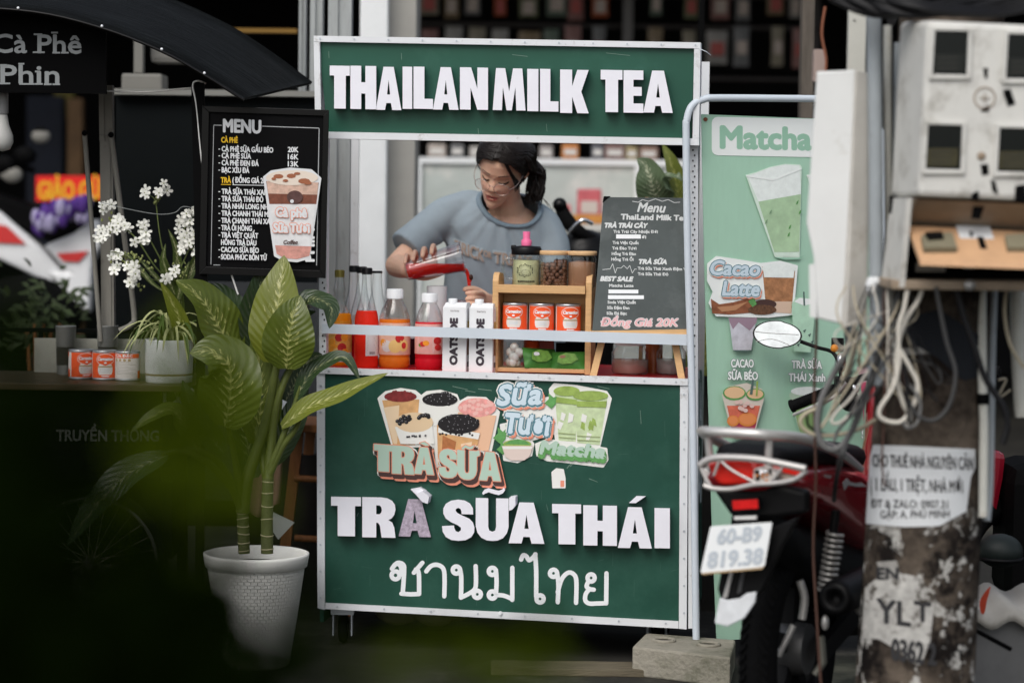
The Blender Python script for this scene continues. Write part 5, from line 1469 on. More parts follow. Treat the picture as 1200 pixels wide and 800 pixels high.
# ------------------------------------------------------------------ big potted plant in the white woven pot
YP = -.16
pc_ = WZ(300, 782, 0); pc_.y = YP; pc_.x = W(300, 700, YP).x
def woven():
    if 'white woven plastic' in MATS: return MATS['white woven plastic']
    m = mat('white woven plastic', (.84, .84, .79), .5)
    t = m.node_tree; b = t.nodes['Principled BSDF']
    uv = t.nodes.new('ShaderNodeUVMap'); mp = t.nodes.new('ShaderNodeMapping'); mp.inputs['Scale'].default_value = (44, 100, 1)
    br = t.nodes.new('ShaderNodeTexBrick'); br.inputs['Scale'].default_value = 1.0; br.inputs['Mortar Size'].default_value = .10; br.inputs['Mortar Smooth'].default_value = 1.0
    br.inputs['Brick Width'].default_value = 1.0; br.inputs['Row Height'].default_value = 1.0
    br.inputs['Color1'].default_value = (1, 1, 1, 1); br.inputs['Color2'].default_value = (.8, .8, .8, 1); br.inputs['Mortar'].default_value = (0, 0, 0, 1)
    bp = t.nodes.new('ShaderNodeBump'); bp.inputs['Strength'].default_value = .7; bp.inputs['Distance'].default_value = .012
    L = t.links.new; L(uv.outputs[0], mp.inputs[0]); L(mp.outputs[0], br.inputs['Vector']); L(br.outputs['Color'], bp.inputs['Height']); L(bp.outputs[0], b.inputs['Normal'])
    return m
pot = thing('potted_plant', 'tall variegated broad leaved plant in a white woven pot beside the tea cart', 'potted plant', (pc_.x, YP, 0))
b = MB(); Hp = W(300, 650, YP).z
b.lathe([(.092, 0), (.098, .008), (.120, Hp * .45), (.140, Hp * .90)], (0, 0, 0), woven(), 60, uv=True, cap1=False)
m_rim = mat('white pot rim', (.84, .84, .79), .45)
b.lathe([(.1405, Hp * .90), (.147, Hp * .905), (.152, Hp), (.152, Hp + .006), (.146, Hp + .008), (.140, Hp), (.136, Hp * .88)], (0, 0, 0), m_rim, 60, cap0=False, cap1=False)
b.lathe([(.137, Hp * .90), (.001, Hp * .905)], (0, 0, 0), mat('potting soil', (.03, .022, .016), .95, bump=.8, bscale=120), 40, cap0=False)
b.build('pot', pot, world=False)
b = MB()
def cane(pts, rs):
    b.tube([W(*p) for p in pts], rs, mat('ringed green cane', (.085, .095, .035), .6, var=.35, vscale=30), 14, sub=8)
    P, q = spline([W(*p) for p in pts], rs, 12)
    for k in range(2, len(P) - 1, 4):
        t = (P[k + 1] - P[k]).normalized()
        o_ = P[k]; b.torus(o_, q[k] * 1.0, .0016, mat('pale cane ring', (.42, .38, .24), .7), axis=t + Vector((rnd.uniform(-.15, .15), rnd.uniform(-.15, .15), 0)), seg=16, sub=6)
cane([(286, 648, YP), (285, 620, YP), (284, 598, YP)], [.017, .017, .016]); cane([(313, 648, YP - .02), (313, 600, YP - .02), (314, 560, YP - .02)], [.018, .017, .016])
b.build('stem', pot)
b = MB()
def stalk(pts, r0=.013, r1=.006):
    n = len(pts); b.tube([W(*p) for p in pts], [r0 + (r1 - r0) * k / (n - 1) for k in range(n)], m_stalk, 9, sub=6)
stalk([(284, 600, YP), (290, 560, YP), (310, 500, YP), (322, 440, YP), (330, 405, YP)], .021, .008)
stalk([(314, 565, YP - .02), (318, 520, YP), (325, 470, YP), (345, 420, YP + .02), (352, 400, YP + .03)], .016, .006)
stalk([(284, 602, YP), (279, 560, YP - .02), (272, 520, YP - .06), (262, 475, YP - .10)], .013, .006)
stalk([(284, 602, YP), (276, 575, YP - .02), (262, 548, YP - .06), (240, 530, YP - .10), (215, 525, YP - .12)], .012, .006)
stalk([(284, 602, YP), (270, 570, YP - .04), (240, 540, YP - .10), (205, 528, YP - .14), (175, 545, YP - .15)], .012, .006)
stalk([(316, 555, YP - .02), (330, 525, YP - .02), (345, 505, YP - .03), (352, 490, YP - .04)], .012, .006)
stalk([(316, 550, YP - .02), (332, 510, YP - .02), (345, 475, YP), (352, 450, YP)], .011, .005)
stalk([(312, 560, YP), (300, 500, YP + .05), (290, 450, YP + .08), (275, 410, YP + .10)], .012, .006)
stalk([(312, 560, YP), (304, 500, YP + .06), (302, 440, YP + .10), (300, 410, YP + .12)], .012, .006)
b.build('leaf_stalk', pot)
def addleaf(*a, **k):
    b = MB(); lpx(b, *a, **k); return b.build('leaf', pot)
addleaf([(318, 425, YP), (322, 385, YP - .01), (328, 340, YP), (333, 299, YP + .03)], 33, m_dief3, nrm=(-.25, -1, .1), fold=.2)
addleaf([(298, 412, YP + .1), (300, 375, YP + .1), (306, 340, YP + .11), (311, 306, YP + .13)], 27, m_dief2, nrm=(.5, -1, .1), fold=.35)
addleaf([(336, 432, YP - .03), (338, 400, YP - .05), (344, 370, YP - .05), (352, 346, YP - .03)], 33, m_dief, nrm=(.1, -1, .2), fold=.22)
addleaf([(352, 372, YP + .02), (362, 352, YP + .0), (376, 352, YP - .02), (388, 362, YP - .03), (386, 385, YP - .04)], 17, m_dief2, nrm=(.35, -.7, .7), fold=.1)
addleaf([(276, 418, YP + .06), (258, 385, YP + .03), (236, 350, YP), (214, 334, YP - .02), (206, 328, YP - .02)], 31, m_dief, nrm=(.3, -.8, .6), fold=.3)
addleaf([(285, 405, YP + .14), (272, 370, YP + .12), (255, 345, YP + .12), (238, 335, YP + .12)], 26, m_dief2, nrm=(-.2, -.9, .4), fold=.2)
addleaf([(264, 500, YP - .09), (270, 460, YP - .12), (268, 428, YP - .13), (248, 412, YP - .14), (222, 414, YP - .15)], 41, m_dief, nrm=(-.05, -1, .45), fold=.12, wave=.09)
addleaf([(330, 500, YP - .03), (360, 478, YP - .06), (400, 462, YP - .09), (430, 448, YP - .11), (455, 437, YP - .12)], 16, m_dief3, nrm=(.1, -.75, .75), fold=.25)
addleaf([(347, 468, YP), (362, 440, YP - .01), (384, 424, YP - .02), (405, 420, YP - .03), (422, 446, YP - .04)], 12, m_dief2, nrm=(.1, -.7, .7), fold=.3)
addleaf([(232, 527, YP - .10), (205, 482, YP - .13), (178, 488, YP - .16), (153, 506, YP - .17)], 15, m_dief, nrm=(-.1, -.6, .8), fold=.15)
addleaf([(196, 533, YP - .15), (150, 555, YP - .18), (110, 595, YP - .2), (78, 640, YP - .2)], 21, m_dief2, nrm=(-.2, -.8, .5), fold=.2)
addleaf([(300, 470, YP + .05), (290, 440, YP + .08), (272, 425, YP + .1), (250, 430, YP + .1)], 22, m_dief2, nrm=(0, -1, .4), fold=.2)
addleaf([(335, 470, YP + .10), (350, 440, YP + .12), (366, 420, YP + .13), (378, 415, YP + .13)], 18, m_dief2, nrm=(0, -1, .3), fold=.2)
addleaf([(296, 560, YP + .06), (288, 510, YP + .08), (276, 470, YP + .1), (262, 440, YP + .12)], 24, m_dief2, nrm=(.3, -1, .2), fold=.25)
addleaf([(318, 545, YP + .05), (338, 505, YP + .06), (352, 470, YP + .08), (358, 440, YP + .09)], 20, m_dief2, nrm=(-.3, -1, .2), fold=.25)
addleaf([(300, 520, YP + .04), (306, 470, YP + .05), (304, 430, YP + .06), (296, 395, YP + .07)], 26, m_dief, nrm=(.2, -1, .1), fold=.25)
addleaf([(262, 530, YP - .05), (238, 500, YP - .06), (222, 470, YP - .06), (214, 445, YP - .05)], 17, m_dief2, nrm=(.3, -.9, .4), fold=.25)
# ------------------------------------------------------------------ coffee cart at the left
YC0, YC1 = -.06, .42
cc = thing('coffee_cart', 'black street coffee cart with an arched awning, wooden counter and spoked wheel', 'coffee cart', (W(60, 500, .15).x, .18, 0))
m_sgn = mat('black sign board', (.0014, .0014, .0016), .7, spec=.06)
m_awn = mat('weathered black awning sheet', (.0014, .002, .0022), .7, spec=.08, var=.5, vscale=9, dirt=(.014, .017, .018), dscale=9, dlo=.5, dhi=.8, bump=.6, bscale=22, stretch=(.5, 5, .5))
near = [(-330, 30), (-200, 14), (-60, 7), (40, 12), (120, 31), (190, 58), (240, 86), (286, 115)]
far = [(-240, -40), (-120, -52), (20, -52), (110, -30), (200, -2), (270, 30), (320, 62), (366, 96)]
Na, _ = spline([W(x, y, -.22) for x, y in near], [1] * 8, 5); Fa, _ = spline([W(x, y, .55) for x, y in far], [1] * 8, 5)
b = MB(); n = len(Na); vs, fs = [], []
for i in range(n):
    for j in range(7):
        p = Na[i].lerp(Fa[i], j / 6); vs += [p, p - Vector((.004, 0, .008))]
for i in range(n - 1):
    for j in range(6):
        a = (i * 7 + j) * 2; c = ((i + 1) * 7 + j) * 2
        fs += [(a, c, c + 2, a + 2), (a + 1, a + 3, c + 3, c + 1)]
    for j in (0, 6):
        a = (i * 7 + j) * 2; c = ((i + 1) * 7 + j) * 2; fs.append((a, a + 1, c + 1, c))
for i in (0, n - 1):
    for j in range(6):
        a = (i * 7 + j) * 2; fs.append((a, a + 2, a + 3, a + 1))
b.add(vs, fs, m_awn, True)
b.build('awning', cc)
b = MB(); b.tube([p - Vector((0, .004, .006)) for p in Na], .005, m_blackgloss, 6)
for k in (14, 20, 25, 30): b.ball(Na[k] - Vector((0, .008, 0)), .004, m_print_white, 8, 6)
b.build('awning_edge', cc)
b = MB(); pl0 = Plane((0, -.12, 0), (0, -1, 0))
b.poly(pl0, [(-330, 36), (-200, 20), (-60, 13), (40, 18), (124, 38), (124, 110), (-330, 104)], 0, .02, m_sgn); sg = b.build('sign_board', cc)
b = MB(); m_let = mat('grey white serif lettering', (.25, .265, .27), .6)
def serif(t, x0, yb, x1, h, stems):
    text_px(b, pl0, t, x0, yb, x1, yb + (x1 - x0) * .012, h, m_let, .0015, bold=.65)
    for (x, y, w_) in stems: b.poly(pl0, [(x - w_, y), (x + w_, y), (x + w_, y + 2.0), (x - w_, y + 2.0)], .0024, 0, m_let)
serif('Cà Phê', -8, 61.5, 95, 21, [(44.5, 39.5, 5), (45.5, 60.5, 7), (66, 61, 4.5), (76, 61, 4.5), (64, 37.5, 4)])
serif('Phin', 1, 97.5, 69, 21, [(4, 75.5, 4), (5, 97, 7), (27, 97.6, 4.5), (36, 97.6, 4.5), (45, 97.6, 5), (44, 83, 3), (56, 98, 4.5), (66, 98, 4.5), (25, 74, 3.5)])
b.build('lettering', sg)
m_leg = mat('beige grey canopy leg', (.21, .20, .175), .45, var=.1, dirt=(.13, .11, .09), dscale=20, dlo=.6, dhi=.8)
def bar(mb, p0, p1, w0, w1, Y, th, m):
    mb.poly(Plane((0, Y, 0), (0, -1, 0)), [(p0[0] - w0, p0[1]), (p0[0] + w0, p0[1]), (p1[0] + w1, p1[1]), (p1[0] - w1, p1[1])], 0, th, m)
b = MB(); bar(b, (124, 100), (127, 500), 7.5, 7.5, .30, .035, m_leg); bar(b, (118.5, 100), (119.5, 165), 3, 3, .295, .004, m_leg); bar(b, (126, 165), (128, 440), 3, 3, .296, .0035, m_leg); b.build('post', cc)
b = MB(); b.tube([W(99, 155, .27), W(108, 270, .27), W(118, 400, .27)], .0075, m_leg, 8); b.ball(W(99, 156, .26), .009, m_black, 8, 6); b.build('brace', cc)
b = MB(); b.tube([W(130, 157, .27), W(146, 280, .27), W(157, 365, .27), W(154, 380, .26), W(140, 387, .26)], .0085, m_leg, 10, sub=5); b.ball(W(130, 158, .26), .009, m_black, 8, 6); b.build('brace', cc)
b = MB(); bar(b, (96, 157), (135, 159), 1, 1, .285, .01, m_black); b.build('joint_plate', cc)
zc0 = W(120, 450, YC0).z
cl, cr = W(-330, 450, YC0), W(216, 449, YC0)
m_top = mat('worn dark wood counter', (.085, .058, .030), .45, var=.35, vscale=10, stretch=(.6, 5, 5))
b = MB(); b.box((cl.x, YC0, zc0 - .02), (cr.x, YC1, zc0), m_top, bev=.003); b.build('counter_top', cc)
b = MB(); a, c = W(-330, 390, YC1 - .02), W(224, 389, YC1 - .02); b.box((a.x, YC1 - .03, c.z - .006), (c.x, YC1 - .01, c.z + .006), m_black)
for px in (48, 222): q = W(px, 400, YC1 - .02); b.box((q.x - .006, YC1 - .026, zc0), (q.x + .006, YC1 - .014, c.z - .0065), m_black)
b.build('rear_rail', cc)
b = MB(); a, c = W(40, 396, YC1 - .06), W(172, 410, YC1 - .06); b.box((a.x, YC1 - .06, zc0 + .0005), (c.x, YC1 - .05, a.z), mat('pale splash board', (.36, .36, .31), .6, var=.2)); b.build('splash_board', cc)
b = MB(); a, c = W(-330, 460, YC0 + .03), W(188, 565, YC0 + .03); b.box((a.x, YC0 + .03, c.z), (c.x, YC0 + .05, zc0 - .021), m_sgn); fpn = b.build('front_panel', cc)
b = MB(); pl1 = Plane((0, YC0 + .03, 0), (0, -1, 0)); m_let2 = mat('dull grey lettering', (.10, .105, .095), .6)
text_px(b, pl1, 'TRUYỀN THỐNG', 66, 516, 205 - 19, 517, 12.5, m_let2, .0015, bold=.5)
b.build('lettering', fpn)
b = MB()
for pts in ([(193, 458), (193, 480)], [(193, 480), (226, 456)], [(226, 456), (227, 484)], [(206, 458), (214, 482)]):
    b.tube([W(x, y, YC0 + .06) for x, y in pts], .006, mat('pale bracket metal', (.36, .36, .32), .4, .4), 6)
b.build('bracket', cc)
b = MB(); a, c = W(-330, 565, .3), W(215, 640, .3); b.box((a.x, .05, c.z), (c.x, .40, W(0, 566, YC0 + .03).z - .001), m_black); b.build('under_body', cc)
for px in (-300, 214):
    b = MB(); q = W(px, 600, .36); b.box((q.x - .015, .34, 0), (q.x + .015, .37, zc0 - .021), m_black); b.build('leg', cc)
YWH = -.05; wc = W(107, 660, YWH); rw = 85 * SC(YWH)
wh = MB(); wh.torus(wc, rw, .014, m_rubber, axis=(0, 1, 0), seg=48, sub=10); wl = wh.build('wheel', cc)
wh = MB(); wh.torus(wc, rw - .018, .007, mat('dull wheel rim', (.14, .14, .13), .4, .5), axis=(0, 1, 0), seg=48, sub=8); wh.build('rim', wl)
wh = MB(); m_spk = mat('dull spoke wire', (.20, .19, .17), .4, .6)
for k in range(28):
    a = 6.2832 * k / 28; a2 = a + (.35 if k % 2 else -.35)
    wh.tube([wc + Vector((.02 * math.cos(a2), .02 * (1 if k % 4 < 2 else -1), .02 * math.sin(a2))), wc + Vector(((rw - .02) * math.cos(a), 0, (rw - .02) * math.sin(a)))], .0012, m_spk, 5)
wh.build('spokes', wl)
wh = MB(); wh.lathe([(.012, -.04), (.024, -.03), (.018, -.025), (.018, .025), (.024, .03), (.012, .04)], wc, mat('dark hub', (.06, .06, .055), .4, .6), 20, axis=(0, 1, 0)); wh.build('hub', wl)
b = MB(); b.tube([wc + Vector((-.25, .05, .0)), wc + Vector((.12, .05, 0))], .012, m_black, 8); b.build('axle', cc)
# hanging bulb
q = W(3, 112, -.05); lb = thing('hanging_bulb', 'grey unlit bulb hanging under the coffee cart sign', 'bulb', q)
b = MB(); b.lathe([(.002, .03), (.015, .028), (.017, 0), (.017, -.05), (.014, -.055)], (0, 0, 0), mat('grey bulb holder', (.22, .22, .22), .5), 20, cap0=False); b.build('holder', lb, world=False)
b = MB(); b.lathe([(.014, -.056), (.019, -.085), (.030, -.115), (.031, -.135), (.022, -.155), (.001, -.162)], (0, 0, 0), mat('frosted bulb', (.42, .42, .40), .4), 24); b.build('bulb', lb, world=False)
# cans, tins, white pot
for k, (px, rz, lb_) in enumerate(((95, 35, 'leftmost can on the coffee cart counter, turned to show its side'), (124, 12, 'middle can on the coffee cart counter'), (152, 168, 'can with its small print facing out, beside the white pot'))):
    c_ = copy_tree(can0); p = W(px, 442, .13); c_.location = (p.x, .13 - .02 * k, zc0 + .0005); c_.rotation_euler.z = R(rz); c_['label'] = lb_; c_['group'] = 'condensed milk cans'
def tin(px, py, w, h, label, dep=.3):
    q = W(px, py, dep); r = w * SC(dep) / 2
    b = MB(); b.lathe([(r * .85, 0), (r, h), (r * 1.05, h + .002), (r * .98, h + .003), (r * .9, h * .2), (.001, h * .2)], (q.x, dep, zc0 + .0005), mat('dull steel cup', (.30, .31, .30), .35, .6, var=.2), 26)
    tag(b.build('steel_cup'), label, 'cup')
tin(77, 440, 24, .145, 'dull steel cup behind the leftmost can'); tin(126, 440, 25, .148, 'dull steel cup behind the middle can on the coffee counter')
wp = thing('potted_plant', 'striped spider plant in a round white pot on the coffee counter', 'potted plant', (W(198, 447, .06).x, .06, zc0 + .0005))
b = MB(); rp = 28.5 * SC(.06); hp = 50 * SC(.06)
b.lathe([(rp * .93, 0), (rp * .95, .002), (rp * .955, .020)], (0, 0, 0), mat('white glazed pot', (.72, .74, .74), .35), 44, cap1=False)
b.lathe([(rp * .955, .0202), (rp * .965, .026)], (0, 0, 0), mat('tan pot line', (.32, .24, .13), .5), 44, cap0=False, cap1=False)
b.lathe([(rp * .965, .0262), (rp * 1.0, hp - .003), (rp * .99, hp), (rp * .95, hp - .002), (rp * .93, hp * .85), (.001, hp * .85)], (0, 0, 0), mat('white glazed pot', (.72, .74, .74), .35), 44, cap0=False)
b.build('pot', wp, world=False)
m_spid = mat('pale striped leaf', (.36, .38, .18), .5, var=.3, vscale=30); m_spid2 = mat('dark strap leaf', (.05, .085, .02), .5, var=.3, vscale=30)
b = MB()
for k in range(54):
    a = rnd.uniform(0, 6.28); ln = rnd.uniform(.07, .15); up_ = rnd.uniform(.03, .10)
    p0 = Vector((rnd.uniform(-.025, .025), rnd.uniform(-.025, .025), hp * .85)); d = Vector((math.cos(a), math.sin(a), 0))
    pts = [p0, p0 + d * ln * .35 + Vector((0, 0, up_)), p0 + d * ln * .75 + Vector((0, 0, up_ * .8)), p0 + d * ln * 1.05 + Vector((0, 0, up_ * .8 - rnd.uniform(.03, .09)))]
    leaf(b, pts, rnd.uniform(.0035, .0065), m_spid if k % 3 else m_spid2, nrm=(0, -.3, 1), fold=.4, M=2, sub=4)
b.build('leaves', wp, world=False)
# white flowering plant
fpx = W(212, 400, .22)
fl = thing('flowering_plant', 'tall plant with clusters of small white flowers behind the white pot', 'flowering plant', (fpx.x, .22, zc0 + .0005))
b = MB(); b.lathe([(.035, 0), (.045, .02), (.04, .10), (.028, .13)], (0, 0, 0), mat('dark stoneware vase', (.03, .03, .028), .4), 28); b.build('vase', fl, world=False)
m_petal = mat('white petal', (.80, .80, .74), .6, var=.08, vscale=40); m_fstem = mat('flower stem', (.15, .19, .06), .6, var=.3, vscale=40); m_bud = mat('green bud', (.25, .28, .10), .6, var=.3, vscale=60)
m_fleaf = variegated('speckled leaf', (.06, .09, .02), (.5, .5, .28), .7)
b = MB(); ft = MB(); bd_ = MB(); root = W(212, 375, .22)
def fstem(pts, r=.0028): b.tube([W(*p) for p in pts], [r * 1.2] + [r * .8] * (len(pts) - 2) + [r * .5], m_fstem, 6, sub=6)
fstem([(212, 375, .22), (205, 330, .2), (190, 290, .16), (183, 240, .14)])
fstem([(212, 375, .22), (200, 335, .2), (180, 310, .15), (160, 280, .12), (140, 262, .12)])
fstem([(212, 375, .22), (196, 335, .2), (170, 325, .14), (150, 310, .12), (138, 300, .12)])
fstem([(212, 375, .22), (205, 320, .18), (212, 280, .15), (222, 258, .13), (240, 240, .12)])
fstem([(212, 375, .22), (208, 330, .18), (218, 300, .13), (228, 285, .12), (240, 290, .12)])
fstem([(212, 375, .22), (200, 330, .2), (186, 300, .14), (172, 275, .12), (165, 268, .12)])
fstem([(183, 240, .14), (180, 232, .13), (171, 227, .13)], .002); fstem([(183, 240, .14), (186, 230, .13), (188, 222, .13)], .002)
def flower(px, py, y, s=7.5, tilt=None):
    o_ = W(px + rnd.uniform(-1, 1), py + rnd.uniform(-1, 1), y + rnd.uniform(-.025, .025)); r = s * SC(y)
    nn = Vector((rnd.uniform(-.7, .7), -1, rnd.uniform(-.4, .8))).normalized()
    x = nn.cross(Vector((0, 0, 1))).normalized(); yv = nn.cross(x); a0 = rnd.uniform(0, 6.28)
    for k in range(5):
        a = a0 + 1.2566 * k; d = x * math.cos(a) + yv * math.sin(a); e = x * -math.sin(a) + yv * math.cos(a)
        ft.add([o_, o_ + d * r * .45 + e * r * .28 + nn * r * .12, o_ + d * r * .95 + e * r * .30 + nn * r * .05, o_ + d * r * 1.12, o_ + d * r * .95 - e * r * .30 + nn * r * .05, o_ + d * r * .45 - e * r * .28 + nn * r * .12], [(0, 1, 2, 3, 4, 5)], m_petal)
    ft.ball(o_ + nn * r * .1, r * .14, m_bud, 6, 4)
    b.tube([o_, o_ - nn * r * .5 + Vector((0, .004, -.012))], .0010, m_fstem, 4)
for (cx, cy, sx, sy, n) in ((188, 222, 4, 6, 5), (169, 226, 3, 3, 3), (123, 243, 4, 8, 4), (139, 258, 6, 5, 5), (120, 272, 5, 9, 6), (133, 268, 6, 6, 5), (152, 265, 6, 4, 5), (168, 275, 5, 6, 5), (172, 262, 2, 3, 2), (160, 284, 3, 2, 2),
                            (232, 248, 8, 5, 7), (240, 238, 5, 4, 4), (247, 237, 2, 2, 2), (224, 262, 8, 6, 6), (226, 278, 9, 7, 9), (215, 290, 5, 5, 4), (238, 284, 7, 8, 7), (235, 298, 6, 5, 5), (210, 264, 3, 4, 2),
                            (137, 300, 4, 7, 5), (135, 312, 3, 3, 3), (152, 312, 7, 6, 6), (157, 323, 6, 5, 5), (152, 332, 4, 4, 3), (203, 316, 3, 3, 2), (198, 325, 4, 3, 3)):
    for k in range(n): flower(cx + rnd.gauss(0, sx * .7), cy + rnd.gauss(0, sy * .7), .12, rnd.uniform(5.0, 7.0))
for (cx, cy, sx, sy, n) in ((150, 303, 14, 8, 34), (172, 312, 10, 8, 22), (164, 335, 5, 4, 8), (212, 318, 10, 10, 26), (128, 258, 10, 8, 12), (230, 300, 8, 8, 14), (183, 234, 4, 4, 8)):
    for k in range(n):
        o_ = W(cx + rnd.gauss(0, sx * .6), cy + rnd.gauss(0, sy * .6), .13 + rnd.uniform(-.02, .03)); bd_.ball(o_, rnd.uniform(.002, .0042), m_bud, 6, 5, (1, 1, 1.4))
b.build('stems', fl); ft.build('blossoms', fl); bd_.build('buds', fl)
for pts, w_, m_, nr in (([(212, 380, .2), (208, 345, .18), (196, 320, .14), (190, 300, .13)], 7, m_fleaf, (0, -1, .2)), ([(210, 345, .18), (208, 310, .15), (206, 290, .14), (197, 268, .13)], 6, m_fleaf, (.2, -1, .1)), ([(205, 345, .16), (192, 310, .14), (194, 285, .13)], 6, m_fleaf, (-.2, -1, .1)),
                        ([(230, 425, .1), (218, 395, .06), (205, 360, .04), (188, 330, .02)], 13, m_dief3, (-.3, -1, .2)), ([(196, 340, .15), (180, 322, .13), (160, 300, .12)], 4, m_fleaf, (0, -.6, .8)), ([(214, 340, .14), (226, 312, .13), (236, 285, .13)], 6, m_fleaf, (.2, -1, .2)),
                        ([(200, 345, .14), (178, 332, .12), (150, 300, .12), (126, 295, .12)], 4, m_fleaf, (0, -.5, .8)), ([(208, 350, .15), (216, 322, .13), (222, 306, .12)], 6, m_fleaf, (0, -1, .2))):
    b = MB(); lpx(b, pts, w_, m_, nrm=nr, M=4); b.build('leaf', fl)
# ------------------------------------------------------------------ black menu board on its post
YM = -.03; MP = Plane((0, YM, 0), (.05, -1, 0))
mn = thing('menu_sign', 'black framed coffee and tea menu board on a black post', 'menu sign', (W(235, 400, YM).x, YM, 0))
b = MB(); b.poly(MP, [(224, 97), (239, 97), (243, 335), (229, 335)], -.004, .03, m_black); q = W(235, 340, YM); b.box((q.x - .012, YM + .006, 0), (q.x + .012, YM + .03, q.z), m_black); b.build('post', mn)
b = MB(); b.poly(MP, [(244, 131), (379, 136), (375, 318), (241, 313)], .002, .01, mat('black menu print', (.002, .002, .0024), .6, spec=.1)); bo = b.build('board', mn)
b = MB()
o4 = [(237, 124), (385.5, 129), (381.5, 326), (233.5, 321)]; i4 = [(245, 131.5), (379, 136), (375, 317), (241.5, 312.5)]
for k in range(4):
    k2 = (k + 1) % 4; b.poly(MP, [o4[k], o4[k2], i4[k2], i4[k]], .010, .022, m_blackgloss)
b.build('frame', mn, bevel=.001)
A = Art(MP, .0026, 3e-4); m_mw = mat('menu white print', (.70, .71, .72), .6); m_my = mat('menu yellow print', (.74, .46, .02), .6); m_gl = mat('grey menu line', (.40, .41, .42), .6)
A.text('MENU', 262, 154.5, 305.5, 156, 14.5, m_mw, bold=.85)
A.poly([(250.5, 146.3), (260, 146.6), (260, 147.5), (250.5, 147.2)], m_gl); A.poly([(307, 147.6), (374, 149.8), (374, 150.8), (307, 148.5)], m_gl)
A.poly([(373.5, 150.8), (374.5, 150.8), (371.5, 311), (370.5, 311)], m_gl); A.poly([(250, 310), (258, 310.2), (258, 311), (250, 310.8)], m_gl); A.poly([(250, 147.3), (250.8, 147.3), (247.5, 310), (246.8, 310)], m_gl)
def ML(t, x0, y, x1, m=None, h=5.8, bo_=.32): A.text(t, x0, y, x1, y + (x1 - x0) * .025, h, m or m_mw, bold=bo_)
ML('CÀ PHÊ', 259.5, 167, 278.5, m_my, 6)
for t, x1, y in (('CÀ PHÊ SỮA GẤU BÉO', 320, 177.4), ('CÀ PHÊ SỮA', 294, 185.3), ('CÀ PHÊ ĐEN ĐÁ', 303, 193.6), ('BẠC XỈU ĐÁ', 292, 202)): ML(t, 260, y, x1); A.poly([(256, y - 3), (258, y - 3), (258, y - 2), (256, y - 2)], m_mw)
for t, y in (('20K', 178.2), ('16K', 186.6), ('13K', 195)): ML(t, 337.5, y, 349.5, None, 5.8)
ML('TRÀ', 259, 214, 270.5, m_my, 6); ML('( ĐỒNG GIÁ 20K )', 272.5, 214, 318, None, 6); A.poly([(259, 215.8), (270.5, 216), (270.5, 216.8), (259, 216.6)], m_my); A.poly([(272.5, 216.2), (310, 217), (310, 217.8), (272.5, 217)], m_mw)
for i, (t, x1) in enumerate((('TRÀ SỮA THÁI XANH', 318), ('TRÀ SỮA THÁI ĐỎ', 308.5), ('TRÀ NHÀI LONG NHÃN', 322), ('TRÀ CHANH THÁI MÁT', 322), ('TRÀ CHANH THÁI XANH', 325), ('TRÀ ỔI HỒNG', 295.5), ('TRÀ VIỆT QUẤT', 303), ('HỒNG TRÀ DÂU', 301), ('CACAO SỮA BÉO', 304), ('SODA PHÚC BỒN TỬ', 313.5))):
    y = 227.2 + i * 8.5; ML(t, 260 - i * .1, y, x1 - i * .1)
    if i != 7: A.poly([(256, y - 3), (258, y - 3), (258, y - 2), (256, y - 2)], m_mw)
for k in range(4):  # upright word at the right edge
    pass
class Up:
    n = MP.n
    def __call__(s, px, py, off=0.0): return MP(py, -px, off)
A.up(); text_px(A.mb, Up(), 'PHIN', -306, 368, -268, 368, 9.5, m_mw, A.off, bold=.8)
# the coffee cup picture
def M4(pts): return [(230 + x / 3.6375, 110 + y / 3.6364) for x, y in pts]
A.fatpoly(M4([(288, 355), (320, 330), (400, 318), (490, 325), (530, 360), (480, 700), (430, 714), (370, 708), (335, 690)]), m_mw, 1.0)
A.poly(M4([(298, 372), (522, 378), (512, 470), (312, 470)]), mat('coffee print', (.19, .065, .04), .5, var=.4, vscale=60)); A.poly(M4([(300, 372), (520, 378), (516, 430), (306, 425)]), mat('pale coffee print', (.62, .42, .33), .5, var=.3, vscale=60))
A.poly(M4([(314, 470), (510, 470), (482, 690), (430, 704), (375, 700), (340, 680)]), mat('milk print', (.70, .70, .70), .5, var=.12, vscale=40)); A.poly(M4([(336, 645), (490, 650), (482, 690), (430, 704), (375, 700), (343, 682)]), mat('rosy print', (.62, .30, .25), .5, var=.35, vscale=50))
A.poly(M4(ell(408, 358, 112, 32)), mat('crema print', (.76, .66, .56), .5))
for x, y, rx, ry in ((350, 352, 22, 10), (405, 350, 20, 10), (460, 372, 26, 12), (430, 340, 14, 6), (475, 380, 18, 8), (380, 370, 12, 6), (330, 362, 10, 6)): A.poly(M4(ell(x, y, rx, ry, 9)), mat('cocoa dust print', (.34, .12, .06), .5))
A.poly(M4(ell(420, 440, 34, 28)), mat('dark ice print', (.10, .05, .045), .5, var=.4, vscale=60)); A.poly(M4(ell(408, 458, 8, 8)), m_mw)
for t, x0, x1, y in (('Cà phê', 340, 470, 522), ('Sữa Tươi', 330, 482, 588)):
    (a_, c_), (d_, e_) = M4([(x0, y), (x1, y + 4)]); A.text(t, a_, c_, d_, e_, 10, m_coral, bold=1.5); A.text(t, a_, c_, d_, e_, 10, m_mw, bold=.75)
(a_, c_), (d_, e_) = M4([(372, 640), (432, 640)]); A.text('Coffee', a_, c_, d_, e_, 4.5, m_brown, bold=.25, shear=.3)
A.build('lettering', bo)
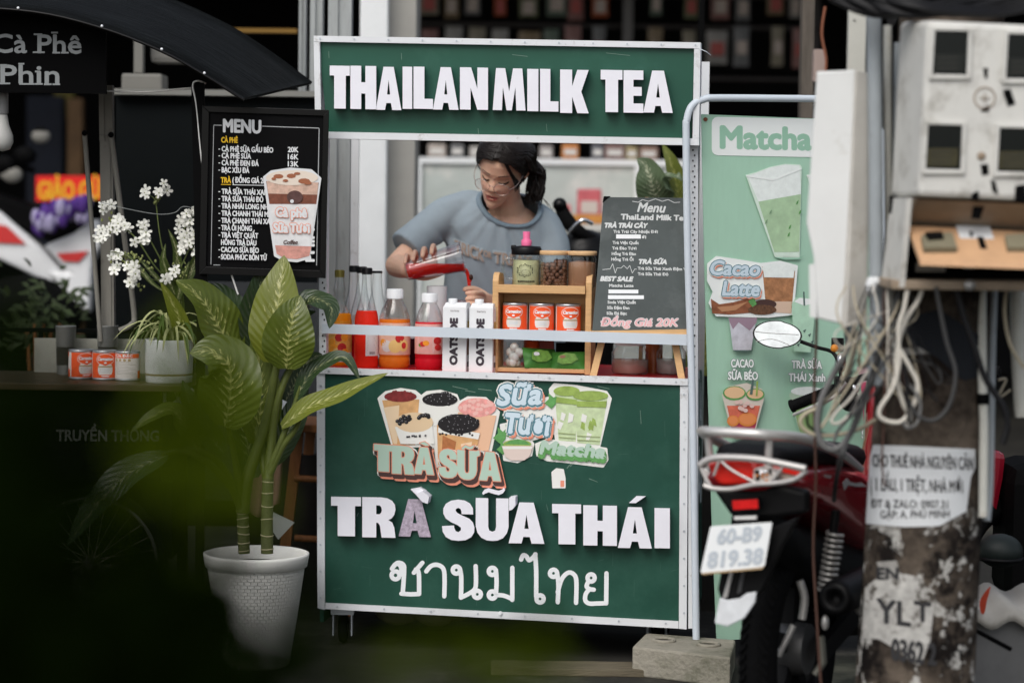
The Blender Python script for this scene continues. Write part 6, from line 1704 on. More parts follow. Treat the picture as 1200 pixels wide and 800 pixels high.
# white cable looping off the post
b = MB(); b.tube([W(125, 107, -.02), W(170, 108, -.05), (W(215, 104, -.06)), W(231, 103, -.06)], .0028, mat('pale cable', (.52, .51, .48), .5), 6, sub=6); tag(b.build('cable'), 'pale thin cable strung from the coffee sign to the menu post', 'cable')
b = MB(); b.tube([W(241, 98, -.06), W(232, 95, -.08), W(226, 100, -.075), W(230, 125, -.07), W(238, 200, -.07), W(253, 265, -.07), W(279, 345, -.06)], .0028, mat('white cable', (.66, .66, .64), .5), 6, sub=8); tag(b.build('cable'), 'white cable hanging down across the left edge of the menu board', 'cable')
b = MB(); b.tube([W(118, 237, .1), W(150, 245, .1), W(185, 251, .1), W(205, 249, .1), W(216, 242, .1), W(240, 250, .1), W(247, 265, .1), W(243, 274, .1)], .0009, mat('thin grey wire', (.32, .34, .34), .5), 5, sub=6); tag(b.build('wire'), 'very thin grey wire drooping between the flowers', 'wire')
# stool and what hangs behind the plant
st_ = thing('wooden_stool', 'brown wooden stool half hidden behind the tea cart left edge', 'stool', (W(362, 640, .75).x, .75, 0))
b = MB(); a, c = W(338, 493, .72), W(402, 503, .72); b.box((a.x, .60, c.z), (c.x, .9, a.z), m_wood2, bev=.004); b.build('seat', st_)
for x0, x1, Y_ in ((350, 334, .66), (364, 352, .86), (394, 402, .66), (396, 404, .86)):
    b = MB(); p0, p1 = W(x0, 503, Y_), W(x1, 640, Y_); p1 = p0 + (p1 - p0) * (p0.z / (p0.z - p1.z)); w_ = Vector((.017, 0, 0)); d_ = Vector((0, .03, 0))
    b.hexa([p0 - w_, p0 + w_, p1 + w_, p1 - w_], [p + d_ for p in (p0 - w_, p0 + w_, p1 + w_, p1 - w_)], m_wood2); b.build('leg', st_)
for y in (562, 632):
    b = MB(); b.tube([W(345, y - 2, .66), W(400, y + 1, .66)], .011, m_wood2, 8); b.build('rung', st_)
b = MB(); m_rag = mat('dusty rose cloth', (.28, .15, .13), .9, var=.3, vscale=9)
vs, fs = [], []
for i in range(13):
    for j in range(11):
        u, v = i / 12, j / 10
        vs.append(W(296 + 36 * u - 4 * v, 520 + 78 * v + 8 * math.sin(u * 5), .30 + .015 * math.sin(u * 11 + v * 2)))
for i in range(12):
    for j in range(10): fs.append((i * 11 + j, (i + 1) * 11 + j, (i + 1) * 11 + j + 1, i * 11 + j + 1))
b.add(vs, fs, m_rag, True); o = b.build('hanging_cloth'); tag(o, 'dusty rose cloth hanging behind the big plant stems', 'cloth'); o.modifiers.new('thick', 'SOLIDIFY').thickness = .003
b = MB(); vs = [W(320, 600, .26), W(345, 612, .24), W(326, 632, .26), W(318, 620, .26)]
b.hexa(vs, [v + Vector((0, .006, 0)) for v in vs], mat('grey card', (.40, .42, .40), .6)); tag(b.build('grey_tag'), 'pale grey card hanging under the rose cloth', 'card')
b = MB(); b.ball(W(338, 488, .55), .06, mat('pale plastic bag', (.62, .66, .68), .4, bump=.8, bscale=25), 18, 12, (.75, .6, 1.1)); 
tag(b.build('plastic_bag'), 'crumpled pale plastic bag behind the large plant beside the stool', 'bag')
b = MB(); a, c = W(300, 500, 1.9), W(400, 700, 1.9); b.box((a.x, 1.9, 0), (c.x, 1.95, a.z), mat('pale low wall', (.50, .50, .47), .7, var=.15)); tag(b.build('low_wall'), 'pale low wall seen between the stool legs', 'wall')
b = MB(); a, c = W(331, 640, .95), W(380, 720, .95); b.box((a.x, .95, 0), (c.x + .1, 1.2, a.z), mat('grey concrete step', (.16, .165, .16), .8, var=.2)); tag(b.build('concrete_step'), 'grey concrete step behind the woven pot', 'step')
# small plants standing behind the cart on the right
pb = thing('potted_plant', 'pale veined leafy plant rising behind the chalk menu', 'potted plant', (W(790, 400, 1.1).x, 1.1, 0))
b = MB(); b.lathe([(.09, 0), (.12, .25), (.11, .26), (.001, .24)], (0, 0, 0), mat('brown plant pot', (.10, .06, .04), .7), 26); b.build('pot', pb, world=False)
b = MB(); q = pb.location
for pts in ([(793, 600, 1.1), (790, 400, 1.1), (774, 300, 1.1), (766, 232, 1.1)], [(793, 600, 1.1), (795, 400, 1.1), (798, 300, 1.1), (797, 240, 1.1)], [(793, 600, 1.1), (800, 450, 1.1), (822, 360, 1.1), (824, 320, 1.1)]): b.tube([W(*p) for p in pts], .008, m_stalk, 8, sub=5)
b.build('stem', pb)
m_pv = variegated('pale veined leaf', (.12, .17, .09), (.55, .58, .40), .55); m_pv2 = variegated('yellow green leaf', (.16, .19, .035), (.42, .42, .12), .5)
for pts, w_, m_, nr in (([(772, 245, 1.1), (764, 215, 1.05), (757, 195, 1.05), (746, 186, 1.05)], 22, m_pv, (-.2, -1, .4)), ([(768, 240, 1.1), (782, 215, 1.05), (792, 206, 1.0), (800, 212, 1.0)], 15, m_pv, (.3, -.8, .6)), ([(800, 260, 1.12), (794, 220, 1.1), (786, 190, 1.08), (776, 168, 1.08)], 14, m_pv2, (.3, -1, .2)),
                        ([(824, 380, 1.1), (822, 330, 1.05), (818, 280, 1.05), (820, 210, 1.05)], 12, m_pv2, (.2, -1, .2)), ([(826, 440, 1.1), (826, 390, 1.05), (818, 350, 1.05), (822, 300, 1.05)], 13, m_pv2, (-.2, -1, .2)), ([(806, 300, 1.1), (812, 260, 1.08), (806, 220, 1.08)], 9, m_pv2, (0, -1, .2))):
    b = MB(); lpx(b, pts, w_, m_, nrm=nr, M=6); b.build('leaf', pb)
# black scooter bar end behind the seller
sh = thing('parked_scooter', 'black scooter handlebar seen behind the seller shoulder', 'scooter', (W(680, 500, 1.7).x, 1.7, 0))
b = MB(); b.tube([W(656, 238, 1.7), W(664, 258, 1.7), W(684, 275, 1.7), W(715, 290, 1.75)], [.020, .028, .022, .02], m_rubber, 12, sub=5); b.ball(W(656, 240, 1.69), .026, m_blackgloss, 12, 8); b.build('handlebar', sh)
b = MB(); b.ball(W(685, 300, 1.75), .11, m_blackgloss, 18, 12, (.95, .8, .9)); b.build('cowl', sh)
b = MB(); b.tube([W(668, 272, 1.62), W(682, 258, 1.6), W(694, 262, 1.62)], .008, m_chrome, 8, sub=4); b.build('lever', sh)
b = MB(); b.box((sh.location.x - .09, 1.7, .25), (sh.location.x + .12, 1.95, 1.1), m_black, bev=.03); b.build('leg_shield', sh)
b = MB(); b.torus((sh.location.x + .02, 1.75, .27), .22, .05, m_rubber, axis=(1, 0, 0)); b.build('wheel', sh)
# ------------------------------------------------------------------ white and red scooter and sign, far left
Y = 4.6
sc_ = thing('parked_motorcycle', 'white motorcycle with red flashes parked beyond the coffee cart', 'motorcycle', (W(60, 380, Y).x, Y, 0))
m_mw2 = mat('white fairing paint', (.70, .71, .72), .3, coat=.4); m_mr = mat('red flash paint', (.55, .03, .03), .3, coat=.4)
PY = Plane((0, Y, 0), (0, -1, 0))
b = MB(); b.poly(PY, [(-60, 230), (0, 248), (48, 290), (75, 320), (60, 335), (0, 305), (-60, 280)], 0, .12, m_mw2); b.build('front_fairing', sc_, bevel=.02)
b = MB(); b.poly(PY, [(-40, 256), (8, 265), (30, 286), (-10, 284)], .014, .006, m_mr); b.build('red_flash', sc_)
b = MB(); b.poly(PY, [(50, 288), (85, 274), (112, 255), (122, 280), (108, 305), (104, 368), (82, 350), (54, 318), (78, 318)], .03, .12, m_mw2); b.build('side_fairing', sc_, bevel=.02)
b = MB(); b.poly(PY, [(66, 297), (104, 294), (92, 307), (74, 306)], .045, .006, m_mr); b.build('red_flash', sc_)
b = MB(); b.poly(PY, [(-40, 215), (20, 235), (60, 250), (110, 232), (110, 262), (60, 285), (-20, 250)], -.02, .2, m_black); b.build('seat', sc_, bevel=.02)
b = MB(); b.ball(W(30, 370, Y), .28, m_black, 16, 10, (1, .5, .7)); b.build('engine', sc_)
for px in (-40, 110):
    b = MB(); q = W(px, 420, Y + .05); b.torus((q.x, Y + .05, .30), .25, .055, m_rubber, axis=(0, 1, 0)); b.build('wheel', sc_)
b = MB()
for k in range(6): q = W(20 + rnd.uniform(-30, 30), 170 + rnd.uniform(-20, 40), Y - .05); b.ball(q, rnd.uniform(.03, .06), m_black if k % 2 else m_beige, 10, 8, (1, .6, .8))
b.tube([W(-20, 210, Y), W(10, 190, Y - .05), W(40, 200, Y)], .015, m_black, 8); b.build('handlebar', sc_)
b = MB(); m_pur = mat('purple cloth', (.075, .03, .20), .9, var=.4, vscale=18); m_pur2 = mat('pale lilac cloth', (.30, .27, .42), .9)
for k in range(46):
    u = k / 45
    b.ball(W(42 + 62 * u, 262 - 18 * u + rnd.uniform(-11, 9), Y - .12 + rnd.uniform(-.03, .05)), rnd.uniform(.02, .04), m_pur if k % 3 else m_pur2, 12, 8, (.7, .7, 1.25))
tag(b.build('purple_cloth'), 'bunched purple and lilac cloth lying on the white motorcycle', 'cloth')
rs_ = thing('red_sign', 'red street sign with yellow lettering behind the white motorcycle', 'sign', (W(75, 235, 5.4).x, 5.4, 0))
PR = Plane((0, 5.4, 0), (0, -1, 0)); b = MB(); b.poly(PR, [(42, 206), (122, 206), (122, 236), (42, 236)], 0, .03, mat('red sign paint', (.75, .02, .015), .5)); b.build('board', rs_)
b = MB(); text_px(b, PR, 'GIẢO GỬ', 45, 233, 118, 233, 20, mat('yellow sign paint', (.80, .40, .02), .5), .003, bold=1.0); b.build('lettering', rs_)
b = MB(); q = W(80, 236, 5.43); b.box((q.x - .02, 5.435, 0), (q.x + .02, 5.46, q.z), m_black); b.build('post', rs_)
for i, (x0, y0, x1, y1, col, lb_) in enumerate(((78, 115, 97, 200, (.07, .04, .018), 'brown upright board in the shade beyond the red sign'), (30, 112, 74, 200, (.004, .006, .012), 'dark navy upright shape beyond the white motorcycle'), (62, 105, 86, 140, (.10, .085, .02), 'dull yellow board high behind the coffee cart'))):  # added navy box stands in for an unidentified dark shape
    b = MB(); a, c = W(x0, y0, 7 + i * .2), W(x1, y1, 7 + i * .2); b.box((a.x, 7 + i * .2, 0 if i != 2 else c.z), (c.x, 7.1 + i * .2, a.z), mat('far board colour %s' % ('brown', 'navy', 'yellow')[i], col, .8, var=.3), bev=.02)
    tag(b.build('far_board' if i != 1 else 'dark_shape'), lb_, 'board' if i != 1 else 'coat')
b = MB(); a, c = W(-40, 372, 4.0), W(126, 395, 4.0); b.box((a.x, 3.0, .02), (c.x, 5.5, .06), mat('pale paving slab', (.34, .34, .32), .8, var=.2)); o = b.build('paving', kind='structure')
bb = thing('leafy_shrub', 'small dark shrub at the foot of the white motorcycle', 'shrub', (W(50, 380, 2.6).x, 2.6, 0))
b = MB()
for k in range(160):
    q = W(rnd.gauss(50, 26), rnd.gauss(372, 24), 2.6 + rnd.uniform(-.15, .15)); d = Vector((rnd.uniform(-1, 1), rnd.uniform(-1, 1), rnd.uniform(-.3, 1))).normalized()
    leaf(b, [q, q + d * .03, q + d * .06 - Vector((0, 0, .01))], .013, mat('dark shrub leaf', (.03, .045, .015), .6, var=.3), nrm=(.1, -.6, .8), M=2, sub=2)
b.build('foliage', bb)
b = MB()
for k in range(5): q = W(50, 400, 2.6); b.tube([(q.x + rnd.uniform(-.03, .03), 2.6, 0), W(30 + k * 10, 380, 2.6)], .008, m_wood2, 6)
b.build('stem', bb)
# ------------------------------------------------------------------ bent tube stand with the drinks banner
bs_ = thing('banner_stand', 'bent white tube stand carrying the pale green drinks banner', 'banner stand', (W(818, 742, -.12).x, -.10, 0))
b = MB(); ft_ = W(817, 742, -.13); ft_.z = 0
yr = .16
b.tube([ft_, W(812, 500, -.13), W(806, 300, -.13), W(804, 160, -.13), W(805, 140, -.13), W(811, 124, -.125), W(825, 116.5, -.11), W(845, 115, -.09), W(960, 116, .05), W(1020, 117, .12)], .0105, m_tube, 14, sub=6); b.build('frame', bs_)
b = MB(); f2 = W(1034, 700, .18); b.tube([W(1020, 117, .12), W(1030, 125, .135), W(1034, 145, .14), Vector((f2.x, .18, 0))], .0105, m_tube, 12, sub=6); b.build('frame', bs_)
pa, pb_ = W(823, 140, -.07), W(1028, 140, .17)
bn = Vector(((pb_ - pa).y, -(pb_ - pa).x, 0)).normalized()
if bn.y > 0: bn = -bn
BP = Plane(pa, bn)
m_ban = mat('pale green banner vinyl', (.385, .61, .47), .5, spec=.15, var=.035, vscale=60, stretch=(1, 1, .2))
b = MB(); b.poly(BP, [(822, 134), (1032, 142), (1034, 740), (840, 750), (834, 600), (826, 330)], 0, .003, m_ban); ban = b.build('banner', bs_)
b = MB(); b.poly(BP, ell(827, 140, 2.4, 2.4, 12), .003, .003, mat('rusty eyelet', (.18, .06, .03), .6)); b.build('eyelet', ban)
A = Art(BP, .001, 3e-4); m_bw = mat('banner white', (.86, .90, .88), .5); m_bg = mat('banner text green', (.32, .56, .42), .5); m_bt = mat('banner shadow print', (.10, .16, .14), .5)
def rr_(x0, y0, x1, y1, r): return [(x0 + r - r * math.cos(a), y0 + r - r * math.sin(a)) for a in (0, .5, 1.05, 1.57)] + [(x1 - r + r * math.sin(a), y0 + r - r * math.cos(a)) for a in (0, .5, 1.05, 1.57)] + [(x1 - r + r * math.cos(a), y1 - r + r * math.sin(a)) for a in (0, .5, 1.05, 1.57)] + [(x0 + r - r * math.sin(a), y1 - r + r * math.cos(a)) for a in (0, .5, 1.05, 1.57)]
A.poly([(x, y + (x - 834) * .02) for x, y in rr_(834, 137, 1020, 182, 7)], m_bw); A.text('Matcha', 845, 173, 950, 175, 24.5, m_bg, bold=1.7)
def B4(pts): return [(820 + x / 4, 130 + y / 4) for x, y in pts]
m_cupc = mat('pale cup print', (.68, .82, .71), .5, var=.10, vscale=30); m_foam = mat('foam print', (.82, .88, .85), .5, var=.10, vscale=50); m_mlat = mat('matcha latte print', (.42, .60, .38), .5, var=.2, vscale=18)
def bigcup(dx):
    S = lambda pts: B4([(x + dx, y) for x, y in pts])
    A.poly(S([(215, 300), (260, 288), (330, 262), (400, 248), (470, 252), (478, 262), (468, 690), (440, 696), (400, 696), (352, 684)]), m_cupc)
    A.poly(S([(224, 305), (262, 292), (330, 266), (400, 252), (468, 257), (474, 390), (275, 425)]), m_foam)
    A.poly(S([(276, 426), (474, 391), (466, 660), (350, 662)]), m_mlat); A.poly(S([(352, 664), (465, 662), (462, 684), (358, 680)]), m_cupc)
    A.poly(S([(215, 300), (345, 318), (478, 268), (478, 274), (345, 328), (218, 308)]), m_bw)
    A.poly(S([(352, 686), (462, 688), (500, 672), (466, 696), (400, 698)]), m_bg)
    for x, y in ((455, 425), (420, 540), (415, 575), (330, 470), (310, 515), (468, 470)): A.poly(S([(x, y), (x + 9, y - 8), (x + 5, y + 10), (x - 4, y + 14)]), m_leafp if x > 400 else mat('grey green print', (.2, .33, .2), .5))
bigcup(285); bigcup(0)
def C3(pts): return [(820 + x / 3.075, 280 + y / 3.075) for x, y in pts]
A.fatpoly(C3([(30, 90), (60, 65), (130, 75), (220, 90), (290, 82), (350, 98), (335, 270), (250, 280), (60, 275), (35, 230), (50, 190), (30, 150)]), m_bw, 1.2)
A.poly(C3([(225, 100), (345, 105), (330, 268), (240, 262)]), mat('iced cacao print', (.40, .19, .09), .5, var=.5, vscale=45)); A.poly(C3(ell(285, 108, 62, 20)), m_foam); A.poly(C3([(228, 108), (342, 110), (338, 140), (232, 138)]), m_foam); A.poly(C3([(250, 225), (332, 225), (330, 268), (255, 264)]), mat('pale cacao print', (.68, .50, .38), .5))
A.poly(C3([(40, 215), (70, 235), (120, 228), (180, 212), (205, 225), (190, 265), (110, 272), (45, 268)]), mat('cacao splash print', (.27, .10, .05), .5, var=.4, vscale=60)); A.poly(C3([(62, 245), (120, 240), (175, 225), (130, 256), (80, 262)]), mat('cacao light print', (.50, .25, .13), .5))
A.poly(C3(ell(235, 235, 42, 18)), m_brown); A.poly(C3(ell(225, 255, 52, 18)), mat('bean print', (.14, .07, .04), .5, var=.6, vscale=120)); A.poly(C3([(175, 225), (195, 205), (205, 235), (190, 245)]), m_leafp)
for t, x0, y0, x1, y1 in (('Cacao', 40, 128, 216, 132), ('Latte', 82, 202, 214, 205)):
    (a_, c_), (d_, e_) = C3([(x0, y0), (x1, y1)])
    A.text(t, a_ + 1.5, c_ + 2, d_ + 1.5, e_ + 2, 16, m_coral, bold=2.0, shear=.2); A.text(t, a_, c_, d_, e_, 16, m_bw, bold=2.5, shear=.2); A.text(t, a_, c_, d_, e_, 16, m_teal, bold=1.9, shear=.2); A.text(t, a_, c_, d_, e_, 16, m_sky, bold=.9, shear=.2)
A.poly(C3([(105, 283), (205, 283), (185, 400), (120, 400)]), mat('lilac milk print', (.60, .60, .66), .5, var=.2, vscale=40)); A.poly(C3([(103, 283), (207, 283), (205, 300), (180, 330), (140, 300), (120, 325), (108, 300)]), mat('cocoa lilac print', (.34, .24, .30), .5)); A.poly(C3([(120, 400), (185, 400), (170, 407), (130, 407)]), m_bt)
A.poly(C3([(332, 235), (345, 212), (378, 208), (410, 225), (412, 300), (400, 408), (340, 405)]), mat('faint green cup print', (.46, .70, .53), .5, var=.1, vscale=40)); A.poly(C3([(340, 225), (360, 212), (400, 216), (410, 232), (375, 240)]), m_bw); A.poly(C3([(372, 190), (378, 190), (380, 240), (374, 240)]), m_bt)
for (x, y) in ((372, 330), (390, 345), (350, 380), (400, 370)): A.poly(C3([(x, y), (x + 12, y - 6), (x + 6, y + 8)]), m_bt)
def BT(t, x0, y, x1, h=9.0, bo_=.45): A.text(t, x0, y, x1, y + (x1 - x0) * .01, h, m_bt, bold=1.0); A.text(t, x0, y, x1, y + (x1 - x0) * .01, h, m_bw, bold=bo_)
BT('CACAO', 857, 430, 883); BT('SỮA BÉO', 853.5, 444.5, 888); BT('TRÀ SỮA', 928, 431.5, 963); BT('THÁI Xanh', 924.5, 446.5, 967)
# fruit tea
A.poly(C3([(80, 560), (105, 530), (170, 518), (225, 540), (232, 575), (195, 712), (118, 712)]), mat('cup rim print', (.66, .60, .52), .5)); A.poly(C3([(98, 600), (218, 600), (193, 700), (120, 700)]), mat('fruit tea print', (.66, .16, .10), .5, var=.35, vscale=30)); A.poly(C3([(108, 660), (205, 660), (193, 702), (120, 702)]), mat('berry tea print', (.45, .05, .10), .5))
for x, y, rx, ry, c_ in ((125, 555, 42, 26, 'a'), (200, 560, 34, 22, 'a'), (172, 650, 34, 25, 'b'), (120, 655, 22, 20, 'c')):
    A.poly(C3(ell(x, y, rx, ry, 16)), m_leafp if c_ == 'a' else mat('orange rind print', (.72, .25, .06), .5)); A.poly(C3(ell(x, y - 2, rx - 5, ry - 5, 16)), mat('citrus flesh print', (.78, .52, .30), .5) if c_ == 'a' else mat('orange flesh print', (.78, .28, .10), .5))
A.poly(C3([(188, 508), (196, 508), (190, 560), (180, 560)]), m_bt); A.poly(C3([(204, 512), (211, 512), (208, 565), (202, 565)]), m_matcha)
for k in range(8): A.poly(C3(ell(rnd.uniform(130, 200), rnd.uniform(585, 620), 9, 8, 7)), mat('ice print', (.75, .55, .50), .5))
# matcha cup lower right, pink drink, letter at the far edge
A.poly(C3([(322, 560), (345, 535), (400, 530), (450, 550), (440, 590), (415, 715), (365, 715)]), mat('foamy cup print', (.48, .62, .48), .5)); A.poly(C3([(335, 590), (440, 590), (416, 700), (362, 700)]), mat('green tea print', (.25, .40, .16), .5, var=.2, vscale=30)); A.poly(C3(ell(388, 548, 60, 16)), m_foam)
A.poly([(1008, 440), (1034, 438), (1030, 505), (1013, 505)], mat('pink drink print', (.62, .10, .18), .5, var=.3, vscale=30)); A.poly([(1004, 430), (1036, 428), (1034, 446), (1008, 448)], mat('pink foam print', (.72, .48, .50), .5))
BT('SODA', 1010, 513, 1030, 9)
A.build('print', ban)
# ------------------------------------------------------------------ concrete block with two holes
b = MB(); m_blk = mat('mossy concrete', (.30, .28, .23), .9, var=.25, vscale=14, bump=.6, bscale=70, dirt=(.07, .075, .045), dscale=7, dlo=.45, dhi=.7)
zt = .085; tp = [WZ(741, 757, zt), WZ(856, 770, zt), WZ(862, 749, zt), WZ(757, 741, zt)]
ha, hb_ = tp[0].lerp(tp[3], .55).lerp(tp[1].lerp(tp[2], .55), .26), tp[0].lerp(tp[3], .55).lerp(tp[1].lerp(tp[2], .55), .74)
b.hexa(tp, [Vector((p.x, p.y, 0)) for p in tp], m_blk)
blk = tag(b.build('concrete_block', bevel=.006), 'mossy concrete block with two round holes by the rear tyre', 'block')
for hc in (ha, hb_):
    b = MB(); b.torus(hc + Vector((0, 0, .002)), .030, .006, m_blk, seg=24, sub=8); b.lathe([(.029, .0015), (.001, .0015)], hc, mat('hole dark', (.03, .026, .02), .9), 24, cap0=False); b.build('hole_rim', blk)
# ------------------------------------------------------------------ red motorbike
WCp = W(925, 758, -1.2); TH = R(65)
hd = Vector((math.cos(TH), math.sin(TH), 0)); lf = Vector((-math.sin(TH), math.cos(TH), 0))
bk = thing('motorbike', 'dark red motorbike parked between the banner and the utility pole', 'motorbike', (WCp.x, WCp.y, 0))
def K(x, y, z): return Vector((WCp.x, WCp.y, 0)) + hd * x + lf * y + Vector((0, 0, z))
def kplane(x): return Plane(K(x, 0, 0), -hd)
def splane(y): return Plane(K(0, y, 0), -lf)
m_bred = mat('dark red metallic paint', (.26, .010, .016), .22, .25, coat=.7); m_bred2 = mat('bright red lens', (.62, .02, .012), .15, coat=.8); m_silver = mat('silver painted metal', (.58, .57, .55), .35, .5); m_blkp = mat('black plastic', (.003, .003, .0034), .5, spec=.2)
rz = WCp.z
b = MB(); b.torus(K(0, 0, rz), .232, .046, m_rubber, axis=lf, seg=64, sub=14)
for k in range(72):
    a = 6.2832 * k / 72; e1 = hd * math.cos(a) + Vector((0, 0, math.sin(a))); tg = hd * -math.sin(a) + Vector((0, 0, math.cos(a)))
    for s_ in (-1, 1):
        p = K(0, 0, rz) + e1 * .2755 + lf * (s_ * .016); p2 = K(0, 0, rz) + e1 * .264 + lf * (s_ * .036) + tg * .018
        d_ = tg * .0045
        b.hexa([p - d_, p + d_, p2 + d_, p2 - d_], [q + e1 * .006 for q in (p - d_, p + d_, p2 + d_, p2 - d_)], m_rubber)
b.build('tyre', bk)
b = MB(); b.torus(K(0, 0, rz), .190, .014, m_blkp, axis=lf, seg=48, sub=8, sq=2.2)
for k in range(5):
    a = 6.2832 * k / 5 + .3; e1 = hd * math.cos(a) + Vector((0, 0, math.sin(a))); tg = hd * -math.sin(a) + Vector((0, 0, math.cos(a)))
    b.hexa([K(0, -.016, rz) + e1 * .04 + tg * .024, K(0, -.016, rz) + e1 * .185 + tg * .013, K(0, -.016, rz) + e1 * .185 - tg * .013, K(0, -.016, rz) + e1 * .04 - tg * .024], [K(0, .016, rz) + e1 * .04 + tg * .024, K(0, .016, rz) + e1 * .185 + tg * .013, K(0, .016, rz) + e1 * .185 - tg * .013, K(0, .016, rz) + e1 * .04 - tg * .024], m_blkp)
b.lathe([(.062, -.05), (.066, -.02), (.066, .03), (.03, .06)], K(0, 0, rz), mat('dull grey drum', (.12, .12, .12), .4, .6), 28, axis=lf)
b.build('wheel_rim', bk)
b = MB(); b.torus(K(1.22, 0, .275), .232, .04, m_rubber, axis=lf, seg=40, sub=10); b.lathe([(.05, -.03), (.05, .03)], K(1.22, 0, .275), m_silver, 20, axis=lf); b.build('front_wheel', bk)
def loft(rings, m, n=16, sq=.7):
    b = MB(); vs, fs = [], []
    for (x, zc, hw_, hh) in rings:
        for k in range(n):
            a = 6.2832 * k / n; ca, sa = math.cos(a), math.sin(a)
            vs.append(K(x, hw_ * math.copysign(abs(ca) ** sq, ca), zc + hh * math.copysign(abs(sa) ** sq, sa)))
    for j in range(len(rings) - 1):
        for k in range(n): fs.append((j * n + k, j * n + (k + 1) % n, (j + 1) * n + (k + 1) % n, (j + 1) * n + k))
    fs += [tuple(range(n))[::-1], tuple((len(rings) - 1) * n + k for k in range(n))]
    b.add(vs, fs, m, True); return b
loft([(-.40, .715, .07, .022), (-.36, .715, .10, .030), (-.25, .70, .125, .045), (-.05, .665, .14, .075), (.15, .615, .145, .10), (.32, .57, .13, .11), (.45, .52, .11, .09)], m_bred).build('body_panel', bk)
loft([(-.36, .752, .05, .012), (-.30, .765, .09, .026), (-.12, .755, .115, .034), (.08, .735, .12, .036), (.25, .715, .11, .036), (.38, .70, .07, .03), (.42, .69, .03, .015)], mat('black seat vinyl', (.004, .004, .005), .55, spec=.2, bump=.3, bscale=300)).build('seat', bk)
loft([(.45, .50, .09, .10), (.75, .50, .09, .10), (.98, .62, .12, .14), (1.06, .80, .14, .16), (1.05, .92, .10, .05)], m_bred).build('leg_shield', bk)
s2 = thing('parked_scooter', 'crimson scooter mostly hidden behind the utility pole at the right edge', 'scooter', (W(1200, 600, -.2).x, -.2, 0))
b = MB(); b.poly(Plane((0, -.3, 0), (.1, -1, 0)), [(1120, 522), (1181, 530), (1178, 560), (1170, 600), (1160, 625), (1120, 625)], 0, .12, mat('crimson scooter paint', (.20, .006, .016), .25, coat=.6)); b.build('leg_shield', s2, bevel=.02)
b = MB(); q = s2.location; b.torus((q.x - .08, q.y + .1, .26), .21, .045, m_rubber, axis=(.8, -.6, 0), seg=32, sub=8); b.build('wheel', s2)
b = MB(); b.box((q.x - .05, q.y - .05, .2), (q.x + .5, q.y + .25, .62), m_black, bev=.06); b.build('body', s2)
loft([(-.30, .60, .05, .05), (-.1, .52, .07, .07), (.2, .42, .09, .10), (.45, .34, .11, .12), (.70, .34, .08, .08)], m_blkp).build('engine', bk)
for s_ in (-1, 1):
    b = MB(); p0, p1 = K(-.02, s_ * .10, rz), K(.42, s_ * .09, .34); b.hexa([p0 + Vector((0, 0, .025)), p1 + Vector((0, 0, .03)), p1 - Vector((0, 0, .03)), p0 - Vector((0, 0, .025))], [p + lf * .02 for p in (p0 + Vector((0, 0, .025)), p1 + Vector((0, 0, .03)), p1 - Vector((0, 0, .03)), p0 - Vector((0, 0, .025)))], m_blkp); b.build('swing_arm', bk)
# tail: lens, indicator, guard, reflector, plate, mudguard
T0 = kplane(-.42)
def R5(pts): return [(810 + x / 4.2, 490 + y / 4.2) for x, y in pts]
b = MB(); b.poly(T0, R5([(72, 225), (150, 208), (300, 205), (325, 245), (300, 300), (270, 325), (160, 328), (125, 320)]), .0, .10, m_bred2); tl_ = b.build('tail_lamp', bk, bevel=.008)
b = MB(); b.poly(T0, R5([(60, 240), (90, 260), (128, 318), (140, 335), (100, 335), (60, 320)]), -.03, .03, mat('pale lens', (.60, .58, .56), .2)); b.build('clear_lens', tl_, bevel=.004)
b = MB(); b.poly(T0, R5([(305, 250), (330, 240), (420, 262), (405, 312), (300, 318)]), .01, .05, mat('clear indicator lens', (.62, .58, .54), .12, var=.5, vscale=60)); b.build('indicator', bk, bevel=.004)
b = MB()
for k in range(14): q = T0(886 + rnd.uniform(0, 18), 551 + rnd.uniform(0, 12), .013); b.ball(q, rnd.uniform(.003, .006), (m_chrome, mat('amber lens bit', (.55, .20, .05), .3), m_blkp)[k % 3], 8, 6)
b.build('indicator_facets', bk)
b = MB(); b.poly(T0, R5([(412, 258), (440, 245), (548, 268), (500, 290), (405, 312)]), -.05, .04, mat('side lens cream', (.62, .50, .42), .2)); b.poly(T0, R5([(330, 222), (420, 232), (548, 266), (520, 282), (420, 258), (330, 240)]), -.044, .03, m_bred2); b.build('side_lens', bk)
b = MB(); m_guard = mat('pale grey tail guard', (.52, .50, .48), .35, .5)
def gpx(pts, r, off): return [T0(810 + x / 4.2, 490 + y / 4.2, off) for x, y in pts]
b.tube(gpx([(42, 232), (80, 205), (150, 192), (320, 200), (440, 222), (565, 248)], 0, .02), .0085, m_guard, 8, sub=4)
b.tube(gpx([(42, 232), (70, 290), (95, 335)], 0, .02), .005, m_guard, 8, sub=4)
b.tube(gpx([(62, 330), (110, 345), (200, 348), (310, 325), (420, 318), (510, 300), (565, 260)], 0, .02), .006, m_guard, 8, sub=4)
b.tube(gpx([(140, 200), (112, 280)], 0, .022), .0035, m_guard, 6); b.tube(gpx([(148, 210), (200, 255), (318, 318)], 0, .022), .0035, m_guard, 6, sub=3); b.tube(gpx([(450, 240), (392, 312)], 0, .022), .0035, m_guard, 6)
b.build('tail_guard', bk)
b = MB(); b.tube([K(.12, .13, .70), K(-.1, .135, .76), K(-.30, .12, .81), K(-.41, .075, .825), K(-.43, .0, .828), K(-.41, -.075, .825), K(-.30, -.12, .81), K(-.1, -.138, .765), K(.12, -.135, .70)], [.010, .013, .013, .012, .012, .012, .013, .013, .009], m_silver, 12, sub=6); b.build('grab_rail', bk)
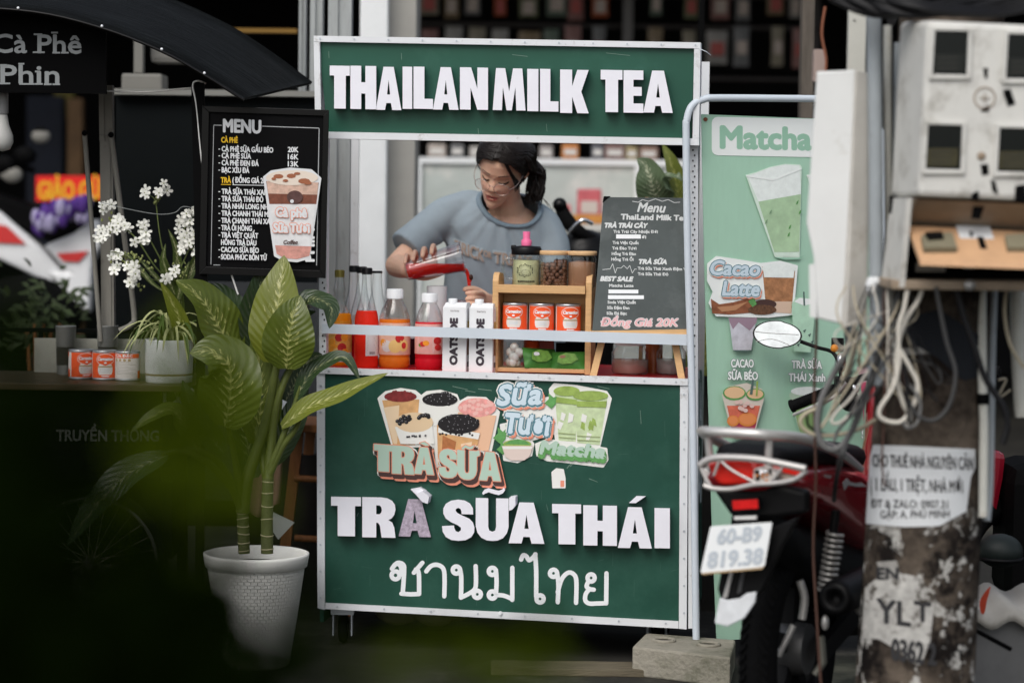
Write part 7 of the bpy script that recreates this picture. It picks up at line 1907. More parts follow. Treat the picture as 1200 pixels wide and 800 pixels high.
for s_ in (-1, 1):
    b = MB(); b.tube([K(-.40, s_ * .075, .82), K(-.39, s_ * .07, .74)], .009, m_silver, 8); b.build('rail_bracket', bk)
b = MB(); b.poly(T0, R5([(100, 345), (200, 352), (420, 330), (560, 360), (560, 470), (420, 490), (230, 500), (185, 470)]), -.03, .05, m_blkp); b.build('under_tail', bk, bevel=.01)
b = MB(); b.poly(T0, R5([(193, 398), (330, 390), (336, 448), (200, 456)]), .008, .016, m_blkp); rf = b.build('reflector', bk); b = MB(); b.poly(T0, R5([(202, 405), (325, 398), (329, 442), (207, 449)]), .012, .004, mat('red reflector', (.55, .012, .012), .25, var=.2, vscale=90)); b.build('reflector_lens', rf)
TPl = Plane(K(-.47, 0, .55), -hd + Vector((0, 0, .15)))
b = MB(); b.poly(TPl, [(834.5, 616), (903.5, 611.5), (904.5, 613), (896, 662), (893, 664), (822.5, 671), (821, 669), (832.5, 617.5)], 0, .003, mat('white plate', (.70, .72, .72), .4)); pt_ = b.build('licence_plate', bk)
b = MB(); m_ptx = mat('faded plate digits', (.42, .46, .50), .5)
class Sk:
    n = TPl.n
    def __call__(s, px, py, off=0.0): return TPl(px - (py - 640) * .13, py, off)
text_px(b, Sk(), '60-B9', 840, 637, 890, 633, 16.5, m_ptx, .0015, bold=1.0); text_px(b, Sk(), '819.38', 832, 664.5, 895, 659.5, 17.5, m_ptx, .0015, bold=1.0)
b.build('lettering', pt_)
b = MB(); b.poly(TPl, [(822, 671), (893.5, 664), (896, 662.5), (893, 666.5), (823, 673)], .0015, .003, mat('tan plate edge', (.35, .25, .14), .6)); b.build('plate_edge', bk)
b = MB(); b.poly(TPl, R5([(210, 482), (320, 478), (320, 496), (212, 498)]), -.004, .01, m_silver); b.build('plate_clip', bk)
b = MB(); M0 = kplane(-.43); b.poly(M0, [(846, 660), (900, 620), (935, 605), (915, 640), (893, 690), (884, 700), (845, 704), (841, 690)], 0, .03, m_blkp); b.poly(M0, [(855, 668), (860, 666), (852, 700), (846, 701)], .004, .006, m_silver); b.poly(M0, [(868, 670), (873, 668), (868, 694), (863, 696)], .004, .006, mat('scuffed plastic', (.06, .06, .062), .5)); b.build('mudguard', bk, bevel=.006)
b = MB(); b.poly(M0, [(843, 700), (851, 703), (866, 701), (874, 695), (886, 693), (884, 706), (872, 724), (852, 734), (837, 730)], .008, .01, mat('scuffed white guard tip', (.66, .68, .70), .5, var=.15, vscale=30)); b.build('mudguard_tip', bk, bevel=.003)
# shock, exhaust, small metal parts
b = MB(); sp0, sp1 = W(979, 622, -1.36), W(968, 694, -1.36); N_ = 90; pts = []
for k in range(N_ + 1):
    u = k / N_; a = u * 11 * 6.2832; q = sp0.lerp(sp1, u); pts.append(q + hd * (.020 * math.cos(a)) + lf * (.020 * math.sin(a)))
b.tube(pts, .0048, mat('grey spring steel', (.40, .39, .37), .35, .5), 7); b.tube([sp0 + Vector((0, 0, .05)), sp1], .011, m_blkp, 10); b.build('shock_absorber', bk)
b = MB(); ec = W(978, 701, -1.45); b.lathe([(.001, .03), (.017, .03), (.018, .0), (.030, -.004), (.040, .004), (.043, .03), (.045, .20), (.040, .36), (.020, .42)], ec, m_blkp, 30, axis=hd); b.build('exhaust', bk)
b = MB(); b.tube([W(992, 688, -1.40), W(1003, 705, -1.36), W(1008, 716, -1.3)], .010, m_silver, 8); b.ball(W(967, 729, -1.38), .012, m_silver, 10, 8, (.8, .8, 1.6)); b.tube([W(962, 745, -1.36), W(965, 775, -1.36), W(955, 790, -1.36)], .010, mat('dull bracket', (.14, .14, .12), .5, .5), 8); b.tube([W(930, 732, -1.34), W(912, 768, -1.34)], .008, m_silver, 8); b.build('bracket', bk)
b = MB(); b.tube([W(937, 680, -1.32), W(943, 700, -1.32), W(940, 725, -1.32)], .010, m_silver, 8, sub=3); b.build('brake_arm', bk)
b = MB(); b.poly(splane(-.152), [(988, 566), (993, 560), (996, 564), (1003, 566), (1010, 565), (1016, 570), (1003, 570), (994, 568), (990, 574)], .002, .002, mat('silver badge', (.62, .60, .58), .3, .5)); b.poly(splane(-.152), [(966, 556), (975, 557), (974, 560), (967, 559)], .002, .002, m_silver); b.build('badge', bk)
# handlebar
hl, hi_ = W(927, 476, -.11), W(986, 453, -.17)
b = MB(); b.tube([hl, hl.lerp(hi_, .5), hi_], [.0165, .0155, .0165], m_rubber, 14); b.lathe([(.019, 0), (.019, .008)], hl, m_rubber, 14, axis=hi_ - hl)
for k in range(22): b.torus(hl.lerp(hi_, .1 + k * .038), .0155, .0014, m_rubber, axis=hi_ - hl, seg=14, sub=5)
b.build('grip', bk)
b = MB(); hc_ = W(1066, 440, -.25); hr_ = W(1172, 436, -.40); b.tube([hi_, W(1020, 440, -.20), hc_, W(1110, 430, -.32), hr_], .011, m_blkp, 10, sub=4); b.build('handlebar', bk)
b = MB(); b.tube([W(1112, 432, -.33), hr_], .0165, m_rubber, 12); b.build('grip', bk)
b = MB(); q = hi_; b.box((q.x - .02, q.y - .03, q.z - .02), (q.x + .03, q.y + .02, q.z + .03), m_blkp, bev=.006); b.build('switch_box', bk)
b = MB(); b.tube([W(990, 448, -.22), W(975, 466, -.24), W(948, 478, -.22), W(930, 486, -.18)], [.008, .006, .005, .005], m_silver, 8, sub=4); b.build('lever', bk)
mc = W(911, 392, -.08); vd = (CAM - mc).normalized(); 
b = MB(); vs = []; mx_ = vd.cross(Vector((0, 0, 1))).normalized() * -1; my_ = Vector((0, 0, 1))
sh_ = [(-29, -2), (-26, -10), (-16, -15.5), (0, -17), (15, -15.5), (25, -10), (29, -2), (27, 6), (18, 13), (0, 16.5), (-14, 16), (-25, 10)]
SH = [(math.cos(k * 6.2832 / 40), math.sin(k * 6.2832 / 40)) for k in range(40)]
mN = Vector((-.12, -1, .34)).normalized(); MPl = Plane(mc, mN)
pts = [MPl(911 + 29 * c, 392 + 16.5 * s_ * (1.0 if c < .3 else .94) + 1.5 * c) for c, s_ in SH]
b.hexa([p + mN * .001 for p in pts], [mc + (p - mc) * .72 - mN * .03 for p in pts], m_blkp); mr_ = b.build('mirror', bk)
b = MB(); b.add([mc + (p - mc) * .93 + mN * .0025 for p in pts], [tuple(range(40))], mat('mirror glass', (.15, .16, .165), .08, 1.0, var=.25, vscale=22)); b.build('mirror_glass', mr_)
b = MB(); b.tube([MPl(884, 388, .004), MPl(900, 390, .004), MPl(936, 392, .004)], .0007, m_silver, 4, sub=3); b.tube([MPl(886, 400, .004), MPl(905, 397, .004), MPl(925, 404, .004)], .0007, m_silver, 4, sub=3); b.build('mirror_line', mr_)  # two thin grey lines drawn across the mirror glass
b = MB(); b.tube([W(938, 400, -.06), W(958, 407, -.08), W(976, 413, -.13), W(984, 430, -.16), hi_], .0055, m_blkp, 8, sub=5); b.build('mirror_stem', bk)
b = MB(); b.ball(W(985, 425, -.14), .022, m_chrome, 12, 8, (.8, 1, 1.4)); b.ball(W(996, 470, -.2), .03, m_blkp, 12, 8); b.ball(W(978, 408, -.13), .012, mat('amber lens', (.60, .22, .03), .3), 10, 8); b.box(tuple(W(976, 412, -.1) - Vector((.004, .01, 0))), tuple(W(976, 412, -.1) + Vector((.03, .01, .04))), m_blkp)
b.ball(W(1000, 455, -.18), .018, m_chrome, 10, 8); b.build('controls', bk)
loft([(.98, .86, .05, .06), (1.05, .93, .12, .07), (1.14, .90, .09, .09), (1.22, .82, .04, .05)], m_bred).build('headlamp_cowl', bk)
loft([(1.0, .50, .05, .015), (1.15, .54, .055, .02), (1.32, .52, .05, .02), (1.45, .42, .04, .015)], m_bred).build('front_mudguard', bk)
for s_ in (-1, 1):
    b = MB(); b.tube([K(1.08, s_ * .07, .75), K(1.22, s_ * .07, .28)], .018, m_silver, 10); b.build('fork', bk)
b = MB(); b.tube([K(.35, .10, .28), K(.28, .20, .02)], .009, m_blkp, 8); b.build('side_stand', bk)
# ------------------------------------------------------------------ utility pole
YPo = -1.6
m_pole = mat('grimy concrete pole', (.112, .090, .070), .9, spec=.1, var=.5, vscale=7, bump=.6, bscale=40, dirt=(.016, .012, .010), dscale=5, dlo=.40, dhi=.60)
def peel(m):
    t = m.node_tree; b = t.nodes['Principled BSDF']; N = t.nodes.new; L = t.links.new
    src = b.inputs['Base Color'].links[0].from_socket
    tc = N('ShaderNodeTexCoord'); sp = N('ShaderNodeSeparateXYZ'); L(tc.outputs['Object'], sp.inputs[0])
    def rng(v, a, c, lo, hi):
        n = N('ShaderNodeMapRange'); L(v, n.inputs['Value']); n.inputs['From Min'].default_value = a; n.inputs['From Max'].default_value = c; n.inputs['To Min'].default_value = lo; n.inputs['To Max'].default_value = hi; return n.outputs[0]
    def noise(sc_, det):
        n = N('ShaderNodeTexNoise'); n.inputs['Scale'].default_value = sc_; n.inputs['Detail'].default_value = det; n.inputs['Roughness'].default_value = .7; L(tc.outputs['Object'], n.inputs['Vector']); return n.outputs['Fac']
    def mul(a, c, op='MULTIPLY'):
        n = N('ShaderNodeMath'); n.operation = op; L(a, n.inputs[0]); L(c, n.inputs[1]); return n.outputs[0]
    zone = rng(sp.outputs['Z'], .72, .60, 0, 1)                    # old posters were glued on the lower part
    def mixc(fac, col):
        nonlocal src
        n = N('ShaderNodeMix'); n.data_type = 'RGBA'; L(fac, n.inputs['Factor']); L(src, n.inputs['A']); n.inputs['B'].default_value = (*col, 1); src = n.outputs['Result']
    mixc(mul(rng(noise(9, 4), .46, .58, 0, .93), zone), (.006, .005, .005))
    mixc(mul(mul(rng(noise(15, 9), .555, .585, 0, 1), zone), rng(noise(60, 5), .35, .6, .35, 1)), (.46, .45, .42))
    L(src, b.inputs['Base Color'])
peel(m_pole)
p_lo, p_hi = W(1072, 800, YPo), W(1098, 330, YPo)
slope = (p_hi - p_lo) / (p_hi.z - p_lo.z)
def pax(z): return p_lo + slope * (z - p_lo.z)
def prad(z): return .138 - .012 * z
pole = thing('utility_pole', 'grimy concrete utility pole covered with torn posters and one white notice', 'utility pole', (pax(0).x, YPo, 0))
b = MB(); zs_l = [0, .3, .6, .9, 1.2, 1.5, 2.0, 3.0, 5.5]; vs, fs = [], []; n = 40
for z in zs_l:
    for k in range(n):
        a = 6.2832 * k / n; vs.append(pax(z) + Vector((prad(z) * math.cos(a), prad(z) * math.sin(a), 0)))
for j in range(len(zs_l) - 1):
    for k in range(n): fs.append((j * n + k, j * n + (k + 1) % n, (j + 1) * n + (k + 1) % n, (j + 1) * n + k))
b.add(vs, fs, m_pole, True); b.add(vs[-n:], [tuple(range(n))], m_pole); b.build('shaft', pole)
pole_bvh = BVHTree.FromPolygons(vs, fs)
class OnPole:
    n = Vector((0, -1, 0))
    def __call__(s, px, py, off=0.0):
        h = pole_bvh.ray_cast(CAM, ray(px, py).normalized())
        p = h[0] if h[0] is not None else W(px, py, YPo)
        ax_ = pax(p.z); d = (p - ax_); d.z = 0
        if h[0] is None: d = d.normalized() * prad(p.z); p = ax_ + d; p.z = W(px, py, YPo).z
        return p + d.normalized() * off
OP = OnPole()
def pole_patch(mb, pts, off, m):
    """paper on the round shaft: the outline is cut into upright strips so that it follows the curve"""
    xs = [p[0] for p in pts]; x0, x1 = min(xs), max(xs); k = max(2, int((x1 - x0) / 5))
    def ys(x):
        out = []
        for (xa, ya), (xb, yb) in zip(pts, pts[1:] + pts[:1]):
            if (xa <= x < xb) or (xb <= x < xa): out.append(ya + (yb - ya) * (x - xa) / (xb - xa))
        return (min(out), max(out)) if len(out) >= 2 else None
    prev = None
    for i in range(k + 1):
        x = x0 + .01 + (x1 - x0 - .02) * i / k; y = ys(x)
        if y and prev: mb.add([OP(prev[0], prev[1][0], off), OP(x, y[0], off), OP(x, y[1], off), OP(prev[0], prev[1][1], off)], [(0, 1, 2, 3)], m, True)
        prev = (x, y) if y else None
b = MB(); m_paper = mat('white notice paper', (.66, .68, .69), .7, var=.05, vscale=18, bump=.2, bscale=14)
pole_patch(b, [(1020, 521), (1060, 522), (1142, 526), (1142, 548), (1134, 565), (1133, 598), (1118, 606), (1100, 616), (1060, 617), (1014, 613), (1017, 570)], .002, m_paper); nt_ = b.build('notice', pole)
b = MB(); m_ink = mat('black notice ink', (.03, .03, .032), .7)
def PT(t, x0, y0, x1, y1, h, bo_): text_px(b, OP, t, x0, y0, x1, y1, h, m_ink, .0034, bold=bo_)
PT('CHO THUÊ NHÀ NGUYÊN CĂN', 1024, 546, 1139, 550, 14, .2); PT('1 LẦU, 1 TRỆT, NHÀ MỚI', 1028, 574, 1127, 577, 14, .2); PT('ĐT & ZALO: 0907.31', 1022, 594, 1110, 595, 9, .1); PT('GẶP: A. PHÚ MINH', 1033, 607, 1112, 606, 9, .1)
b.build('lettering', nt_)
# remains of older posters and stencilled digits
b = MB(); rp_ = random.Random(11); m_rem = [mat('poster remains %s' % s_, c_, .85, var=.35, vscale=50) for s_, c_ in (('white', (.50, .49, .46)), ('grey', (.30, .29, .27)), ('tan', (.26, .21, .17)))]
for k in range(0):
    u = rp_.random(); py = 618 + 182 * u ** .8; cx = rp_.gauss(1062, 30) if rp_.random() < .75 else rp_.uniform(1012, 1135)
    if not (1014 - (py - 600) * .04 < cx < 1132): continue
    s_ = rp_.uniform(1, 5) * (1.3 if 660 < py < 750 and cx < 1090 else .7)
    pts = [(cx + s_ * rp_.uniform(.5, 1.25) * math.cos(a), py + s_ * rp_.uniform(.5, 1.2) * math.sin(a)) for a in (0, .9, 1.8, 2.7, 3.6, 4.5, 5.4)]
    b.add([OP(x, y, .0006 + k * 4e-6) for x, y in pts], [tuple(range(7))], m_rem[0 if rp_.random() < .5 else rp_.choice((1, 2))])
pole_patch(b, [(1012, 690), (1040, 668), (1080, 676), (1095, 700), (1092, 745), (1078, 782), (1050, 760), (1030, 748), (1010, 748)], .0022, mat('torn poster', (.42, .41, .385), .85, var=.4, vscale=35, dirt=(.05, .04, .03), dscale=28, dlo=.52, dhi=.62))
pole_patch(b, [(1028, 658), (1055, 656), (1057, 680), (1040, 678), (1030, 680)], .0018, m_rem[1])
o_ = b.build('poster_remains', pole); o_['kind'] = 'stuff'
b = MB()
for t, x0, y0, x1, y1, h, bo_ in (('EN', 1029, 678, 1053, 678, 13, .9), ('YL', 1029, 728, 1067, 733, 27, 1.1), ('T', 1072, 726, 1090, 728, 22, 1.1), ('0362 2', 1046, 772, 1096, 778, 24, 1.2)): text_px(b, OP, t, x0, y0, x1, y1, h, m_ink, .0030, bold=bo_)
b.build('stencilled_lettering', pole)
b = MB(); pole_patch(b, [(1062, 372), (1100, 362), (1150, 395), (1150, 440), (1128, 446), (1100, 420), (1066, 400)], .004, mat('black cloth tape', (.012, .014, .018), .8)); b.build('tape_wrap', pole)
b = MB(); pole_patch(b, [(1056, 408), (1090, 406), (1092, 414), (1058, 416)], .003, m_rem[1]); b.build('band_stain', pole); b = MB(); pole_patch(b, [(1092, 370), (1125, 378), (1124, 386), (1094, 380)], .003, m_rem[2]); b.build('band_stain', pole)
# ------------------------------------------------------------------ electricity meter cabinet
YF = -1.98; MP2 = Plane((0, YF, 0), (0, -1, 0))
mb_ = thing('meter_cabinet', 'grubby white electricity meter cabinet with four windows on the pole', 'meter box', W(1160, 335, YF))
m_mb = mat('grubby white cabinet', (.60, .595, .56), .6, spec=.2, var=.08, vscale=8, dirt=(.20, .18, .145), dscale=11, dlo=.52, dhi=.78)
m_mbd = mat('dusty brown cabinet edge', (.28, .22, .16), .7, var=.25, vscale=12)
b = MB(); prof = [(1087, 24), (1300, 34), (1296, 240), (1076, 230)]
bkp = [p + Vector((-.004, .24, 0)) for p in [MP2(x, y) for x, y in [(1078, 16), (1300, 26), (1296, 240), (1066, 232)]]]
b.hexa([MP2(x, y) for x, y in prof], bkp, m_mb); b.build('body', mb_, bevel=.012)
b = MB(); q0, q1 = MP2(1074, 233), MP2(1296, 243)
b.hexa([q0, q1, q1 + Vector((0, .10, -.055)), q0 + Vector((0, .10, -.055))], [p + Vector((0, .13, 0)) for p in (q0, q1)] + [q1 + Vector((0, .14, -.055)), q0 + Vector((0, .14, -.055))], m_mbd); b.build('chamfer', mb_)
b = MB(); s0 = MP2(1066, 232); b.hexa([s0 + Vector((-.003, .02, 0)), s0 + Vector((-.003, .24, .0)), s0 + Vector((-.02, .24, -.19)), s0 + Vector((-.01, .05, -.19))], [p + Vector((.012, 0, 0)) for p in (s0 + Vector((-.003, .02, 0)), s0 + Vector((-.003, .24, .0)), s0 + Vector((-.02, .24, -.19)), s0 + Vector((-.01, .05, -.19)))], m_mb); b.build('side_plate', mb_)
b = MB(); s1_ = MP2(1045, 328, -.05); s2_ = MP2(1300, 338, -.05)
b.box((s1_.x, YF + .05, s1_.z - .02), (s2_.x, YF + .25, s1_.z), m_mbd, bev=.004); b.box((s1_.x + .02, YF + .2, s1_.z), (s2_.x, YF + .24, s1_.z + .18), m_black); b.build('bottom_tray', mb_)
b = MB(); FPn = [W(1064, 264, -1.90), W(1300, 276, -1.90), W(1300, 312, -2.03), W(1078, 304, -2.03)]
b.hexa(FPn, [p - Vector((0, .004, .012)) for p in FPn], mat('orange beige flap', (.56, .34, .19), .6, var=.12, vscale=20, dirt=(.28, .17, .09), dscale=25, dlo=.6, dhi=.75)); fl_ = b.build('hinged_flap', mb_)
fn = (FPn[1] - FPn[0]).cross(FPn[3] - FPn[0]).normalized(); fn = fn if fn.z > 0 else -fn
FPl = Plane(FPn[0], fn)
for x0, x1 in ((1080, 1122), (1178, 1225)): b = MB(); b.poly(FPl, [(x0, 275), (x1 - 6, 272), (x1, 290), (x0 + 3, 290)], .014, .014, mat('olive meter block', (.20, .18, .12), .7, var=.2)); b.build('meter_block', fl_)
b = MB(); b.poly(FPl, [(1084, 272), (1104, 271), (1106, 278), (1088, 279)], .020, .006, m_blkp)
b.build('black_cover', fl_); b = MB(); b.poly(FPl, [(1120, 264), (1160, 265), (1165, 280), (1125, 279)], .002, .001, m_paper); b.poly(FPl, [(1145, 277), (1152, 277), (1157, 291), (1149, 291)], .004, .001, m_black); b.poly(FPl, [(1136, 271), (1140, 271), (1140, 277), (1137, 277)], .004, .001, m_black); b.build('paper_tag', fl_)
b = MB()
for k in range(7): q = W(1074 + k * 5, 312, YF + .12); b.box((q.x, q.y, q.z - .012), (q.x + .007, q.y + .02, q.z + .008), mat('terminal grey', (.30, .29, .26), .6))
q = W(1136, 308, YF + .02); b.box((q.x - .012, q.y, q.z - .012), (q.x + .012, q.y + .01, q.z + .012), m_silver, bev=.003); q = W(1136, 334, YF + .04); b.lathe([(.010, 0), (.012, .004), (.001, .006)], q, m_silver, 14, axis=(0, -1, 0)); b.build('latch', mb_)
m_wg = mat('dark window glass', (.004, .006, .006), .15, spec=.25)
for (x0, y0, x1, y1) in ((1091, 31, 1140, 93), (1177, 35, 1240, 98), (1083, 141, 1133, 204), (1167, 145, 1232, 207)):
    w_ = MB(); oo = [(x0, y0), (x1, y0 + 2), (x1 - 2, y1), (x0 - 3, y1)]; ii = [(x0 + 5, y0 + 5), (x1 - 5, y0 + 6), (x1 - 7, y1 - 5), (x0 + 2, y1 - 6)]
    for k in range(4):
        k2 = (k + 1) % 4; w_.poly(MP2, [oo[k], oo[k2], ii[k2], ii[k]], .008, .0075, m_mb)
    wn = w_.build('window', mb_, bevel=.0015)
    w_ = MB(); w_.poly(MP2, ii, .0035, .003, m_wg)
    yl = mat('meter face behind glass', (.045, .040, .018), .5, var=.4, vscale=40)
    h_ = y1 - y0; w_.poly(MP2, [(x0 + 4, y0 + h_ * .52), (x1 - 10, y0 + h_ * .52), (x1 - 11, y1 - 9), (x0 + 3, y1 - 9)], .0042, .0006, yl if y0 > 100 else mat('dim meter face', (.010, .012, .010), .5))
    for k in range(3): w_.poly(MP2, [(x0 + 8, y0 + h_ * .58 + k * 6), (x1 - 18, y0 + h_ * .58 + k * 6), (x1 - 18, y0 + h_ * .58 + k * 6 + 2), (x0 + 8, y0 + h_ * .58 + k * 6 + 2)], .0048, .0005, mat('dim meter print', (.03, .03, .025), .5))
    w_.build('pane', wn)
b = MB(); b.torus(MP2(1154, 115, .001), .022, .0016, m_mbd, axis=(0, -1, 0), seg=28, sub=6); b.tube([MP2(1148, 115, .002), MP2(1160, 115, .002)], .0012, m_mbd, 5); b.tube([MP2(1154, 109, .002), MP2(1154, 121, .002)], .0012, m_mbd, 5); b.lathe([(.009, 0), (.009, .002), (.001, .002)], MP2(1150, 183, .0), m_mbd, 16, axis=(0, -1, 0)); b.build('knockout', mb_)
b = MB()
for pts in ([(1152, 80), (1158, 80), (1157, 92), (1154, 92)], [(1175, 106), (1184, 104), (1190, 122), (1181, 125)], [(1172, 94), (1179, 93), (1180, 97), (1174, 98)], [(1150, 127), (1160, 123), (1159, 131), (1150, 131)], [(1149, 193), (1158, 192), (1159, 204), (1151, 206)], [(1161, 211), (1166, 212), (1170, 228), (1163, 224)], [(1139, 227), (1147, 223), (1147, 235), (1138, 234)], [(1190, 218), (1202, 216), (1204, 236), (1189, 236)], [(1168, 200), (1171, 200), (1170, 204), (1167, 204)]): b.poly(MP2, pts, .0016, .0015, m_black)
b.build('tape_marking', mb_)
b = MB(); b.poly(Plane((0, YF + .03, 0), (0, -1, 0)), [(1142, 236), (1155, 236), (1149, 257), (1138, 256)], .012, .004, m_black); b.build('tape_strip', mb_)
# narrow white cabinet left of the pole
nb = thing('junction_box', 'narrow plain white box mounted left of the grey conduit', 'junction box', W(985, 382, -1.5)); m_nb = mat('dull white enamel', (.68, .69, .68), .5, var=.05, vscale=6, dirt=(.40, .38, .33), dscale=10, dlo=.6, dhi=.85); m_nbs = mat('darker blotched enamel', (.52, .50, .46), .6, var=.12, vscale=8, dirt=(.20, .15, .10), dscale=7, dlo=.55, dhi=.8)  # right side and case darker than the lid, with brown blotches
PN = Plane((0, -1.55, 0), (-.25, -1, 0)); b = MB(); fr_ = [(957, 84), (1002, 82), (991, 381), (958, 373), (953, 300), (945, 262)]
b.poly(PN, fr_, 0, .02, m_nb); b.build('lid', nb, bevel=.004)
b = MB(); PN2 = Plane(PN(1003, 200, -.004), (.75, -1, 0)); b.poly(PN2, [(1003.5, 82), (1020, 86), (1017, 383), (992, 382)], 0, .02, m_nbs); b.build('side', nb, bevel=.003)
b = MB(); aa = [PN(x, y, -.021) for x, y in fr_[:4]]; b.hexa(aa, [p + Vector((.04, .12, 0)) for p in aa], m_nbs); b.build('case', nb)
b = MB(); b.poly(PN, [(948, 310), (956, 309), (957, 373), (949, 371)], -.004, .008, m_nb); b.build('edge_strip', nb)
# conduits
def pipe(pts, r, m, name, label, cat, sub=4, group=None):
    b = MB(); b.tube([W(*p) for p in pts], r, m, 14, sub=sub); return tag(b.build(name), label, cat, group)
m_con = mat('grey conduit', (.30, .33, .35), .45, var=.12, vscale=6, dirt=(.13, .12, .11), dscale=8, dlo=.58, dhi=.8); m_con2 = mat('pale conduit', (.55, .55, .50), .5, var=.12, vscale=6, dirt=(.25, .20, .14), dscale=9, dlo=.55, dhi=.8)
pipe([(1023, -30, -1.72), (1026, 200, -1.72), (1027, 418, -1.72)], .0165, m_con, 'conduit_pipe', 'thick grey conduit between the white box and the meter cabinet', 'conduit')
pipe([(1027, 419, -1.72), (1028, 452, -1.73)], .0215, m_con, 'conduit_sleeve', 'grey sleeve at the foot of the thick grey conduit', 'conduit')
pipe([(1040, 30, -1.66), (1041, 200, -1.66), (1046, 450, -1.70)], .009, m_con2, 'conduit_pipe', 'thin pale conduit just right of the thick grey one', 'conduit')
pipe([(1052, 50, -1.64), (1050, 180, -1.64), (1046, 330, -1.66)], .008, m_con, 'conduit_pipe', 'thin grey conduit beside the left side of the meter cabinet', 'conduit')
pipe([(1150, 320, -1.68), (1151, 440, -1.70), (1153, 500, -1.70), (1152, 605, -1.70)], .0105, m_con2, 'conduit_pipe', 'pale pipe running down the right side of the pole', 'conduit')
pipe([(1165, 320, -1.62), (1162, 430, -1.64), (1160, 560, -1.66), (1156, 610, -1.68)], .009, m_con, 'conduit_pipe', 'grey pipe just right of the pale one on the pole', 'conduit')
pipe([(1192, 320, -1.6), (1194, 420, -1.6), (1198, 488, -1.6)], .017, m_con2, 'conduit_pipe', 'short thick pale pipe at the right edge of the photo', 'conduit')
b = MB(); q = W(1152, 467, -1.70); b.lathe([(.014, -.012), (.015, 0), (.014, .012)], q, m_black, 16); tag(b.build('pipe_clip'), 'black clip round the pale pipe beside the pole', 'clip')
b = MB(); a, c = W(1000, -30, -1.5), W(1018, 84, -1.5); b.box((a.x, -1.44, c.z), (c.x, -1.42, a.z), m_con2); b.box((a.x + .01, -1.443, c.z + .12), (a.x + .016, -1.4405, a.z - .1), m_black); tag(b.build('back_board'), 'pale scuffed board above the narrow white box', 'board')
b = MB(); a, c = W(954, 58, -1.3), W(967, 96, -1.3); b.box((a.x, -1.3, c.z), (c.x, -1.27, a.z), mat('pinkish plaster piece', (.36, .28, .25), .7), bev=.002); tag(b.build('small_plate'), 'small pinkish plate beside the narrow white box top', 'plate')
b = MB(); b.ball(W(1021, 335, -1.76), .013, m_paper, 10, 8, (1, .8, 1.6)); b.ball(W(1026, 330, -1.76), .011, m_paper, 10, 8); b.torus(W(1027, 332, -1.72), .0185, .003, m_paper, seg=20, sub=6); tag(b.build('plastic_tie'), 'knotted white plastic tie round the thick grey conduit', 'tie')
# cables
def Q6(pts, y): return [(940 + p[0] / 3.477, 310 + p[1] / 3.477, (p[2] if len(p) > 2 else y)) for p in pts]
m_cw = mat('grubby white cable', (.60, .57, .50), .5, var=.1); m_cg = mat('dark grey cable', (.05, .05, .05), .5, var=.15); m_cb = mat('black cable', (.005, .005, .006), .5); m_cy = mat('beige cable', (.42, .37, .27), .5, var=.1); m_cm = mat('mid grey cable', (.15, .15, .147), .5, var=.1); m_cr = mat('brown cable', (.075, .038, .028), .6)
cab_ = 'cables hanging from the boxes'
def cable(pts, r, m, label, y=-1.85, raw=False):
    b = MB(); P = pts if raw else Q6(pts, y); b.tube([W(*p) for p in P], r, m, 9, sub=7); tag(b.build('cable'), label, 'cable', cab_)
cable([(405, 60), (385, 160), (345, 260), (290, 430), (240, 570), (190, 700), (155, 800), (135, 900, -1.5), (130, 960, -1.42)], .0056, m_cg, 'dark grey cable running from the cabinet down to the shock absorber')
cable([(432, 80), (415, 180), (392, 260), (395, 400), (370, 500), (315, 590), (330, 630), (400, 640), (450, 580), (470, 490), (440, 420), (400, 350)], .0048, m_cw, 'white cable making the big hanging loop in front of the pole', y=-1.92)
cable([(495, 80), (470, 150), (425, 220), (390, 330), (385, 450), (410, 560), (440, 620), (425, 660)], .0052, m_cw, 'white cable falling beside the big white loop', y=-1.9)
cable([(205, 250, -1.5), (185, 340), (120, 460), (75, 560), (62, 660), (85, 735), (140, 750), (195, 690), (250, 560), (300, 400), (310, 330)], .0074, m_cm, 'thick grey cable looping low under the narrow white box', y=-1.75)
cable([(180, 255, -1.5), (180, 350), (140, 430), (100, 500), (70, 560)], .0065, m_cg, 'dark cable curving from under the narrow white box', y=-1.72)
cable([(215, 255, -1.5), (215, 350), (170, 470), (80, 570), (10, 610), (-5, 650), (40, 690), (130, 695), (230, 670), (300, 630)], .0048, m_cy, 'beige cable swinging furthest left in front of the banner', y=-1.70)
cable([(240, 255, -1.5), (235, 330), (235, 420), (270, 380), (265, 300)], .0042, m_cy, 'short beige cable tucked beside the grey conduit', y=-1.7)
cable([(270, 430), (200, 540), (140, 600), (120, 640), (150, 645), (200, 600), (240, 520)], .0036, m_cw, 'thin white cable in a small loop left of the conduit', y=-1.76)
cable([(300, 470), (220, 590), (150, 670), (130, 720)], .0038, m_cm, 'thin grey cable hanging behind the small white loop', y=-1.74)
cable([(20, 610), (30, 660), (100, 690), (200, 680), (290, 640)], .0030, m_cb, 'thin black cable lying along the beige one', y=-1.68)
cable([(545, 90), (565, 200), (590, 320), (625, 440), (600, 570), (540, 632), (470, 615), (430, 540), (425, 470)], .0046, m_cg, 'dark grey cable sweeping a wide loop across the pole', y=-1.93)
cable([(625, 90), (660, 220), (700, 330), (745, 460), (820, 580), (835, 660), (815, 730)], .0072, m_cb, 'thick black cable curving right past the pole', y=-1.9)
cable([(410, 400), (425, 500), (432, 600), (438, 650)], .0036, m_cb, 'thin black cable hanging through the white loop', y=-1.94)
cable([(440, 490), (480, 560), (470, 640), (430, 665), (410, 640)], .0034, m_cm, 'thin grey cable curl below the white loop', y=-1.93)
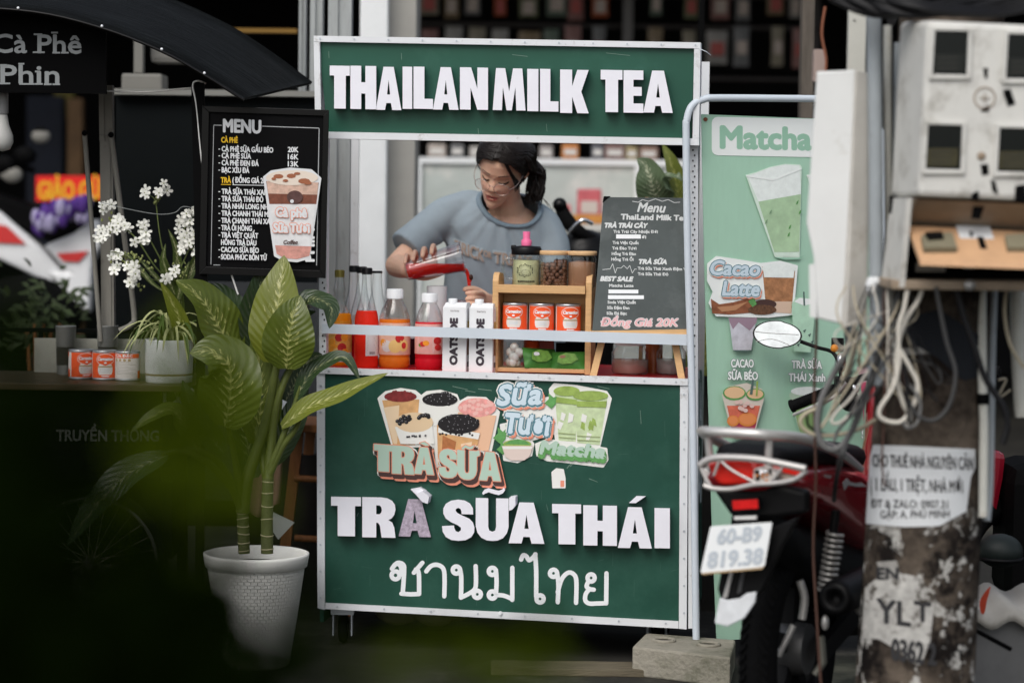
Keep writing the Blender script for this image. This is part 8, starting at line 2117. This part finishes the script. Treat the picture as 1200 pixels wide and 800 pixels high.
cable([(340, 430), (335, 560), (330, 700), (325, 800), (335, 900)], .0024, m_cr, 'thin brown cord hanging across the notice on the pole', y=-1.9)
cable([(835, 80), (825, 200), (850, 330), (905, 420)], .0042, m_cy, 'beige cable at the right edge beside the thick pale pipe', y=-1.75)
cable([(850, 510), (800, 540), (830, 470), (800, 470)], .0035, m_cy, 'small beige curl of cable right of the pole', y=-1.4)
cable([(958, 290, -1.6), (957, 380, -1.6), (954, 470, -1.6), (956, 560, -1.6), (953, 640, -1.6), (957, 720, -1.6), (962, 800, -1.6), (966, 830, -1.6)], .0032, m_cr, 'long brown cable hanging straight down past the tail lamp', raw=True)
cable([(967, 8, -1.4), (963, 40, -1.4), (968, 70, -1.4), (966, 98, -1.4)], .0032, mat('orange brown cable', (.24, .09, .05), .6), 'short orange brown cable above the narrow white box', raw=True)
b = MB()
for k in range(18): b.tube([W(960 + k * 3, -14 + (k % 5) * 3, -1.80), W(1010 + k * 4, 2 + (k % 5) * 4, -1.80 - k * .006), W(1090 + k * 5, -4 + (k % 6) * 4, -1.82), W(1250, -22 + (k % 7) * 6, -1.8)], .006 + .001 * (k % 3), m_cb, 8, sub=5)
tag(b.build('cable_bundle'), 'thick bundle of black cables sagging along the top edge', 'cables')
b = MB()
for k in range(7): b.tube([W(1040 + k * 3, 8, -1.5), W(1046 - k * 4, 60 + k * 6, -1.5), W(1044 + k * 2, 120 + k * 12, -1.48)], .005, m_cb, 7, sub=5)
tag(b.build('cable_bundle'), 'black cables tangled behind the upper left of the meter cabinet', 'cables')
b = MB(); rc_ = random.Random(21)
for k in range(16):
    x0, x1 = rc_.uniform(985, 1075), rc_.uniform(965, 1110); y1 = rc_.uniform(400, 500); m_ = rc_.choice((m_cb, m_cg, m_cw, m_cy, m_cr))
    b.tube([W(x0, 335, -1.80), W(x0 + rc_.uniform(-14, 14), 375, -1.88), W(x1, y1, -1.86), W(x1 + rc_.uniform(-12, 14), y1 + rc_.uniform(-26, 14), -1.86), W(rc_.uniform(1000, 1060), rc_.uniform(360, 430), -1.80)], rc_.uniform(.0016, .0028), m_, 6, sub=6)
tag(b.build('wire_tangle'), 'tangle of thin dark and pale wires between the boxes and the pole', 'wires')
# white foam box at the lower right
fb = thing('foam_box', 'pale foam box with a wavy white lip behind the pole foot', 'box', (W(1190, 800, -1.0).x, -1.0, 0))
b = MB(); a, c = W(1130, 722, -1.1), W(1290, 800, -1.1); b.box((a.x, -1.1, 0), (c.x, -.8, a.z), mat('dingy foam', (.13, .13, .13), .8, var=.2), bev=.01); b.build('body', fb)
b = MB(); vs, fs = [], []
for i in range(25):
    u = i / 24; x = a.x - .01 + (c.x - a.x) * u; z = a.z + .012 * math.sin(u * 22) + .006
    for (y, dz) in ((-1.13, -.022), (-1.13, .008), (-.80, .022), (-.80, -.004)): vs.append((x, y, z + dz))
for i in range(24):
    for q in range(4): fs.append((i * 4 + q, i * 4 + (q + 1) % 4, (i + 1) * 4 + (q + 1) % 4, (i + 1) * 4 + q))
fs += [(0, 1, 2, 3), (99, 98, 97, 96)]
b.add(vs, fs, mat('wavy white lid', (.42, .40, .36), .7, var=.1), True); b.build('lid', fb)
b = MB(); q = W(1172, 645, -.55); b.ball(q, .062, mat('dark green grey helmet', (.012, .017, .016), .5), 20, 12, (1, 1, .75)); b.torus(q - Vector((0, 0, .02)), .060, .006, m_blkp, seg=24, sub=6); tag(b.build('helmet'), 'dark rounded helmet hanging beside the red leg shield', 'helmet')
b = MB(); b.tube([W(1143, 738, -1.2), W(1184, 760, -1.3)], .006, m_black, 8); tag(b.build('stick'), 'short black rod sticking out before the foam box', 'rod')
b = MB(); q = W(1152, 705, -1.15); leaf(b, [q - Vector((0, 0, .03)), q, q + Vector((.01, 0, .025)), q + Vector((.018, 0, .04))], .009, mat('red leaf', (.42, .05, .02), .6), M=3); tag(b.build('fallen_leaf'), 'small red leaf upright at the pole beside the foam box', 'leaf')
# clutter under the cart
b = MB(); pts = []
for k in range(4):
    q = counter(470 + k * 22, w=.28); b.ball((q.x, q.y, .085 + .02 * (k % 2)), .07, mat('olive grey bag', (.10, .10, .055), .6, bump=.6, bscale=20), 14, 10, (1.1, .8, .75))
b.tube([counter(492, w=.18) * 1 + Vector((0, 0, -.73)), counter(500, w=.16) + Vector((0, 0, -.70)), counter(512, w=.18) + Vector((0, 0, -.735))], .006, m_paper, 8, sub=5)
tag(b.build('cloth_bundle'), 'olive grey bundle pushed under the tea cart', 'bundle')
b = MB(); q = WZ(690, 790, 0); b.box((q.x - .28, q.y - .03, .0), (q.x + .25, q.y + .09, .022), mat('muddy plank', (.13, .11, .075), .85, var=.4, vscale=9, stretch=(1, 6, 6), bump=.4), bev=.004); tag(b.build('plank'), 'muddy flat plank lying on the pavement before the cart', 'plank')
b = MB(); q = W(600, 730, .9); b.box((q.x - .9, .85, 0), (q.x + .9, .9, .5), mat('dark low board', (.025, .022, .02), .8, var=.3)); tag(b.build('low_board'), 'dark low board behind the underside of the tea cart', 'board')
# ------------------------------------------------------------------ leafy shrubs close to the camera (out of focus)
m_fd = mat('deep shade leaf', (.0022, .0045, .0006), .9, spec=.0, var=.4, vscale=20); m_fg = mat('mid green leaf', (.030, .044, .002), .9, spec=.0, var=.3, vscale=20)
def shrub(name, label, clumps, foot, seed):
    rs = random.Random(seed); t = thing(name, label, 'shrub', foot)
    b = MB(); s = MB()
    for (px, py, y, sx, sy, n, ln, m) in clumps:
        c = W(px, py, y)
        s.tube([Vector(foot) + Vector((rs.uniform(-.03, .03), rs.uniform(-.03, .03), 0)), Vector(foot).lerp(c, .5) + Vector((0, .03, .05)), c], [.008, .006, .003], m_fd, 6, sub=5)
        for k in range(n):
            q = W(px + rs.gauss(0, sx), py + rs.gauss(0, sy), y + rs.uniform(-.06, .06))
            d = Vector((rs.uniform(-1, 1), rs.uniform(-.4, .4), rs.uniform(-.8, .9))).normalized(); l = ln * rs.uniform(.7, 1.3)
            leaf(b, [q - d * l * .5, q, q + d * l * .5 - Vector((0, 0, l * .1))], l * .26, m, nrm=(rs.uniform(-.5, .5), -1, rs.uniform(-.2, .9)), M=2, sub=3)
    s.build('stems', t); b.build('foliage', t)
    return t
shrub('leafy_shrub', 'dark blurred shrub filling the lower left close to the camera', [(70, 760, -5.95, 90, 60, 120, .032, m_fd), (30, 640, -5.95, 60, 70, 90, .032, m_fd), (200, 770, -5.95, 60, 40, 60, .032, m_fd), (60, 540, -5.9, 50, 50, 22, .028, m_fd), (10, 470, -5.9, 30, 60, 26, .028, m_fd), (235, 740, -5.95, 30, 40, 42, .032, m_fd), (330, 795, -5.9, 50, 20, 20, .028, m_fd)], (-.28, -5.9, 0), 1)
shrub('leafy_shrub', 'blurred mid green sprigs hanging over the woven pot', [(215, 480, -5.8, 45, 45, 24, .030, m_fg), (185, 640, -5.8, 40, 55, 16, .030, m_fg), (265, 540, -5.8, 45, 50, 20, .030, m_fg), (150, 560, -5.8, 30, 40, 10, .030, m_fg)], (-.30, -5.7, 0), 2)
shrub('leafy_shrub', 'blurred green sprig along the bottom edge below the cart', [(540, 775, -5.8, 60, 18, 11, .028, m_fg), (430, 770, -5.8, 40, 18, 4, .025, m_fg), (600, 790, -5.8, 30, 14, 5, .025, m_fg)], (-.06, -5.7, 0), 3)
